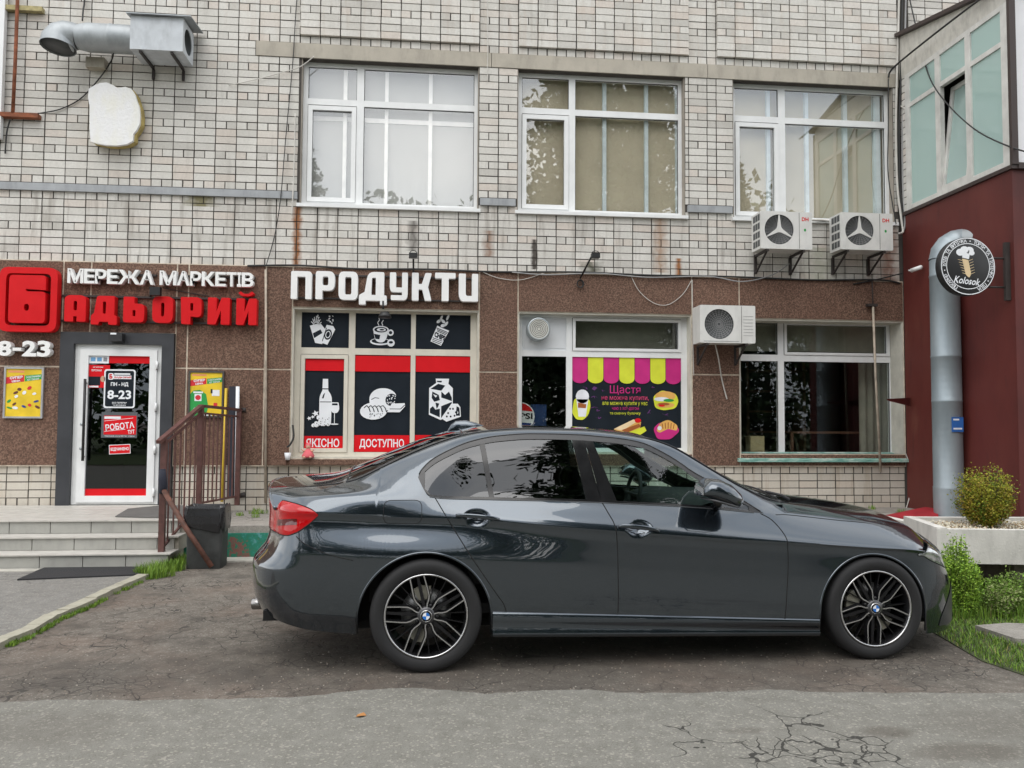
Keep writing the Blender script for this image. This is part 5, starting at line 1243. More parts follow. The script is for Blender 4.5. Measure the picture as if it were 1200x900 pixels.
for cx0, cz0, r_ in AR:
    P = [(cx0-r_*cos(pi*k/36), cz0+r_*sin(pi*k/36)) for k in range(37)]; P = [(P[0][0], .23 if cx0 < 1 else .17)]+P+[(P[-1][0], .21 if cx0 < 1 else .17)]
    q = []
    for x, z in P:
        v = low(x, z); q.append(v)
    for s_ in (1, -1):
        L(MB().use(PAINT).tube([(p.x, p.y*s_+.004*s_, p.z) for p in q], .008, 8), 'arch_lip')
        rows = []
        for w_, y in ((1, -.885), (1., -.60)): rows.append([(cx0+(r_+.004)*cos(a), y*s_, cz0+(r_+.004)*sin(a)) for a in np.linspace(rad(-9), rad(189), 30)])
        rows.append([(cx0+.02*cos(a), -.60*s_, cz0+.02*sin(a)) for a in np.linspace(rad(-9), rad(189), 30)])
        L(MB().use(mat('wheel_well', (.012, .012, .012), .95)).grid(rows), 'wheel_well')
# ---- sills
for s_ in (1, -1):
    rows = []
    for x in np.linspace(.388, 2.428, 40):
        zt_ = .349-.0415*(x-.38); zb_ = .20-.0205*(x-.38); e = min(1, (x-.38)/.1, (2.44-x)/.1)
        rows.append([(x, -s_*y, z) for y, z in ((.868, zt_+.004), (.893, zt_), (.900, zt_-.012), (.897, zt_-.055), (.888, zb_+.055), (.905*1.0-.004, zb_+.03), (.903, zb_+.008), (.89, zb_), (.80, zb_+.01))])
    if s_ < 0: rows = rows[::-1]
    L(MB().use(PAINT).grid(rows), 'side_skirt')
L(MB().use(mat('underbody', (.010, .010, .010), .95)).box(-.62, 3.2, -.60, .60, .20, .26).box(.41, 2.40, -.86, -.601, .20, .26).box(.41, 2.40, .601, .86, .20, .26), 'underbody')
L(MB().use(mat('underbody')).box(-.97, -.63, -.70, .70, .28, .34), 'underbody'); L(MB().use(mat('underbody')).box(3.21, 3.42, -.62, .62, .16, .22), 'underbody')
# ---- wheels
def wheel(cx0, cz0, R_, sgn, rot):
    yo = -.893*sgn; di = sgn
    w = MB().use(mat('brake_disc', (.25, .25, .25), .35, metal=.8)).lathe([(.065, yo+.085*di), (.150, yo+.085*di), (.150, yo+.105*di), (.065, yo+.105*di)], (cx0, 0, cz0), 'Y', 40); w = L(w, 'wheel')
    s_ = R_/.33; rr_ = .243*s_
    L(MB().use(RUB).lathe([(rr_, yo+.012*di), (rr_+.006, yo+.004*di), (rr_+.025, yo-.004*di), (R_*.90, yo-.008*di), (R_*.965, yo+.002*di), (R_*.992, yo+.018*di), (R_, yo+.035*di), (R_, yo+.19*di), (R_*.965, yo+.222*di), (R_*.85, yo+.23*di), (rr_, yo+.215*di)], (cx0, 0, cz0), 'Y', 72), 'tyre', None, w)
    rim = MB().use(mat('black_alloy', (.018, .018, .02), .3, metal=.5)).lathe([(rr_+.001, yo+.006*di), (rr_*.965, yo+.012*di), (rr_*.93, yo+.05*di), (rr_*.90, yo+.19*di)], (cx0, 0, cz0), 'Y', 64)
    SIL = mat('machined_alloy', (.62, .62, .63), .28, metal=1.)
    face = MB()
    rim.use(SIL).lathe([(rr_+.003, yo+.004*di), (rr_+.001, yo+.0*di), (rr_-.006, yo+.001*di), (rr_-.008, yo+.007*di)], (cx0, 0, cz0), 'Y', 64)
    for k in range(5):
        a0 = rot+2*pi*k/5; c, sn = cos(a0), sin(a0)
        def P3(r_, l, d): return (cx0+(r_*c-l*sn)*1.0, yo+d*di, cz0+r_*sn+l*c)
        for s2 in (-1, 1):
            # tulip shaped path of one spoke: narrow at the hub, wide by mid radius, parallel to the rim
            path = [(.030, .024), (.048, .016), (.066, .022), (.088, .036), (.112, .0445), (.15, .0445), (.20, .0425), (rr_-.004, .041)]
            path = [(r_*s_, l*s_*s2+.004*r_/.24) for r_, l in path]; fr1, bk = [], []
            mbq = rim.use(SIL)
            dep = [.010, .012, .014, .015, .014, .011, .007, .004]
            top0, top1, bot0, bot1 = [], [], [], []
            for i, (r_, l) in enumerate(path):
                w2 = (.0045, .0038, .0034, .0033, .0032, .0032, .0032, .0036)[i]
                j0, j1 = max(i-1, 0), min(i+1, len(path)-1); d_ = Vector((path[j1][0]-path[j0][0], path[j1][1]-path[j0][1])).normalized(); nn_ = Vector((-d_.y, d_.x))
                top0.append(P3(r_+nn_.x*w2, l+nn_.y*w2, dep[i])); top1.append(P3(r_-nn_.x*w2, l-nn_.y*w2, dep[i])); bot0.append(P3(r_+nn_.x*w2*2.6, l+nn_.y*w2*2.6, dep[i]+.03)); bot1.append(P3(r_-nn_.x*w2*2.6, l-nn_.y*w2*2.6, dep[i]+.03))
            rim.use(SIL).grid([top0, top1], False); rim.use(mat('black_alloy')).grid([bot0, top0], False).grid([top1, bot1], False)
        # dark inner spoke in the middle of the pair
        rim.use(mat('black_alloy')).add([P3(.05, .010, .03), P3(.05, -.010, .03), P3(rr_*.97, -.008, .022), P3(rr_*.97, .008, .022), P3(.05, .010, .07), P3(.05, -.010, .07), P3(rr_*.97, -.008, .06), P3(rr_*.97, .008, .06)], [(0, 1, 2, 3), (0, 3, 7, 4), (1, 5, 6, 2)], False)
        a1 = a0+pi/5; c, sn = cos(a1), sin(a1); rim.use(mat('black_alloy'))
        for s2 in (-1, 1): rim.add([P3(.07, .003+s2*.012, .045), P3(.07, -.003+s2*.012, .045), P3(rr_*.95, -.003+s2*.032, .040), P3(rr_*.95, .003+s2*.032, .040), P3(.07, .003+s2*.012, .08), P3(.07, -.003+s2*.012, .08), P3(rr_*.95, -.003+s2*.032, .07), P3(rr_*.95, .003+s2*.032, .07)], [(0, 1, 2, 3), (0, 3, 7, 4), (1, 5, 6, 2)], False)
    rim.use(mat('dark_hub', (.10, .10, .105), .35, metal=.8)).lathe([(.0, yo+.011*di), (.046, yo+.009*di), (.052, yo+.016*di), (.058, yo+.05*di), (.058, yo+.08*di)], (cx0, 0, cz0), 'Y', 30)
    for k in range(5): a = rot+pi/5+2*pi*k/5; rim.use(BLK).lathe([(.0, yo+.02*di), (.010, yo+.02*di), (.010, yo+.04*di)], (cx0+.062*cos(a), 0, cz0+.062*sin(a)), 'Y', 10)
    L(rim, 'rim', None, w)
    cap = MB().use(GBLK).lathe([(0, yo+.004*di), (.031, yo+.005*di), (.034, yo+.009*di)], (cx0, 0, cz0), 'Y', 28).use(CHR).lathe([(.0345, yo+.009*di), (.033, yo+.0035*di), (.0315, yo+.0045*di)], (cx0, 0, cz0), 'Y', 28)
    for k in range(4):
        cap.use(mat('badge_blue', (.02, .16, .55), .3) if k % 2 == 0 else PRW)
        pts = [(cx0, yo+.0032*di, cz0)]+[(cx0+.021*cos(pi/2*k+pi/2*i/5), yo+.0032*di, cz0+.021*sin(pi/2*k+pi/2*i/5)) for i in range(6)]
        cap.add(pts, [(0, i, i+1) for i in range(1, 6)], False)
    L(cap, 'centre_cap', None, w)
    ca = rad(100) if cx0 < 1 else rad(160)
    for a_ in (ca, ca+rad(150)): L(MB().use(mat('brake_caliper', (.28, .27, .22), .5)).prism([[(cx0+r_*cos(a), cz0+r_*sin(a)) for r_, a in ((.09, a_-.3), (.165, a_-.35), (.172, a_), (.165, a_+.35), (.09, a_+.3), (.085, a_))]], lambda x, z, d: (x, d, z), yo+.062*di, yo+.084*di), 'brake_caliper', None, w)
wheel(-.004, .331, .331, 1, rad(103)); wheel(2.806, .3175, .3185, 1, rad(121)); wheel(-.004, .331, .331, -1, rad(80)); wheel(2.806, .3175, .3185, -1, rad(60))
# ---- lamps
TL = M('red_lamp_glass'); TL.set(Roughness=.12, Coat_Weight=.4, Specular_IOR_Level=.35); tn = TL.sep(TL.coord('Object')); TL.col(TL.mix(TL.math('MULTIPLY', TL.math('GREATER_THAN', TL.math('SINE', TL.math('MULTIPLY', tn['Z'], 150.)), .2), .08), (.42, .002, .005), (.22, .003, .006)))
tz = tab([(-1.6, .985), (-.95, .987), (-.893, .988), (-.860, .995), (-.80, .990), (-.74, .978), (-.677, .955), (-.637, .926)], .006); tb = tab([(-1.6, .80), (-.95, .801), (-.902, .800), (-.834, .799), (-.77, .818), (-.70, .862), (-.66, .897), (-.637, .924)], .006)
for s_ in (1, -1):
    rows = []
    ts = list(np.linspace(XC0-.40, XC0, 12))+[nom(x, .9) for x in np.linspace(-.895, -.64, 26)]
    for t in ts:
        x = (low(max(t, XC0), .9)).x if t >= XC0 else -.91; z0, z1 = tb(x), tz(x); r_ = []
        for j in range(13):
            z = z0+(z1-z0)*j/12; 
            if t < XC0: z = min(z, ztopf(t)-.004)
            p = surf(t, z, .004*(1 if 0 < j < 12 else .0)+.0015); r_.append((p.x, p.y*s_, p.z))
        rows.append(r_)
    if s_ < 0: rows = rows[::-1]
    o = L(MB().use(TL.m).grid(rows), 'tail_lamp', None, None, False)
    q = [(p[-1][0], p[-1][1]-.0015*s_, p[-1][2]) for p in rows]; q2 = [(p[0][0], p[0][1]-.0015*s_, p[0][2]) for p in rows]
    L(MB().use(GAP).tube(q, .0028, 6).tube(q2, .0028, 6), 'lamp_gap', None, o)
    # inner darker light bar
    rows = []
    for t in [nom(x, .88) for x in np.linspace(-.89, -.76, 10)]:
        x = low(t, .88).x; r_ = []
        for j in range(4): z = .845+.012*j+.02*sin((x+.89)/.13*pi*.5); p = surf(t, z, .0072); r_.append((p.x, p.y*s_, p.z))
        rows.append(r_)
    L(MB().use(mat('dark_red_lens', (.10, .002, .004), .1, coat=1.)).grid(rows if s_ > 0 else rows[::-1]), 'light_bar', None, o, False)
hz = tab([(3.05, .652), (3.12, .655), (3.2, .692), (3.28, .703), (3.34, .688), (3.40, .645), (3.45, .57), (3.6, .55)], .01); hb = tab([(3.05, .640), (3.12, .642), (3.2, .606), (3.28, .575), (3.36, .545), (3.42, .525), (3.6, .51)], .01)
HL = M('headlamp_glass'); HL.set(Roughness=.05, Coat_Weight=1., Metallic=.6); HL.col(HL.ramp(HL.voro(HL.coord('Object', (1, 1, 1)), 22, 'F1'), [(.1, (.75, .78, .8)), (.5, (.25, .27, .28)), (.8, (.6, .62, .62))]))
for s_ in (1, -1):
    rows = []
    for t, xe_ in [(None, x) for x in np.linspace(3.10, low(XC1, .62).x, 22)]+[(t, min(3.45, low(t, .6).x)) for t in np.linspace(XC1+.03, XC1+.26, 8)]:
        r_ = []
        for j in range(9):
            z0, z1 = hb(xe_), hz(xe_)
            z = z0+(z1-z0)*j/8
            if t: z = min(z, ztopf(t)-.003)
            p = surf(t or min(XC1, nom(xe_, z)), z, .003*(1 if 0 < j < 8 else 0)+.0015); r_.append((p.x, p.y*s_, p.z))
        rows.append(r_)
    o = L(MB().use(HL.m).grid(rows if s_ > 0 else rows[::-1]), 'headlamp', None, None, False)
    L(MB().use(GAP).tube([(p[-1][0], p[-1][1], p[-1][2]) for p in (rows)], .0028, 6).tube([(p[0][0], p[0][1], p[0][2]) for p in rows], .0028, 6), 'lamp_gap', None, o)
for s_ in (1, -1):    # bumper-corner intake, widened sideways as a painted dark reflection, and the lip under it
    rows = [[(p.x, p.y*s_, p.z) for p in [surf(t, z, .0035) for z in np.linspace(.19, .20+.23*min(1, max(0, (t-XC1+.20)/.20))**.7, 7)]] for t in np.linspace(XC1-.20, XC1+.34, 26)]
    L(MB().use(DARK).grid(rows if s_ > 0 else rows[::-1]), 'intake_dark_reflection', None, None, False)
# kidney grille and plate area (front), rear plate
for s_ in (1, -1):
    L(MB().use(CHR).tube([(3.50-.02*k, y*s_, z) for k, (y, z) in enumerate(((.03, .67), (.28, .66), (.31, .56), (.26, .49), (.03, .49), (.03, .67)))], .012, 8).use(DARK).box(3.44, 3.47, .04*s_, .28*s_, .50, .65), 'kidney_grille')
L(MB().use(PRW).box(3.615, 3.622, -.26, .26, .33, .44), 'number_plate'); L(MB().use(PRW).box(-1.0245, -1.018, -.26, .26, .80, .91), 'number_plate')
# bonnet shut line, crease lines
hc = [(2.236, .90), (2.30, .885), (2.37, .872), (2.45, .862)]
def topline(name, pts, m=GAP, r=.0026):
    for s_ in (1, -1):
        q = []
        for x, y in pts:
            Z, Y = sec(x); z = float(np.interp(-y, -Y, Z)) if y > Y[-1] else crown(x, y); q.append((x+xoff(x, y)+shift(x, z), -y*s_, z))
        L(MB().use(m).tube(q, r, 6), name)
topline('bonnet_gap', [(2.20, .785), (2.26, .772), (2.34, .762), (2.45, .755), (2.6, .748), (2.8, .738), (3.0, .722), (3.15, .70), (3.27, .672)])
topline('boot_gap', [(-.52, .60), (-.62, .605), (-.75, .60), (-.88, .585), (-.97, .56)])
topline('screen_edge', [(x, float(sec(x)[1][-1])+.002) for x in np.linspace(1.40, 2.30, 30)], GBLK, .006); topline('rear_screen_edge', [(x, float(sec(x)[1][-1])+.004) for x in np.linspace(-.50, .22, 24)], GBLK, .007)
topline('roof_moulding', [(x, float(sec(x)[1][-1])+.004) for x in np.linspace(.22, 1.40, 24)], SBLK, .005)
for xx in (1.40, .22, -.50, 2.30):
    q = [(xx+xoff(xx, y)+shift(xx, crown(xx, y)), -y, crown(xx, y)) for y in np.linspace(-sec(xx)[1][-1], sec(xx)[1][-1], 21)] if False else [(xx, y, crown(xx, abs(y))) for y in np.linspace(-float(sec(xx)[1][-1]), float(sec(xx)[1][-1]), 21)]
    L(MB().use(GBLK).tube(q, .007, 6), 'screen_seal')
# ---- door handles
def handle(xa, za, xb, zb_, par, s_):
    xm, zm = (xa+xb)/2, (za+zb_)/2; 
    # recess cup
    ring_, ctr = [], surf(nom(xm+.0, zm), zm, -.004)
    for k in range(24): a = 2*pi*k/24; p = surf(xm+.072*cos(a), zm-.002+.044*sin(a), .0012); ring_.append((p.x, p.y*s_, p.z))
    inner = []
    for k in range(24): a = 2*pi*k/24; p = surf(xm+.050*cos(a), zm-.002+.030*sin(a), -.026); inner.append((p.x, p.y*s_, p.z))
    rim_ = []
    for k in range(24): a = 2*pi*k/24; p = surf(xm+.100*cos(a), zm-.002+.064*sin(a), .0006); rim_.append((p.x, p.y*s_, p.z))
    rows = [rim_, ring_, inner, [tuple((surf(xm, zm, -.03).x, surf(xm, zm, -.03).y*s_, surf(xm, zm, -.03).z))]*24]
    if s_ < 0: rows = [list(reversed(r_)) for r_ in rows]
    L(MB().use(PAINT).grid(rows, True, True), 'handle_recess', None, par, False)
    pts, rs = [], []
    for k in range(15):
        t = k/14; x = xa+(xb-xa)*t; z = za+(zb_-za)*t; lift = .012+.020*sin(pi*min(1, t*1.02))**.5; p = surf(x, z, lift if 0 < k < 14 else .004); pts.append(Vector((p.x, p.y*s_, p.z))); rs.append(.0135*(.35+.65*sin(pi*(.1+.8*t))**.6))
    vs = []
    mb = MB().use(PAINT); rows = []
    for p, r_ in zip(pts, rs): rows.append([(p.x, p.y+.45*r_*cos(a)*s_, p.z+r_*sin(a)) for a in [2*pi*i/12 for i in range(12)]])
    rows = [[tuple(pts[0])]*12]+rows+[[tuple(pts[-1])]*12]
    L(mb.grid(rows, True, True), 'door_handle', None, par)
for s_ in (1, -1):
    handle(.165, .912, .428, .888, rdoor[s_], s_); handle(1.148, .842, 1.405, .815, fdoor[s_], s_)
# ---- door mirrors
for s_ in (1, -1):
    mo = MB().use(PAINT); rows = []
    for k, (x, z, hy, hz_) in enumerate(((1.628, 1.058, .05, .016), (1.640, 1.072, .085, .034), (1.68, 1.083, .105, .052), (1.75, 1.068, .112, .064), (1.82, 1.040, .105, .062), (1.875, 1.010, .08, .045), (1.90, 1.0, .04, .02))):
        r_ = []
        for i in range(18):
            a = 2*pi*i/18; ca, sa = cos(a), sin(a); r_.append((x+.012*sa, s_*(-.945-hy*(abs(ca)**.7)*(1 if ca > 0 else -1)), z+hz_*(abs(sa)**.8)*(1 if sa > 0 else -1)-.01*ca))
        rows.append(r_)
    rows = [[(1.62, s_*-.945, 1.058)]*18]+rows+[[(1.905, s_*-.945, 1.0)]*18]
    mr = L(mo.grid(rows, True, True), 'door_mirror')
    L(MB().use(GBLK).tube([(1.80, s_*-.81, .955), (1.79, s_*-.86, .975), (1.76, s_*-.93, 1.005)], [.03, .028, .03], 10), 'mirror_stalk', None, mr)
    L(MB().use(SBLK).grid([[(1.72+.16*t, s_*(-1.079+.01*t), 1.035-.045*t+dz*(1-.3*t)) for t in (0, .3, .6, .9)] for dz in (-.03, .0, .035)]) if False else MB().use(SBLK).tube([(1.642, s_*-.97, 1.024), (1.70, s_*-1.068, 1.012), (1.80, s_*-1.066, .985), (1.87, s_*-1.0, .968)], .007, 6), 'mirror_lower_trim', None, mr)
    L(MB().use(CHR).box(1.632, 1.634, s_*-.89, s_*-1.04, 1.045, 1.09), 'mirror_glass', None, mr)
# ---- roof fin, wipers, exhausts, reflectors
rows = []
for x, h_, w_ in ((.14, .0, .004), (.165, .040, .012), (.20, .060, .018), (.27, .052, .026), (.34, .026, .03), (.40, .0, .02)):
    z = crown(x, 0); rows.append([(x, w_*cos(a), z-.004+(h_+.004)*max(0, sin(a))) for a in [pi*i/10 for i in range(11)]])
L(MB().use(PAINT).grid(rows), 'roof_antenna')
for y0_, y1_ in ((-.62, -.02), (-.05, .52)):
    q = [(2.30-.03*abs(y), y, crown(2.30-.03*abs(y), min(abs(y), .62))+.016) for y in np.linspace(y0_, y1_, 8)]; L(MB().use(DARK).tube(q, .007, 6), 'wiper')
L(MB().use(DARK).tube([(2.40, -.55, .97), (2.33, -.60, 1.0), (2.20, -.64, 1.03)], .010, 6), 'wiper')
for y in (-.42, -.30): L(MB().use(mat('dark_chrome', (.3, .29, .28), .25, metal=1.)).lathe([(.030, -1.09), (.036, -1.085), (.036, -.95), (.03, -.96)], (0, y, .322), 'X', 20).use(DARK).lathe([(.030, -1.06), (0, -1.06)], (0, y, .322), 'X', 20), 'exhaust_pipe')
# ---- inside
cabf = L(MB().use(INT).box(.2, 2.2, -.70, .70, .30, .36).box(-.35, .25, -.62, .62, .36, .95).box(2.1, 2.2, -.70, .70, .36, .90), 'cabin_floor')
for s_ in (1, -1):
    def seat(x0, yc, nm):
        rows = []
        for t, w_ in ((0, .24), (.1, .25), (.5, .25), (.8, .24), (1., .20)):
            x = x0-.02-.24*t; z = .55+.62*t; rows.append([(x+.07*cos(a), yc+w_*sin(a)*(1), z) for a in [2*pi*i/14 for i in range(14)]])
        mb = MB().use(SEAT).grid(rows, True, True).box(x0-.06, x0+.46, yc-.25, yc+.25, .46, .58)
        rows = [[(x0-.28-.02*t+.05*cos(a), yc+.13*sin(a), 1.17+.19*t) for a in [2*pi*i/12 for i in range(12)]] for t in (0, .3, .7, 1.)]
        mb.grid(rows, True, True); L(mb, nm)
    seat(1.18, .37*s_, 'front_seat')
L(MB().use(SEAT).box(.05, .62, -.62, .62, .46, .60).add([(.12, -.62, .58), (.12, .62, .58), (-.10, .62, 1.12), (-.10, -.62, 1.12), (.28, -.62, .60), (.28, .62, .60), (.04, .62, 1.12), (.04, -.62, 1.12)], [(0, 1, 2, 3), (4, 7, 6, 5), (0, 4, 5, 1), (2, 6, 7, 3), (0, 3, 7, 4), (1, 5, 6, 2)]), 'rear_seat')
dsh = MB().use(INT).grid([[(x, y, z) for y in np.linspace(-.70, .70, 9)] for x, z in ((1.62, .70), (1.60, .86), (1.66, .93), (1.80, .965), (2.05, .955), (2.30, .95))]); L(dsh, 'dashboard')
L(MB().use(INT).tube([(1.585+.0*1+.09*sin(2*pi*k/28)*.35, .37+.18*cos(2*pi*k/28), .93+.17*sin(2*pi*k/28)) for k in range(28)], .015, 8, closed=True).tube([(1.58, .37, .93), (1.70, .37, .90)], .04, 10).bar((1.575, .20, .93), (1.575, .54, .93), .03, .02).bar((1.575, .37, .93), (1.56, .37, .77), .03, .02), 'steering_wheel')
L(MB().use(DARK).box(1.60, 1.635, -.13, .11, 1.225, 1.30).tube([(1.62, 0, 1.28), (1.68, 0, 1.33)], .012, 6), 'rear_view_mirror')
L(MB().use(mat('headliner', (.10, .10, .095), .9)).grid([[(x, y, crown(x, min(abs(y), float(sec(x)[1][-1])))-.03) for y in np.linspace(-.52, .52, 9)] for x in np.linspace(.22, 1.38, 12)]), 'headliner')

# ================================================================== AIR CONDITIONERS
ACW = mat('ac_enamel', (.66, .655, .63), .45, var=.05, dirt=.25, scale=5); GRL = mat('ac_grille', (.30, .30, .30), .5); ACD = mat('ac_dark', (.075, .08, .082), .6)
def ac_unit(a, b, y1, y0, lab, star=True, fan=(.36, .52, .40), hoses=True):
    x0, z0, x1, z1 = a[0], a[1], b[0], b[1]; W_, H_ = x1-x0, z1-z0
    r_ = empty('air_conditioner', ((x0+x1)/2, (y0+y1)/2, z0)); tag(r_, lab, 'air conditioner', 'outdoor air conditioner units on the facade')
    fx, fz, fr = x0+W_*fan[0], z0+H_*fan[1], H_*fan[2]
    mb = MB().use(ACW)
    ring = [(fx+fr*cos(2*pi*k/28), fz+fr*sin(2*pi*k/28)) for k in range(28)]
    mb.prism([rrect(x0, z0, x1, z1, .02), ring], XZ(0), y1, y1+.012)
    mb.box(x0+.001, x0+.008, y1+.0125, y0, z0+.003, z1-.003).box(x1-.008, x1-.001, y1+.0125, y0, z0+.003, z1-.003).box(x0+.0085, x1-.0085, y1+.0125, y0, z1-.012, z1-.003).box(x0+.0085, x1-.0085, y1+.0125, y0, z0+.003, z0+.012).box(x0+.0085, x1-.0085, y0-.008, y0-.001, z0+.0125, z1-.0125)
    mb.build('casing', None, r_)
    MB().use(IRON).box(x0+W_*.745, x0+W_*.752, y1-.002, y1-.0005, z0+.01, z1-.01).build('panel_joint', None, r_)
    if star:   # side louvres
        for i in range(4):
            for j in range(3): MB().use(ACD).box(x0-.0015, x0+.0005, y1+.03+j*.075, y1+.09+j*.075, z0+.04+i*H_*.23, z0+.04+i*H_*.23+H_*.17).build('side_louvre', None, r_)
    else:
        for i in range(7): MB().use(mat('ac_shadow', (.4, .4, .39), .5)).box(x0+W_*.78, x1-.03, y1-.003, y1-.0005, z0+H_*(.2+i*.085), z0+H_*(.2+i*.085)+.006).build('louvre', None, r_)
    fb = MB().use(ACD).lathe([(fr*1.0, y1+.0115), (fr*.98, y1+.06), (0, y1+.06)], (fx, 0, fz), 'Y', 28)
    fo = fb.build('fan_housing', None, r_)
    g = MB().use(GRL)
    for k in range(1, 8): g.lathe([(fr*k/8-.0018, y1+.012), (fr*k/8+.0018, y1+.010)], (fx, 0, fz), 'Y', 28)
    for k in range(24): a_ = 2*pi*k/24; g.bar((fx+fr*.1*cos(a_), y1+.008, fz+fr*.1*sin(a_)), (fx+fr*.99*cos(a_), y1+.008, fz+fr*.99*sin(a_)), .003, .003, (0, 1, 0))
    go = g.build('fan_grille', None, fo); go['kind'] = 'stuff'
    if star:
        for k in range(3):
            a_ = pi/2+k*2*pi/3; c, s = cos(a_), sin(a_)
            pts = [(.0, .035*H_/.44), (fr*.2, .022*H_/.44), (fr*.97, .006), (fr*.97, -.006), (fr*.2, -.022*H_/.44), (.0, -.035*H_/.44)]
            MB().use(ACW).prism([[(fx+p*c-q_*s, fz+p*s+q_*c) for p, q_ in pts]], XZ(0), y1-.004-k*.0006, y1+.0065).build('grille_spoke', None, r_)
        put_text(MB().use(REDV), 'DH', x0+W_*.80, x0+W_*.93, z0+H_*.76, z0+H_*.86, XZ(0), y1-.002, None, .03).build('badge', None, r_)
        MB().use(mat('green_print')).prism([ellipse(x0+W_*.86, z0+H_*.52, .016, .02, 10)], XZ(0), y1-.001, 0, False).build('badge', None, r_)
    else:
        MB().use(GRL).box(x0+.05, x0+W_*.70, y1-.003, y1-.0005, z0+.02, z0+.026).build('casing_line', None, r_)
    for xx in (x0+W_*.14, x0+W_*.84):
        MB().use(IRON).box(xx-.015, xx+.015, y1-.0, -.03, z0-.03, z0-.001).box(xx-.015, xx+.015, -.045, -.0305 if z0 < 3.4 else -.004, z0-.26, z0-.0305).bar((xx, y1+.05, z0-.03), (xx, -.06, z0-.24), .02, .02).build('wall_bracket', None, r_)
    return r_
ac_unit((4.270, 3.768), (4.975, 4.265), -.44, -.14, 'left one of the two upper air conditioners with star grilles')
ac_unit((5.370, 3.787), (6.099, 4.284), -.44, -.14, 'right one of the two upper air conditioners with star grilles')
ac_unit((3.447, 2.517), (4.188, 3.008), -.44, -.16, 'lower air conditioner between the snack banner and dark window', False, (.345, .50, .40))
def cable(pts, r, m, lab, name='cable', sub=8):
    P = [Vector(p) for p in pts]; out_ = []
    for i in range(len(P)-1):
        p0, p1, p2, p3 = P[max(i-1, 0)], P[i], P[i+1], P[min(i+2, len(P)-1)]
        for k in range(sub):
            t = k/sub; out_.append(.5*((2*p1)+(p2-p0)*t+(2*p0-5*p1+4*p2-p3)*t*t+(3*p1-p0-3*p2+p3)*t**3))
    out_.append(P[-1]); o = MB().use(m).tube(out_, r, 6).build(name)
    return tag(o, lab, name.replace('_', ' '))
BK = mat('black_cable', (.02, .02, .02), .6); WK = mat('pale_cable', (.55, .53, .49), .6); GK = mat('grey_cable', (.3, .3, .3), .6)
cable([(3.696, -0.300, 2.518), (3.778, -0.200, 2.336), (3.875, -0.060, 2.062), (3.948, -0.050, 1.800)], .009, WK, 'white drain hose hanging below the lower air conditioner', 'drain_hose')
cable([(5.137, -0.100, 4.254), (5.328, -0.060, 4.270), (5.466, -0.100, 4.240)], .014, WK, 'white pipe joining the two upper air conditioners', 'pipe')

# ================================================================== VENT BOX, FOAM PANEL, PIPES AT THE LEFT
GALV = mat('galvanised_vent', (.36, .385, .40), .5, metal=.4, dirt=.3, scale=4)
ve = empty('ventilation_unit', (-3.9, -.3, 6.2)); tag(ve, 'galvanised ventilation box with round duct high on the brick wall', 'ventilation unit')
a, b = (-3.680, 5.971), (-3.061, 6.388); x0, x1, z0, z1 = a[0], b[0], a[1], b[1]
mb = MB().use(mat('painted_vent_box', (.50, .53, .56), .5, dirt=.3)); mb.box(x0, x1, -.52, -.51, z0, z1).box(x0, x1, -.509, -.10, z0, z0+.01).box(x0, x0+.01, -.509, -.10, z0+.011, z1-.001).box(x0, x1, -.10, -.09, z0, z1)
cy_, cz_, rr_ = -.305, (z0+z1)/2, .155
mb.prism([[(-.509, z0+.011), (-.101, z0+.011), (-.101, z1-.001), (-.509, z1-.001)], [(cy_+rr_*cos(2*pi*k/24), cz_+rr_*sin(2*pi*k/24)) for k in range(24)]], lambda p, q_, d: (d, p, q_), x1, x1-.012)
mb.build('box', None, ve)
mb = MB().use(GALV); mb.add([(x0-.04, -.57, z1+.0), (x1+.1, -.57, z1+.0), (x1+.1, -.03, z1+.05), (x0-.04, -.03, z1+.05), (x0-.04, -.57, z1+.012), (x1+.1, -.57, z1+.012), (x1+.1, -.03, z1+.062), (x0-.04, -.03, z1+.062)], [(0, 3, 2, 1), (4, 5, 6, 7), (0, 1, 5, 4), (1, 2, 6, 5), (2, 3, 7, 6), (3, 0, 4, 7)]); mb.build('rain_cover', None, ve)
MB().use(ACD).lathe([(rr_, x1-.011), (rr_, x1-.13), (0, x1-.13)], (0, cy_, cz_), 'X', 24).build('outlet', None, ve)
for xx in (x0+.1, x1-.15): MB().use(IRON).box(xx, xx+.03, -.50, -.03, z0-.03, z0-.005).box(xx, xx+.03, -.04, -.006, z0-.16, z0-.031).build('wall_bracket', None, ve)
xd0, xd1, rd = -4.249, -3.765, .172
mb = MB().use(GALV).lathe([(rd, x0-.001), (rd, xd0+.3), (rd+.006, xd0+.29), (rd+.006, xd0+.27), (rd, xd0+.26), (rd, xd0)], (0, cy_, cz_), 'X', 28); mb.build('round_duct', None, ve)
xe = -4.747
path = [(xd0, cy_, cz_), (xd0-.12, cy_, cz_), (xd0-.2, cy_-.01, cz_-.01), (xd0-.28, cy_-.03, cz_-.05), (xd0-.33, cy_-.05, cz_-.12)]
mb = MB().use(GALV); mb.tube([Vector(p) for p in path[:2]], [rd, rd*.86], 24, False)
mb.tube([(xd0-.12, cy_, cz_), (xd0-.17, cy_, cz_+.005), (xd0-.24, cy_-.01, cz_-.0), (xd0-.30, cy_-.02, cz_-.03), (xd0-.33, cy_-.03, cz_-.08), (xd0-.335, cy_-.04, cz_-.16)], [rd*.86, rd*.95, rd*1.05, rd*1.12, rd*1.16, rd*1.18], 28, False).build('elbow', None, ve)
MB().use(ACD).tube([(xd0-.33, cy_-.03, cz_-.09), (xd0-.335, cy_-.038, cz_-.14)], [rd*1.0, rd*1.12], 24, True).build('inlet', None, ve)
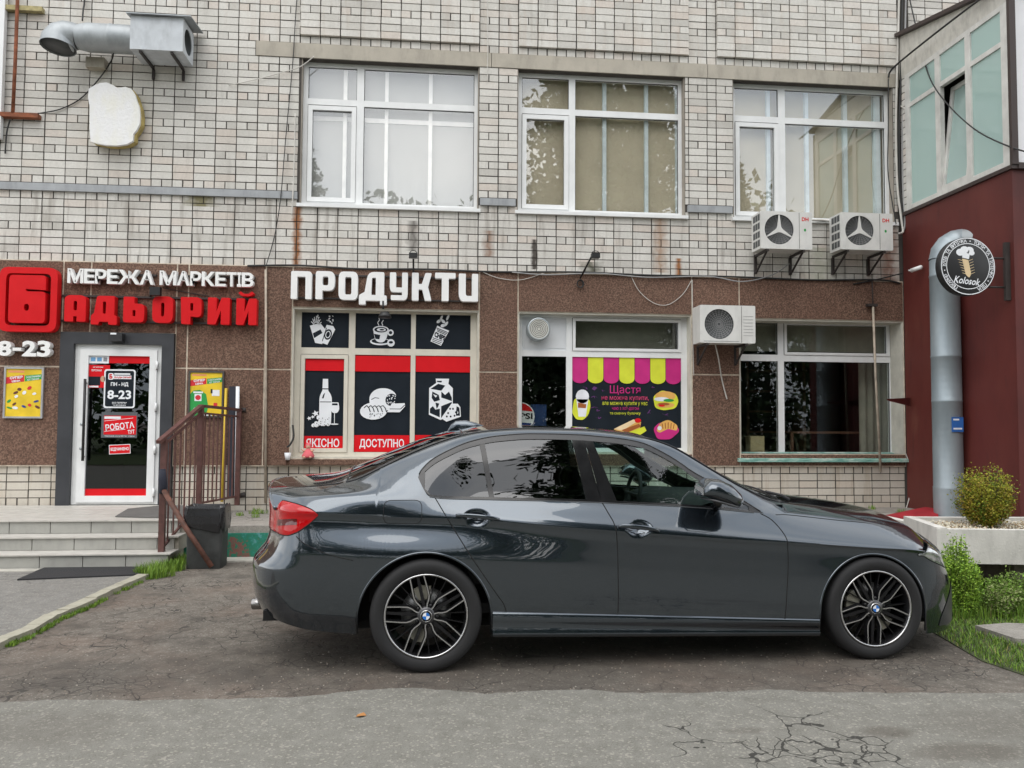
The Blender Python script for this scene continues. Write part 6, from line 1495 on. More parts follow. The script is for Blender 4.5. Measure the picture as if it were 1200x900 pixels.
boxo('wall_bracket', CONC, ve, xd0-.1, xd0+.12, -.13, -.005, cz_-.29, cz_-.16)
fo_ = empty('foam_panel', (-4.035, -.08, 5.0)); tag(fo_, 'white irregular foam panel with yellowed edge fixed to the brick wall', 'wall panel')
FP = [(-4.284, 5.593), (-4.204, 5.651), (-4.144, 5.676), (-4.073, 5.685), (-4.001, 5.656), (-3.938, 5.621), (-3.847, 5.642), (-3.774, 5.613), (-3.732, 5.555), (-3.709, 5.480), (-3.676, 5.394), (-3.663, 5.286), (-3.665, 5.177), (-3.699, 5.100), (-3.738, 5.044), (-3.741, 4.957), (-3.816, 4.911), (-3.928, 4.890), (-4.060, 4.890), (-4.172, 4.907), (-4.243, 4.925), (-4.259, 5.097), (-4.267, 5.367), (-4.291, 5.495)]
fm = M('white_foam'); fm.set(Roughness=.8); fm.bump(fm.noise(fm.coord('World'), 28, 5, .7), .5, .02); q_ = fm.noise(fm.coord('World', (1, 1, .4)), 5, 4); fm.col(fm.ramp(q_, [(.45, (.80, .80, .80)), (.75, (.78, .77, .68))]))
MB().use(fm.m).prism([FP], XZ(0), -.17, -.125).build('face', None, fo_); MB().use(mat('yellowed_foam', (.42, .33, .12), .85, var=.35, scale=10, bump=.6)).prism([[( x+.01, z+.005) for x, z in FP]], XZ(0), -.124, -.02).build('backing', None, fo_)
tag(MB().use(RUST).tube([(-5.228, -0.090, 7.370), (-5.200, -0.090, 6.714), (-5.200, -0.090, 5.951), (-5.207, -0.090, 5.280)], .022, 8).build('rusty_pipe'), 'rusty vertical iron pipe at the left edge of the brick wall', 'pipe')
tag(boxo('iron_bracket', RUST, None, -5.491, -4.909, -.10, -.004, 5.228, 5.282), 'rusty horizontal iron bracket below the vertical pipe', 'bracket')
tag(boxo('iron_bracket', mat('yellow_rusty', (.35, .30, .15), .8, var=.4, scale=12), None, -5.348, -4.913, -.085, -.004, 6.592, 6.652), 'faded yellow iron bracket crossing the top of the rusty pipe', 'bracket')
lwn = empty('window_casing', (-5.670, -.06, 5.2)); tag(lwn, 'white window casing cut off by the left edge of the photo', 'window casing')
boxo('casing', PVC, lwn, -6.274, -5.342, -.10, -.03, 4.954, 7.4)
boxo('pane', GLS, lwn, -6.225, -5.462, -.104, -.1005, 5.083, 7.3)
cable([(-3.952, -0.300, 6.006), (-4.040, -0.120, 5.998), (-4.203, -0.030, 5.810), (-4.435, -0.020, 5.528), (-4.686, -0.020, 5.374), (-4.939, -0.040, 5.300)], .008, BK, 'black cable hanging from the ventilation box to the rusty bracket')
cable([(-4.423, -0.050, 7.226), (-4.424, -0.040, 6.787), (-4.427, -0.060, 6.644), (-4.407, -0.120, 6.482)], .010, BK, 'short black cable coming down to the ventilation duct from above')
cable([(-5.254, -0.050, 5.206), (-5.294, -0.040, 5.046), (-5.310, -0.030, 4.779)], .009, BK, 'black cable end dangling under the rusty bracket')
cable([(-1.758, -0.030, 7.410), (-1.802, -0.030, 6.837), (-1.832, -0.030, 6.110), (-1.900, -0.030, 5.140), (-1.945, -0.050, 4.352), (-2.016, -0.020, 3.860), (-2.109, -0.050, 3.454)], .006, BK, 'long thin black cable running down the wall left of the upper windows')
cable([(0.695, -0.050, 7.557), (0.690, -0.040, 6.863), (0.699, -0.040, 6.399), (0.697, -0.030, 5.987)], .006, WK, 'pale vertical wire on the pier between left and middle upper windows')
cable([(-1.787, -0.030, 5.447), (-1.788, -0.030, 4.921), (-1.792, -0.050, 4.446), (-1.804, -0.040, 4.116)], .009, WK, 'white wire hanging beside the left upper window frame')
cable([(-2.630, -0.030, 5.777), (-2.290, -0.030, 5.872), (-1.970, -0.030, 5.979), (-1.732, -0.040, 6.065), (-1.561, -0.040, 6.210)], .006, WK, 'white wire crossing the bricks at the upper left window corner')
cable([(-2.341, -0.050, 3.443), (-1.704, -0.050, 3.465), (-0.950, -0.050, 3.440), (-0.075, -0.050, 3.456), (0.816, -0.050, 3.445), (1.950, -0.050, 3.468), (2.875, -0.050, 3.451), (3.936, -0.050, 3.459), (5.139, -0.050, 3.442), (6.122, -0.050, 3.465), (6.431, -0.050, 3.425)], .013, BK, 'bundle of black cables lying along the top of the stone cladding')
cable([(1.039, -0.065, 3.442), (1.490, -0.070, 3.419), (2.176, -0.070, 3.453), (2.871, -0.065, 3.419), (3.693, -0.065, 3.451), (4.166, -0.070, 3.392), (4.586, -0.070, 3.495), (4.815, -0.100, 3.647)], .008, GK, 'grey wire rising along the cladding edge to the left upper air conditioner')
cable([(0.659, -0.050, 3.436), (0.872, -0.050, 3.362), (1.154, -0.050, 3.346), (1.471, -0.050, 3.445)], .0045, WK, 'thin white wire sagging right of the large white letters')
cable([(2.631, -0.050, 3.450), (2.747, -0.050, 3.235), (2.944, -0.050, 3.079), (3.143, -0.050, 3.060), (3.343, -0.050, 3.203), (3.462, -0.050, 3.390)], .0045, WK, 'thin white wire hanging in a loop above the snack banner window')
cable([(3.473, -0.050, 3.402), (3.478, -0.050, 3.033), (3.481, -0.050, 2.573), (3.494, -0.040, 2.116)], .006, WK, 'pale wire running down beside the lower air conditioner')
cable([(5.750, -0.050, 3.397), (6.116, -0.060, 3.475), (6.465, -0.060, 3.567)], .010, BK, 'black cable slanting up to the red annex corner')
tag(MB().use(mat('pale_pipe', (.40, .34, .27), .6, var=.3, scale=9)).tube([(-2.112, -0.055, 3.398), (-2.087, -0.055, 2.157), (-2.057, -0.055, 0.438)], .016, 8).build('conduit_pipe'), 'pale vertical conduit on the stone cladding left of the poster window', 'pipe')
tag(MB().use(mat('pale_pipe')).tube([(6.006, -0.090, 3.102), (6.027, -0.090, 2.143), (6.066, -0.110, 0.835)], .016, 8).use(IRON).tube([(6.010, -0.070, 3.436), (6.006, -0.090, 3.114)], .008, 6).box(5.932, 6.067, -.11, -.034, 3.090, 3.126).build('thin_mast'), 'thin pale metal mast standing in front of the dark shop window', 'mast')
for (p0, p1, hd, lab) in (((-0.245, -0.060, 3.411), (-0.242, -0.280, 3.567), (-.00, -.02), 'small black floodlight on a short rod above the white letters'), ((1.948, -0.060, 3.386), (2.024, -0.420, 3.599), (.05, .0), 'black floodlight on a slanted arm above the snack banner window')):
    fl = empty('floodlight', p0); tag(fl, lab, 'floodlight', 'small black floodlights over the shop')
    MB().use(BLK).tube([p0, p1], .012, 8).build('arm', None, fl)
    MB().use(BLK).box(p1[0]-.055+hd[0], p1[0]+.05+hd[0], p1[1]-.07, p1[1]+.02, p1[2]-.02, p1[2]+.04).use(GRL).box(p1[0]-.045+hd[0], p1[0]+.04+hd[0], p1[1]-.05, p1[1]+.01, p1[2]-.024, p1[2]-.0205).build('lamp_head', None, fl)
    MB().use(BLK).tube([(p1[0]+hd[0]+.045*cos(t*pi/6), p1[1]-.02, p1[2]+.045+.03*sin(t*pi/6)) for t in range(7)], .005, 6).build('yoke', None, fl)
cc_ = MB().use(BK); q_ = (1.948, -0.060, 3.341)
for k in range(3): cc_.tube([(q_[0]+(.035+.006*k)*cos(t*pi/8), -.05-.012*k, q_[2]-.03+(.045+.004*k)*sin(t*pi/8)) for t in range(16)], .005, 6, closed=True)
tag(cc_.build('cable_coil'), 'small coil of black cable below the slanted floodlight arm', 'cable')
la = MB().use(BLK).tube([(-0.620, -0.200, 3.004), (-0.616, -0.240, 2.900)], .012, 8).lathe([(0, .07), (.05, .06), (.075, .02), (.085, -.015), (0, -.015)], (-0.593, -0.240, 2.802), 'Z', 20)
tag(la.build('hanging_lamp'), 'small black lamp hanging under the white letters over the coffee picture', 'lamp')
la = MB().use(BLK).box(-3.459, -3.338, -.26, -.18, 3.013, 3.114).tube([(-3.406, -0.180, 3.064), (-3.516, -0.060, 3.028)], .012, 8)
tag(la.build('spot_lamp'), 'small black spot lamp between the white line and red letters', 'lamp')
cable([(-3.375, -0.060, 3.139), (-3.118, -0.050, 3.092), (-2.805, -0.050, 3.045)], .006, BK, 'thin black wire behind the red letters')
fan = empty('wall_fan', (1.397, -.03, 2.578)); tag(fan, 'round extractor fan set in the white panel beside the banner', 'fan')
c_ = (1.415, 2.706)
MB().use(STEEL).lathe([(.155, .142), (.155, .0), (.150, -.03), (.135, -.04), (.128, -.03)], (c_[0]-.012, 0, c_[1]), 'Y', 28).build('housing', None, fan)
MB().use(mat('pale_grille', (.60, .60, .55), .5)).lathe([(.129, -.035), (.0, -.03)], (c_[0]-.012, 0, c_[1]), 'Y', 28).build('face', None, fan)
g = MB().use(IRON)
for k in range(1, 6): g.lathe([(.022*k, -.040), (.022*k+.006, -.040)], (c_[0]-.012, 0, c_[1]), 'Y', 26)
tag(g.build('grille_rings', None, fan), kind='stuff')

# ================================================================== DOLL, CUP, CLUTTER AT THE WINDOW SILL AND BEHIND THE RAILING
DP = mat('pink_cloth', (.62, .12, .14), .8, var=.15); sk = mat('doll_skin', (.60, .34, .24), .6)
dl = empty('toy_doll', (-1.541, -0.060, 1.016)); tag(dl, 'small pink toy doll sitting on the ledge below the wine poster', 'doll'); p = (-1.541, -0.060, 1.010)
MB().use(DP).lathe([(0, 0), (.075, .005), (.08, .03), (.055, .07), (.032, .10), (.02, .12)], p, 'Z', 14).build('dress', None, dl)
MB().use(sk).lathe([(0, .108), (.022, .115), (.032, .14), (.028, .165), (0, .178)], p, 'Z', 12).build('head', None, dl)
MB().use(DP).lathe([(.034, .135), (.038, .16), (.024, .188), (0, .195)], (p[0], p[1]+.008, p[2]), 'Z', 12).build('hood', None, dl)
for s in (-1, 1): MB().use(sk).tube([(p[0]+s*.025, p[1], p[2]+.10), (p[0]+s*.055, p[1]-.02, p[2]+.085), (p[0]+s*.075, p[1]-.03, p[2]+.11)], [.011, .01, .008], 6).build('arm', None, dl); MB().use(sk).tube([(p[0]+s*.03, p[1]-.05, p[2]+.012), (p[0]+s*.045, p[1]-.10, p[2]+.012)], .013, 6).build('leg', None, dl)
boxo('ledge_strip', GRAN, bld, -1.8, .63, -.085, -.0345, .925, .985)
cp = (-1.788, -0.100, 1.049); cu = MB().use(PRW).lathe([(0, 0), (.028, 0), (.04, .09), (.036, .09), (.025, .005)], (cp[0], -.1, .985-.0), 'Z', 16)
tag(cu.build('paper_cup'), 'white cup standing at the left end of the poster window ledge', 'cup')
boxo('ledge_strip', GRAN, bld, -1.98, -1.801, -.15, -.0345, .925, .984)
cable([(-1.739, -0.060, 1.425), (-1.722, -0.080, 1.274), (-1.761, -0.090, 1.178), (-1.802, -0.090, 1.145)], .013, BK, 'curved black hose end above the white cup', 'hose_end')
tag(MB().use(mat('yellow_gas_pipe', (.62, .42, .03), .5)).tube([(-2.559, -0.090, 1.880), (-2.565, -0.090, 1.186), (-2.579, -0.090, 0.464)], .018, 8).build('gas_pipe'), 'yellow vertical pipe on the wall behind the railing', 'pipe')
tag(boxo('dark_board', mat('dark_navy_board', (.02, .022, .035), .6), None, -2.510, -2.433, -.14, -.09, 0.528, 1.902), 'narrow dark board leaning on the wall behind the railing', 'board')
tag(MB().use(PRW).tube([(-2.413, -0.120, 1.902), (-2.407, -0.120, 1.400), (-2.403, -0.120, 0.519)], .024, 10).build('white_pipe'), 'white plastic downpipe on the wall beside the dark board', 'pipe')

# ================================================================== RAILING AND BIN
BR = mat('brown_railing_paint', (.105, .045, .038), .5, var=.3, scale=12, dirt=.3)
ra = empty('stair_railing', (-2.68, -2.0, 0)); tag(ra, 'brown iron railing with upright bars on the right side of the steps', 'railing')
A = Vector((-2.682, -2.0, 0)); B = Vector((-2.565, -1.15, .424)); C_ = Vector((-2.385, -.03, .424)); at_ = lambda p, z: Vector((p.x, p.y, z))
hA, hB, hC = 1.30, 1.637, 1.610
for p, h, n_ in ((A, hA, 0), (B, hB, 0), (C_+Vector((0, -.1, 0)), hC, 0)): MB().use(BR).box(p.x-.028, p.x+.028, p.y-.028, p.y+.028, p.z+.001, h-.018).build('post', None, ra)
MB().use(BR).bar(at_(A, hA)+Vector((-.02, -.12, -.045)), at_(B, hB), .05, .035).build('handrail', None, ra); MB().use(BR).bar(at_(B, hB)+Vector((0, .02, .0)), at_(C_, hC), .05, .03).build('handrail', None, ra)
tA, tB, bA, bB, bC = hA-.07, hB-.08, .18, .55, .53
MB().use(BR).bar(at_(A, tA), at_(B, tB), .022, .022).build('rail', None, ra); MB().use(BR).bar(at_(A, bA), at_(B, bB), .022, .022).build('rail', None, ra)
MB().use(BR).bar(at_(B, tB), at_(C_, hC-.085), .022, .022).build('rail', None, ra); MB().use(BR).bar(at_(B, bB), at_(C_, bC), .022, .022).build('rail', None, ra)
for P0, P1, n_, t0, t1, b0, b1 in ((A, B, 7, tA, tB, bA, bB), (B, C_, 10, tB, hC-.085, bB, bC)):
    for i in range(1, n_):
        t = i/n_; p = P0.lerp(P1, t); MB().use(BR).box(p.x-.0075, p.x+.0075, p.y-.0075, p.y+.0075, b0+(b1-b0)*t+.011, t0+(t1-t0)*t-.011).build('baluster', None, ra)
br0, br1 = at_(A, .80), Vector((-2.125, -2.250, 0.041)); MB().use(mat('rusty_brown_pipe', (.11, .045, .03), .7, var=.5, scale=14)).tube([br0+Vector((.0, -.04, 0)), br0.lerp(br1, .5)+Vector((0, -.06, 0)), br1], .026, 10).build('brace', None, ra)
MB().use(IRON).tube([(C_.x, C_.y, hC), (C_.x+.06, -.035, hC+.0)], .03, 8).tube([(C_.x, C_.y, bC), (C_.x+.07, -.02, bC+.02)], .03, 8).build('wall_fixing', None, ra)
MB().use(mat('dark_cloth', (.02, .022, .035), .9)).tube([at_(A, .98)+Vector((0, -.03, 0)), at_(A, .88)+Vector((.005, -.045, 0)), at_(A, .80)+Vector((.015, -.045, 0)), at_(A, .74)+Vector((.0, -.035, 0))], [.03, .042, .04, .028], 8).build('tied_rag', None, ra)
bn = empty('litter_bin', (-2.23, -2.06, 0)); tag(bn, 'dark bin lined with a black plastic bag under the railing', 'bin')
bx0, bx1, by0, by1 = -2.405, -2.06, -2.15, -1.88; BIN = mat('bin_metal', (.035, .037, .036), .6, var=.35, scale=9, dirt=.4)
rw = []
for z, s_ in ((.0, .96), (.02, .98), (.30, 1.0), (.52, 1.02)):
    rw.append([((bx0+bx1)/2+(x-(bx0+bx1)/2)*s_, (by0+by1)/2+(y_-(by0+by1)/2)*s_, z) for x, y_ in rounded([(bx0, by0, .03), (bx1, by0, .03), (bx1, by1, .03), (bx0, by1, .03)], 3)])
MB().use(BIN).grid(rw, True, True).build('body', None, bn)
mb = MB().use(mat('bag_film', (.015, .015, .017), .28, spec=.6)); rg = random.Random(9); rw = []
base = rounded([(bx0-.015, by0-.015, .05), (bx1+.015, by0-.015, .05), (bx1+.015, by1+.015, .05), (bx0-.015, by1+.015, .05)], 8)
for z, s_, jz in ((.40, 1.02, .05), (.46, 1.05, .02), (.54, 1.06, .015), (.60, 1.04, .012), (.622, .98, .01), (.60, .85, .01), (.48, .7, .02), (.4, .3, .02)):
    rw.append([((bx0+bx1)/2+(x-(bx0+bx1)/2)*(s_+rg.uniform(-.03, .03)), (by0+by1)/2+(y_-(by0+by1)/2)*(s_+rg.uniform(-.035, .035)), z+rg.uniform(-jz, jz)) for x, y_ in base])
mb.grid(rw, False, True).build('plastic_bag', None, bn)

# ================================================================== RED ANNEX WITH GLAZED BALCONY
AX = 6.49; AY = -2.15
rm_ = M('dark_red_render'); rm_.set(Roughness=.6); w_ = rm_.coord('World', (1, 1, .5)); n1 = rm_.noise(w_, 1.3, 6, .6); c = rm_.ramp(n1, [(.3, (.070, .011, .009)), (.5, (.110, .018, .014)), (.66, (.125, .026, .019)), (.8, (.18, .062, .04))])
n2 = rm_.noise(rm_.coord('World', (3, 3, .4)), 3, 5, .7); c = rm_.mix(rm_.math('MULTIPLY', rm_.ramp(n2, [(.55, 0.), (.72, 1.)]), .5), c, (.06, .014, .012)); rm_.col(c); rm_.bump(n1, .25, .02); REDR = rm_.m
an = empty('annex', (8., -1., .3)); tag(an, 'dark red rendered annex with glazed white balcony at the right', 'annex')
ZB = 4.36
boxo('side_wall', REDR, an, AX, AX+.08, AY, -.035, .3, ZB-.001); boxo('front_wall', REDR, an, AX+.0805, 9.6, AY, AY+.08, .2, ZB-.001)
boxo('floor_slab', mat('dark_brown_trim', (.04, .025, .022), .5), an, AX-.03, 9.6, AY-.03, -.035, ZB, ZB+.045)
WH = mat('balcony_white', (.60, .59, .56), .45, dirt=.25); 
bw = MB().use(WH)
xf = AX-.02
ys_ = [(-.035, -.13), (-.17, -.27), (-.83, -.93), (-1.42, -1.52), (-2.04, AY+.0)]
ywl, z0_, z1_, z2_, z3_ = -.17, ZB+.046, 4.47, 5.82, 6.25
wn_ = MB().use(WH)
for a, b in ys_[1:]: wn_.box(xf, xf+.06, b, a, z0_, z3_+.05)
for (a, b) in ((-.27, -.83), (-.93, -1.42), (-1.52, -2.04)): wn_.box(xf+.001, xf+.059, b, a, z0_, z1_).box(xf+.001, xf+.059, b, a, z2_, z2_+.06).box(xf+.001, xf+.059, b, a, z3_-.01, z3_+.05)
wo = wn_.build('balcony_window', None, an)
for i, (a, b) in enumerate(((-.27, -.83), (-.93, -1.42), (-1.52, -2.04))):
    MB().use(GLSB).box(xf+.02, xf+.03, b, a, z2_+.06, z3_-.01).build('pane', None, wo)
    if i != 1: MB().use(GLSB).box(xf+.02, xf+.03, b, a, z1_, z2_).build('pane', None, wo)
sm_ = MB(); tl = .16
def tp(y_, z): return (xf+.03+tl*(z-z1_)/(z2_-z1_), y_, z)
a, b = -.94, -1.41
for (q0, q1) in (((a, z1_), (a-.0, z2_)), ((b, z1_), (b, z2_)), ((a, z1_+.03), (b, z1_+.03)), ((a, z2_-.03), (b, z2_-.03))): sm_.use(WH).bar(tp(*q0), tp(*q1), .055, .05, (1, 0, 0))
sm_.build('tilted_sash', None, wo); MB().use(GLSB).add([tp(a-.03, z1_+.05), tp(b+.03, z1_+.05), tp(b+.03, z2_-.05), tp(a-.03, z2_-.05)], [(0, 1, 2, 3)]).build('pane', None, wo)
MB().use(ROOMD).box(AX+1.2, AX+1.25, AY+.1, -.05, ZB+.05, 6.6).box(AX+.1, AX+1.2, AY+.01, AY+.05, ZB+.05, 6.6).box(AX+.1, AX+1.2, AY+.05, -.05, 6.5, 6.55).build('balcony_interior', None, an)
CUR = mat('balcony_curtain', (.50, .62, .58), .9, var=.05)
fas = MB().use(mat('fascia_board', (.55, .53, .48), .6, dirt=.5, scale=8))
def roofz(y_): return 6.905 + (y_+.03)*.205
fas.add([(xf+.01, -.035, z3_+.051), (xf+.01, AY, z3_+.051), (xf+.01, AY, roofz(AY)), (xf+.01, -.035, roofz(-.035)), (xf+.05, -.035, z3_+.051), (xf+.05, AY, z3_+.051), (xf+.05, AY, roofz(AY)), (xf+.05, -.035, roofz(-.035))], [(0, 1, 2, 3), (4, 7, 6, 5), (0, 3, 7, 4), (1, 5, 6, 2), (0, 4, 5, 1), (3, 2, 6, 7)])
fas.build('fascia', None, an)
rf = MB().use(mat('dark_brown_trim')); rf.add([(xf-.06, -.02, roofz(-.02)+.001), (xf-.06, AY-.08, roofz(AY-.08)+.001), (9.6, AY-.08, roofz(AY-.08)+.001), (9.6, -.02, roofz(-.02)+.001), (xf-.06, -.02, roofz(-.02)+.05), (xf-.06, AY-.08, roofz(AY-.08)+.05), (9.6, AY-.08, roofz(AY-.08)+.05), (9.6, -.02, roofz(-.02)+.05)], [(0, 1, 2, 3), (4, 7, 6, 5), (0, 4, 5, 1), (1, 5, 6, 2), (2, 6, 7, 3), (3, 7, 4, 0)]); rf.build('roof', None, an)
boxo('front_panel', mat('white_siding', (.74, .74, .76), .45, var=.03), an, AX+.05, 9.6, AY-.0, AY+.05, ZB+.07, roofz(AY)-.001)
boxo('corner_trim', mat('dark_brown_trim'), an, xf-.006, AX+.049, AY-.045, AY-.001, ZB+.046, roofz(AY)-.06)
boxo('ledge_trim', mat('dark_brown_trim'), an, AX+.05, 9.6, AY-.04, AY-.031, ZB+.0, ZB+.069)
boxo('meter_box', mat('pale_blue_box', (.45, .60, .66), .5), an, AX+.28, AX+.60, AY-.06, AY-.001, 5.72, 6.1)
mb = MB().use(MORTAR).box(AX, AX+.06, -.165, -.036, ZB+.046, 6.85).build('brick_return', None, an)
for k in range(25): MB().use(BRICK).box(AX-.008, AX-.0005, -.160, -.045, ZB+.06+k*CH, ZB+.06+k*CH+.085).build('brick', None, an)
# big duct
du = empty('round_duct', (AX-.175, -1.2, .36)); tag(du, 'galvanised round duct standing against the red annex wall', 'duct')
dx, dy_, dr = AX-.178, -1.18, .168
prof = [(dr, .36)]
z = .5
prof += [(dr*1.03, .7), (dr*1.03, .72), (dr, .73), (dr, 1.75), (dr*1.02, 1.755), (dr*1.02, 1.775), (dr, 1.78), (dr, 2.3), (dr*1.02, 2.305), (dr*1.02, 2.325), (dr, 2.33), (dr, 3.30), (dr*1.03, 3.305), (dr*1.03, 3.33), (dr*.99, 3.335), (dr*.99, 3.52)]
DUM = M('ribbed_galvanised'); DUM.set(Roughness=.5, Metallic=.45); q_ = DUM.noise(DUM.coord('World', (1, 1, .3)), 5, 4); DUM.col(DUM.ramp(q_, [(.3, (.27, .32, .35)), (.7, (.36, .41, .44))])); sz_ = DUM.sep(DUM.coord('World')); DUM.bump(DUM.math('SINE', DUM.math('MULTIPLY', sz_['Z'], 75.)), .12, .002)
MB().use(DUM.m).lathe(prof, (dx, dy_, 0), 'Z', 36).build('shaft', None, du)
Rb = .22; seg = [Vector((dx+Rb*(1-cos(t)), dy_-.25*Rb*(1-cos(t)), 3.52+Rb*sin(t))) for t in [k*pi/2/16 for k in range(17)]]
MB().use(DUM.m).tube(seg, [dr*(1.04 if k % 4 == 0 else 1.0)*(1-.004*k) for k in range(17)], 32, False).build('elbow', None, du)
P1 = seg[-1]
MB().use(GALV).tube([P1, P1+Vector((.09, -.16, -.02))], [dr*.95, dr*.97], 30, False).build('mouth', None, du); MB().use(ACD).tube([P1+Vector((-.02, .03, 0)), P1+Vector((.03, -.05, 0))], [dr*.8, dr*.9], 24, True).build('duct_inside', None, du)
st = boxo('notice_sticker', mat('blue_notice', (.03, .13, .42), .4), du, dx-.06, dx+.085, dy_-dr-.012, dy_-dr-.002, 1.39, 1.57)
MB().use(PRW).box(dx-.03, dx+.03, dy_-dr-.014, dy_-dr-.0125, 1.50, 1.53).box(dx-.03, dx+.03, dy_-dr-.014, dy_-dr-.0125, 1.45, 1.47).build('print', None, st) if False else MB().use(PRW).box(dx-.045, dx+.03, dy_-dr-.014, dy_-dr-.0125, 1.53, 1.55).box(dx-.045, dx+.065, dy_-dr-.014, dy_-dr-.0125, 1.42, 1.44).build('notice_print', None, du)
# round bakery sign on a bracket
sg = empty('bakery_sign', (AX, -2.06, 3.0)); tag(sg, 'round black bakery sign with chef hat reading Kolosok', 'sign')
sc_, sr = (5.964, -2.060, 3.250), .327; scx, scz = sc_[0], sc_[2]
MB().use(BLK).lathe([(0, -.05), (sr-.01, -.05), (sr, -.045), (sr, .045), (sr-.01, .05), (0, .05)], (scx, -2.06, scz), 'Y', 48).build('disc', None, sg)
fr_ = lambda x, z, d: (scx+x, -2.11-d, scz+z); ringp = lambda r_: ellipse(0, 0, r_, r_, 48)
MB().use(PRW).prism([ringp(sr*.985), ringp(sr*.955)], fr_, .001, 0, False).build('ring', None, sg); MB().use(PRW).prism([ringp(sr*.795), ringp(sr*.77)], fr_, .001, 0, False).build('ring', None, sg)
ct = MB().use(PRW)
msg = 'ПЕКАРНЯ • ХЛІБ ТА ВИПІЧКА • ТОРТИ ТА ТІСТЕЧКА • ПІЦА'
for i, ch in enumerate(msg):
    if ch == ' ': continue
    a = rad(-112) - rad(328)*i/(len(msg)-1) if False else rad(238) - rad(302)*i/(len(msg)-1)
    vs, fs = text_geo(ch, .02)
    if not vs: continue
    h = sr*.125; mx_ = (min(v[0] for v in vs)+max(v[0] for v in vs))/2
    rot = a - pi/2; rc = sr*.875
    ct.add([fr_(rc*cos(a)+((v[0]-mx_)*cos(rot)-(v[1]-.36)*sin(rot))*h*1.25, rc*sin(a)+((v[0]-mx_)*sin(rot)+(v[1]-.36)*cos(rot))*h*1.25, .0015) for v in vs], fs, False)
tag(ct.build('ring_lettering', None, sg), kind='stuff')
hat = MB().use(PRW)
for cx0, cz0, r_ in ((-.09, .155, .05), (-.04, .185, .05), (.02, .18, .05), (.045, .15, .035), (-.02, .15, .05)): hat.prism([ellipse(cx0, cz0, r_, r_*.8, 14)], fr_, .0015+abs(cx0)*.004, 0, False)
hat.prism([[(-.065, .145), (.02, .125), (.01, .08), (-.07, .095)]], fr_, .002, 0, False); hat.build('chef_hat', None, sg)
WHT = mat('wheat_print', (.68, .52, .30), .5); MB().use(WHT).prism([rounded([(-.072, .085, .01), (.005, .07, .01), (.035, -.09, .04), (.01, -.13, .01), (-.03, -.10, .04)])], fr_, .0012, 0, False).build('wheat_ear', None, sg)
aw_ = MB().use(WHT)
for i in range(6):
    z = .06-.03*i; aw_.prism([[(.012+.004*i, z), (.06+.004*i, z+.02), (.06+.004*i, z+.024), (.012+.004*i, z+.006)]], fr_, .001, 0, False); aw_.prism([[(-.07+.008*i, z), (-.12+.01*i, z+.012), (-.12+.01*i, z+.016), (-.07+.008*i, z+.006)]], fr_, .001, 0, False)
tag(aw_.build('wheat_awns', None, sg), kind='stuff')
put_text(MB().use(PRW), 'Kolosok', -.165, .14, -.205, -.125, fr_, .003, None, .015, .25, -.1).build('lettering', None, sg)
MB().use(IRON).tube([(scx+sr*.9, -2.06, scz+.11), (AX-.06, -2.06, scz+.11)], .012, 8).build('bracket_arm', None, sg); MB().use(IRON).tube([(scx+sr*.75, -2.06, scz-.22), (AX-.06, -2.06, scz-.22)], .012, 8).build('bracket_arm', None, sg); boxo('bracket_plate', IRON, sg, AX-.06, AX-.001, -2.09, -2.05, scz-.37, scz+.29)
cm = MB().use(WHITEP).tube([(6.375, -0.400, 3.536), (6.424, -0.550, 3.554)], .028, 10).tube([(6.364, -0.360, 3.543), (6.375, -0.400, 3.536)], .012, 8); tag(cm.build('security_camera'), 'small white security camera on the red annex wall', 'camera')
tag(MB().use(mat('dark_red_iron', (.10, .015, .015), .6)).add([(5.924, -0.500, 1.810), (6.470, -0.160, 1.842), (6.467, -0.160, 1.726), (5.983, -0.480, 1.783), (6.488, -0.130, 1.843), (6.486, -0.130, 1.727)], [(0, 1, 2, 3), (1, 4, 5, 2), (0, 3, 5, 4), (0, 4, 1), (3, 2, 5)]).build('wall_spike'), 'dark red iron bracket arm pointing left from the annex corner', 'bracket')
# cable bundle in the corner
for i, (o_, m_i, r_, lb) in enumerate(((0, WK, .016, 'thick pale cable of the corner bundle beside the right upper window'), (4, BK, .014, 'thick black cable of the corner bundle beside the balcony'), (8, GK, .012, 'grey cable of the corner bundle nearest the balcony bricks'))):
    X0 = 1048+o_
    cable([(6.518+o_*.011, -.05-.012*i, 8.2), (6.464+o_*.011, -.05-.012*i, 6.95), (6.428+o_*.013, -.06-.012*i, 6.3), (6.402+o_*.010, -.06-.012*i, 5.6), (6.414+o_*.008, -.05-.012*i, 4.8), (6.456+o_*.004, -.07-.012*i, 4.3), (6.440, -.12, 4.13), (6.328, -.2, 4.08)], r_, m_i, lb)
cable([(6.308, -0.050, 6.304), (6.289, -0.060, 5.597), (6.273, -0.060, 4.994), (6.339, -0.050, 4.520), (6.378, -0.060, 4.255)], .007, BK, 'thin black wire running down the right edge of the right upper window')
cable([(6.465, -0.070, 5.915), (6.482, -0.200, 5.792), (6.515, -0.280, 5.620), (6.562, -0.300, 5.520)], .009, WK, 'short white wire end curling away from the corner bundle')
cable([(6.308, -0.050, 6.317), (6.33, -.15, 6.42), (6.36, -.9, 6.47), (6.40, -1.8, 6.50), (6.42, -2.6, 6.50)], .013, BK, 'thick black cable stretched along the balcony top')
cable([(6.590, -0.100, 7.541), (6.590, -0.350, 6.687), (6.40, -.9, 5.86), (6.41, -1.5, 5.14), (6.43, -2.1, 4.66), (6.8, -2.4, 4.42), (7.6, -2.6, 4.3)], .009, BK, 'thin black cable hanging across the balcony panes')
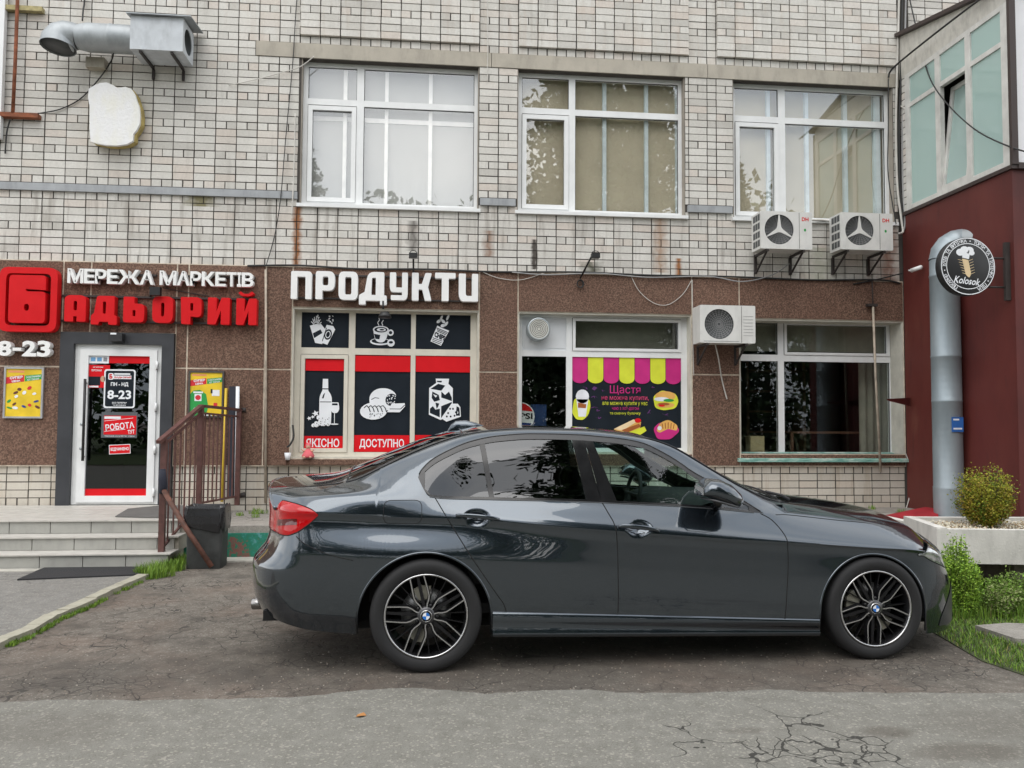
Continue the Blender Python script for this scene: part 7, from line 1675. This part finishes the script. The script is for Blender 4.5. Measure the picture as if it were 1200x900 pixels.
cable([(6.438, -0.060, 0.750), (6.502, -0.050, 1.215), (6.445, -0.060, 0.461)], .006, WK, 'thin pale wire hanging at the foot of the annex corner') if False else cable([(6.403, -0.070, 1.180), (6.509, -0.070, 0.925), (6.514, -0.070, 0.577), (6.448, -0.070, 0.335)], .007, WK, 'thin pale wire hanging at the foot of the annex corner')

# ================================================================== PLANTER, BUSHES, GRASS
PW = mat('whitewashed_concrete', (.62, .60, .56), .85, var=.1, scale=3, dirt=.45, bump=.5); 
pl = empty('concrete_planter', (5.0, -3.5, .0)); tag(pl, 'whitewashed concrete planter with gravel in front of the red annex', 'planter')
def wall_seg(P, Q, z0, z1, t, nm='wall', m=PW):
    P, Q = Vector((*P, 0)), Vector((*Q, 0)); d = (Q-P).normalized(); n = Vector((-d.y, d.x, 0))*t
    vs = [P, Q, Q+n, P+n]; return MB().use(m).add([(v.x, v.y, z0) for v in vs]+[(v.x, v.y, z1) for v in vs], [(0, 3, 2, 1), (4, 5, 6, 7), (0, 1, 5, 4), (1, 2, 6, 5), (2, 3, 7, 6), (3, 0, 4, 7)]).build(nm, None, pl)
wall_seg((4.235, -4.07), (7.8, -4.62), .315, .60, .07); wall_seg((4.452, -3.24), (4.238, -4.062), .33, .612, .08); wall_seg((4.46, -3.235), (7.8, -3.50), .33, .607, -.07)
MB().use(mat('dark_soil', (.16, .125, .085), .95, var=.4, scale=12, bump=.8, bscale=40)).prism([[(4.33, -3.98), (7.8, -4.54), (7.8, -3.58), (4.5, -3.32)]], lambda x, y_, d: (x, y_, d), .56, .33).build('soil', None, pl)
boxo('support', mat('dirty_concrete', (.15, .13, .105), .95, dirt=.5, bump=.5), pl, 4.92, 5.25, -4.08, -3.6, .0, .3145)
wall_seg((4.6, -3.45), (7.8, -3.7), .0, .314, .1, 'back_support', mat('dirty_concrete'))
rg = random.Random(12)
gv = MB(); GM = [mat('pale_gravel', (.55, .50, .38), .9, var=.2), mat('brown_gravel', (.34, .25, .15), .9, var=.3), mat('light_gravel', (.62, .58, .48), .9)]
def in_poly(p, P):
    c = False
    for i in range(len(P)):
        a, b = P[i], P[i-1]
        if (a[1] > p[1]) != (b[1] > p[1]) and p[0] < (b[0]-a[0])*(p[1]-a[1])/(b[1]-a[1])+a[0]: c = not c
    return c
PP = [(4.34, -3.96), (7.2, -4.43), (7.2, -3.56), (4.52, -3.34)]
n = 0
while n < 2600:
    x, y_ = rg.uniform(4.3, 7.2), rg.uniform(-4.5, -3.3)
    if not in_poly((x, y_), PP): continue
    n += 1; r_ = rg.uniform(.007, .017); z = .562+rg.uniform(0, .022); gv.use(rg.choice(GM))
    a = rg.uniform(0, 6.3); vs = [(x+r_*cos(a+k*2.1)*rg.uniform(.7, 1.3), y_+r_*sin(a+k*2.1), z) for k in range(3)]+[(x, y_, z+r_*rg.uniform(.6, 1.1))]
    gv.add(vs, [(0, 1, 3), (1, 2, 3), (2, 0, 3)], False)
tag(gv.build('gravel', None, pl), kind='stuff')
tag(MB().use(PW).add([(5.02, -1.72, .0), (5.10, -1.74, .0), (4.55, -3.2, .0), (4.46, -3.18, .0), (5.02, -1.72, .455), (5.10, -1.74, .455), (4.55, -3.2, .56), (4.46, -3.18, .56)], [(0, 3, 2, 1), (4, 5, 6, 7), (0, 1, 5, 4), (1, 2, 6, 5), (2, 3, 7, 6), (3, 0, 4, 7)]).build('low_wall'), 'low whitewashed wall running back from the planter to the red ramp', 'wall')
# foliage helpers -----------------------------------------------------------
def leaf_mat(name, c, var=.35):
    m = M(name); m.set(Roughness=.6, Specular_IOR_Level=.25); r_ = m.rnd(); n_ = m.noise(m.coord('World'), 6, 3)
    f = m.math('MULTIPLY_ADD', r_, .6, m.math('MULTIPLY', n_, .5))
    m.col(m.ramp(f, [(.2, tuple(x*(1-var) for x in c)), (.55, c), (.9, tuple(min(1, x*(1+var*1.2)) for x in c))]))
    if 'Subsurface Weight' in m.p.inputs: pass
    return m.m
def blade(mb, p, h, w, lean, az, curl=.3):
    x, y_, z = p; dx_, dy2 = cos(az), sin(az); px_, py_ = -dy2*w/2, dx_*w/2
    p1 = (x+dx_*lean*.35, y_+dy2*lean*.35, z+h*.55); p2 = (x+dx_*lean, y_+dy2*lean, z+h*(1-curl*.2))
    mb.add([(x-px_, y_-py_, z), (x+px_, y_+py_, z), (p1[0]+px_*.8, p1[1]+py_*.8, p1[2]), (p1[0]-px_*.8, p1[1]-py_*.8, p1[2]), p2], [(0, 1, 2, 3), (3, 2, 4)], False)
def leafq(mb, p, s, rg):
    a, e, t = rg.uniform(0, 6.283), rg.uniform(-.6, 1.2), rg.uniform(0, 6.283)
    d = Vector((cos(a)*cos(e), sin(a)*cos(e), sin(e))); u = d.orthogonal().normalized(); v = d.cross(u); u = u*cos(t)+v*sin(t); P = Vector(p)
    mb.add([P, P+d*s*.5+u*s*.28, P+d*s, P+d*s*.5-u*s*.28], [(0, 1, 2, 3)], False)
GRS = [leaf_mat('grass_blade', (.10, .19, .025)), leaf_mat('young_grass', (.17, .27, .035)), leaf_mat('dry_grass', (.22, .19, .07))]
# the round conifer bush on the planter
bs_ = empty('round_bush', (4.95, -3.70, .56)); tag(bs_, 'small round yellow-green bush growing on the planter beside the duct', 'bush')
LB = [leaf_mat('bush_yellow', (.25, .25, .022)), leaf_mat('bush_green', (.12, .18, .02)), leaf_mat('bush_orange', (.30, .22, .03))]
cb = Vector((4.95, -3.70, .85)); mb = MB(); tw = MB().use(mat('twig', (.10, .07, .045), .9))
for i in range(420):
    a, e = rg.uniform(0, 6.283), math.asin(rg.uniform(-.85, 1)); R_ = .222*(1+.14*sin(3*a+1)+.1*rg.uniform(-1, 1)); d = Vector((cos(a)*cos(e), sin(a)*cos(e), sin(e)*1.0))
    root = Vector((cb.x+d.x*.03, cb.y+d.y*.03, .57)); tip = cb+d*R_*(1 if rg.random() < .75 else rg.uniform(.5, 1.12)); tip.z = max(tip.z, .60)
    if i % 3 == 0: tw.tube([root, root.lerp(tip, .5)+Vector((0, 0, .03)), tip], [.006, .004, .002], 4, False)
    mb.use(LB[0] if d.z > -.1 and rg.random() < .45 else rg.choice(LB))
    for k in range(44):
        t = rg.uniform(.35, 1.04); p = root.lerp(tip, t)+Vector((rg.gauss(0, .022), rg.gauss(0, .022), rg.gauss(0, .022))); leafq(mb, p, rg.uniform(.012, .026), rg)
tag(mb.build('foliage', None, bs_, fix=False), kind='stuff'); tag(tw.build('twigs', None, bs_, fix=False), kind='stuff')
# tall feathery plant at the planter corner
def feathery(cx0, cy0, w, h, n_, lab, m0, name='leafy_weed'):
    t_ = empty(name, (cx0, cy0, 0)); tag(t_, lab, 'plant'); mb = MB(); st = MB().use(leaf_mat('stalk', (.12, .16, .04)))
    for i in range(n_):
        a, r_ = rg.uniform(0, 6.283), w*sqrt(rg.random()); hh = h*(1-.45*(r_/w)**2)*rg.uniform(.75, 1.04); b = Vector((cx0+cos(a)*r_*.45, cy0+sin(a)*r_*.45, 0)); tp_ = Vector((cx0+cos(a)*r_, cy0+sin(a)*r_, hh))
        st.tube([b, b.lerp(tp_, .6)+Vector((0, 0, .03)), tp_], [.004, .003, .0015], 4, False)
        for k in range(120):
            t = rg.uniform(.1, 1); p = b.lerp(tp_, t); mb.use(m0[0] if rg.random() < .6 else m0[1]); az = rg.uniform(0, 6.283); leafq(mb, p+Vector((rg.gauss(0, .014), rg.gauss(0, .014), rg.gauss(0, .01))), rg.uniform(.012, .026), rg)
    tag(mb.build('foliage', None, t_, fix=False), kind='stuff'); tag(st.build('stalks', None, t_, fix=False), kind='stuff')
FG = [leaf_mat('bright_weed', (.27, .42, .05)), leaf_mat('mid_weed', (.17, .31, .04))]
feathery(4.06, -4.58, .17, .62, 110, 'tall bright green feathery plant at the planter corner', FG)
feathery(4.62, -4.42, .20, .36, 40, 'low pale green weed growing under the planter edge', [leaf_mat('pale_weed', (.17, .24, .06)), FG[1]])
feathery(4.38, -4.62, .14, .30, 34, 'small weed with pale flower heads between feathery plant and grass', [leaf_mat('pale_weed2', (.26, .30, .12)), FG[1]])
# grass at the right
gp = [(3.556, -5.031), (3.502, -5.333), (3.434, -5.694), (3.490, -5.986), (3.674, -6.540), (6.9, -5.2), (6.9, -3.6), (4.6, -3.3), (4.1, -3.9), (3.85, -4.4)]
so_ = tag(sheet('grass_soil', gp, .006, mat('green_soil', (.05, .06, .025), .95, var=.4, scale=12, bump=.8), thick=.005), kind='structure')
gs = MB(); n = 0
slab = [(3.871, -5.032), (4.150, -4.983), (5.425, -5.313), (4.785, -5.803), (3.903, -5.385)]
while n < 26000:
    x, y_ = rg.uniform(3.4, 6.4), rg.uniform(-6.4, -3.4)
    if not in_poly((x, y_), gp) or in_poly((x, y_), slab): continue
    n += 1; gs.use(GRS[0] if rg.random() < .6 else GRS[1] if rg.random() < .85 else GRS[2]); far = y_ > -4.75
    blade(gs, (x, y_, .004), rg.uniform(.02, .055)*(2.6 if far else 1), rg.uniform(.003, .006), rg.uniform(.005, .05), rg.uniform(0, 6.283))
tag(gs.build('grass', fix=False), kind='stuff')
sheet('concrete_slab_in_grass', slab, .05, SLABM, thick=.045)
# tufts along the kerb and at the railing foot
tf = MB()
def tuft(cx0, cy0, r_, n_, h, m_=None):
    for i in range(n_):
        a, q = rg.uniform(0, 6.283), r_*sqrt(rg.random()); tf.use(GRS[1] if rg.random() < .6 else GRS[0]); blade(tf, (cx0+q*cos(a), cy0+q*sin(a), .002), rg.uniform(.4, 1)*h, rg.uniform(.003, .007), rg.uniform(.0, .6)*h, rg.uniform(0, 6.283))
for i in range(46):
    a = rg.random(); seg_ = min(len(kp)-3, int(a*5)); t = rg.random(); P, Q = kp[seg_], kp[seg_+1]; tuft(P[0]+(Q[0]-P[0])*t+.065, P[1]+(Q[1]-P[1])*t-.02, .035, 45, .035)
tag(tf.build('kerb_grass', fix=False), kind='stuff')
tf = MB()
for i in range(16): p = ((-2.655, -2.348), (-2.502, -2.530), (-2.493, -2.180), (-2.552, -1.791), (-2.658, -2.169), (-2.642, -1.885))[i % 6]; tuft(p[0]+rg.uniform(-.08, .08), p[1]+rg.uniform(-.08, .05), .08, 110, .14)
tag(tf.build('weed_clump', fix=False), 'bright green weeds growing at the foot of the railing', 'weeds')
tf = MB()
for i in range(7): p = ((-2.170, -1.391), (-2.133, -1.281), (-2.072, -1.227), (-1.981, -1.347))[i % 4]; tuft(p[0]+rg.uniform(-.06, .06), p[1]-.02, .05, 60, .12)
tag(tf.build('weed_clump', fix=False), 'small weeds growing against the green painted walkway edge', 'weeds')
tf = MB()
for i in range(14):
    x = rg.choice([-2.2, -2.05, -1.9, 5.2, 5.9, 4.3]) + rg.uniform(-.15, .15); y_ = rg.uniform(-.8, -.05); s0 = len(tf.v); tuft(x, y_, .05, 40, .07)
    for k in range(s0, len(tf.v)): v = tf.v[k]; tf.v[k] = (v[0], v[1], v[2]+.345)
tag(tf.build('walkway_weeds', fix=False), kind='stuff')
# litter: leaf on the road and pebbles
lf = MB().use(mat('dry_leaf', (.38, .17, .05), .8)); p = (-0.328, -6.358); lf.add([(p[0]-.024, p[1]-.014, .0175), (p[0]+.0, p[1]-.022, .024), (p[0]+.027, p[1]+.0, .018), (p[0]+.012, p[1]+.026, .025), (p[0]-.018, p[1]+.02, .0175), (p[0], p[1], .019)], [(0, 1, 5), (1, 2, 5), (2, 3, 5), (3, 4, 5), (4, 0, 5)])
tag(lf.build('fallen_leaf'), 'dry orange leaf lying on the grey road', 'leaf')
st = MB(); SM_ = [mat('lot_stone', (.24, .20, .16), .9), mat('pale_stone', (.30, .27, .23), .9), mat('dark_stone', (.07, .06, .05), .9)]
for i in range(1500):
    x, y_ = rg.uniform(-4.5, 4.2), -6.05+abs(rg.gauss(0, .55))
    if y_ > -2 or x < -2.6 and y_ > -5.2: continue
    r_ = rg.uniform(.003, .008); a = rg.uniform(0, 6.3); st.use(rg.choice(SM_)).add([(x+r_*cos(a+k*2.1), y_+r_*sin(a+k*2.1), .001) for k in range(3)]+[(x, y_, r_*.9)], [(0, 1, 3), (1, 2, 3), (2, 0, 3)], False)
tag(st.build('loose_grit', fix=False), kind='stuff')

# ================================================================== TREES ACROSS THE STREET, SEEN MIRRORED IN THE PANES AND THE CAR
LT = [leaf_mat('spruce_needles', (.022, .045, .018)), leaf_mat('tree_leaves', (.06, .10, .025)), leaf_mat('dark_leaves', (.035, .07, .02))]
BKM = mat('tree_bark', (.09, .065, .05), .95, var=.3, bump=.6)
def spruce(x, y_, h, w, lab):
    t_ = empty('spruce_tree', (x, y_, 0)); tag(t_, lab, 'tree', 'spruces across the street'); MB().use(BKM).tube([(x, y_, 0), (x, y_, h*.5), (x, y_, h*.98)], [.2, .12, .03], 8).build('trunk', None, t_)
    mb = MB(); 
    for k in range(int(h*4.5)):
        z = h*.10+(h*.88)*k/(h*4.5); R_ = w*(1-(z/h))**.85*rg.uniform(.8, 1.15)+.15
        for j in range(13):
            a = rg.uniform(0, 6.283); mb.use(LT[0] if rg.random() < .8 else LT[2]); L = R_*rg.uniform(.7, 1.1)
            for i in range(15):
                q = L*(i+.5)/15; p = (x+q*cos(a)+rg.gauss(0, .05), y_+q*sin(a)+rg.gauss(0, .05), z-.22*q+.05*q*q/max(L, .1)+rg.gauss(0, .05)); leafq(mb, p, .42*(1-.35*i/15), rg)
    tag(mb.build('crown', None, t_, fix=False), kind='stuff')
def leafy(x, y_, h, w, lab, grp='leafy trees across the street'):
    t_ = empty('leafy_tree', (x, y_, 0)); tag(t_, lab, 'tree', grp); MB().use(BKM).tube([(x, y_, 0), (x+.1, y_, h*.35), (x, y_+.1, h*.7)], [.22, .16, .05], 8).build('trunk', None, t_)
    mb = MB(); cl = [(x+rg.gauss(0, w*.42), y_+rg.gauss(0, w*.42), h*.62+rg.gauss(0, h*.17)) for _ in range(22)]
    for c0 in cl:
        mb.use(LT[1] if rg.random() < .6 else LT[2]); s_ = w*rg.uniform(.25, .42)
        for i in range(200): d = Vector((rg.gauss(0, 1), rg.gauss(0, 1), rg.gauss(0, .8))).normalized()*s_*rg.uniform(.5, 1.05); leafq(mb, (c0[0]+d.x, c0[1]+d.y, c0[2]+d.z), rg.uniform(.35, .6), rg)
    tag(mb.build('crown', None, t_, fix=False), kind='stuff')
spruce(5.2, -17.5, 19, 5.0, 'tall dark spruce nearest the road, mirrored in the side windows of the car')
spruce(8.6, -21.5, 23, 5.4, 'tallest spruce across the street, mirrored in the middle upper window')
spruce(14.5, -27, 15, 4.6, 'dark spruce furthest right, mirrored in the right upper window')
spruce(-7.0, -31, 17, 5.0, 'dark spruce furthest left, mirrored in the left upper window')
for i, (x, y_, h, w) in enumerate(((-16, -34, 12.5, 5.2), (-11, -36, 12, 5.2), (-3, -33, 11.5, 5), (1.5, -31, 12, 5.2), (6, -34, 13, 5.2), (19, -33, 13, 5.4), (25, -33, 12, 5.2), (31, -30, 12, 5.4), (-23, -32, 12, 5.4))):
    leafy(x, y_, h, w, 'leafy tree across the street, mirrored in the shop panes')
hg = MB()
for i in range(9000): x = rg.uniform(-34, 40); z = rg.uniform(.1, 2.6); hg.use(LT[2] if rg.random() < .6 else LT[1]); leafq(hg, (x, -26.5+rg.gauss(0, .5), z), rg.uniform(.3, .55), rg)
tag(hg.build('added_hedge', fix=False), 'long dark leaf row added across the street to darken reflections', 'added_hedge')  # added behind the camera to darken the pale ground mirrored in the panes
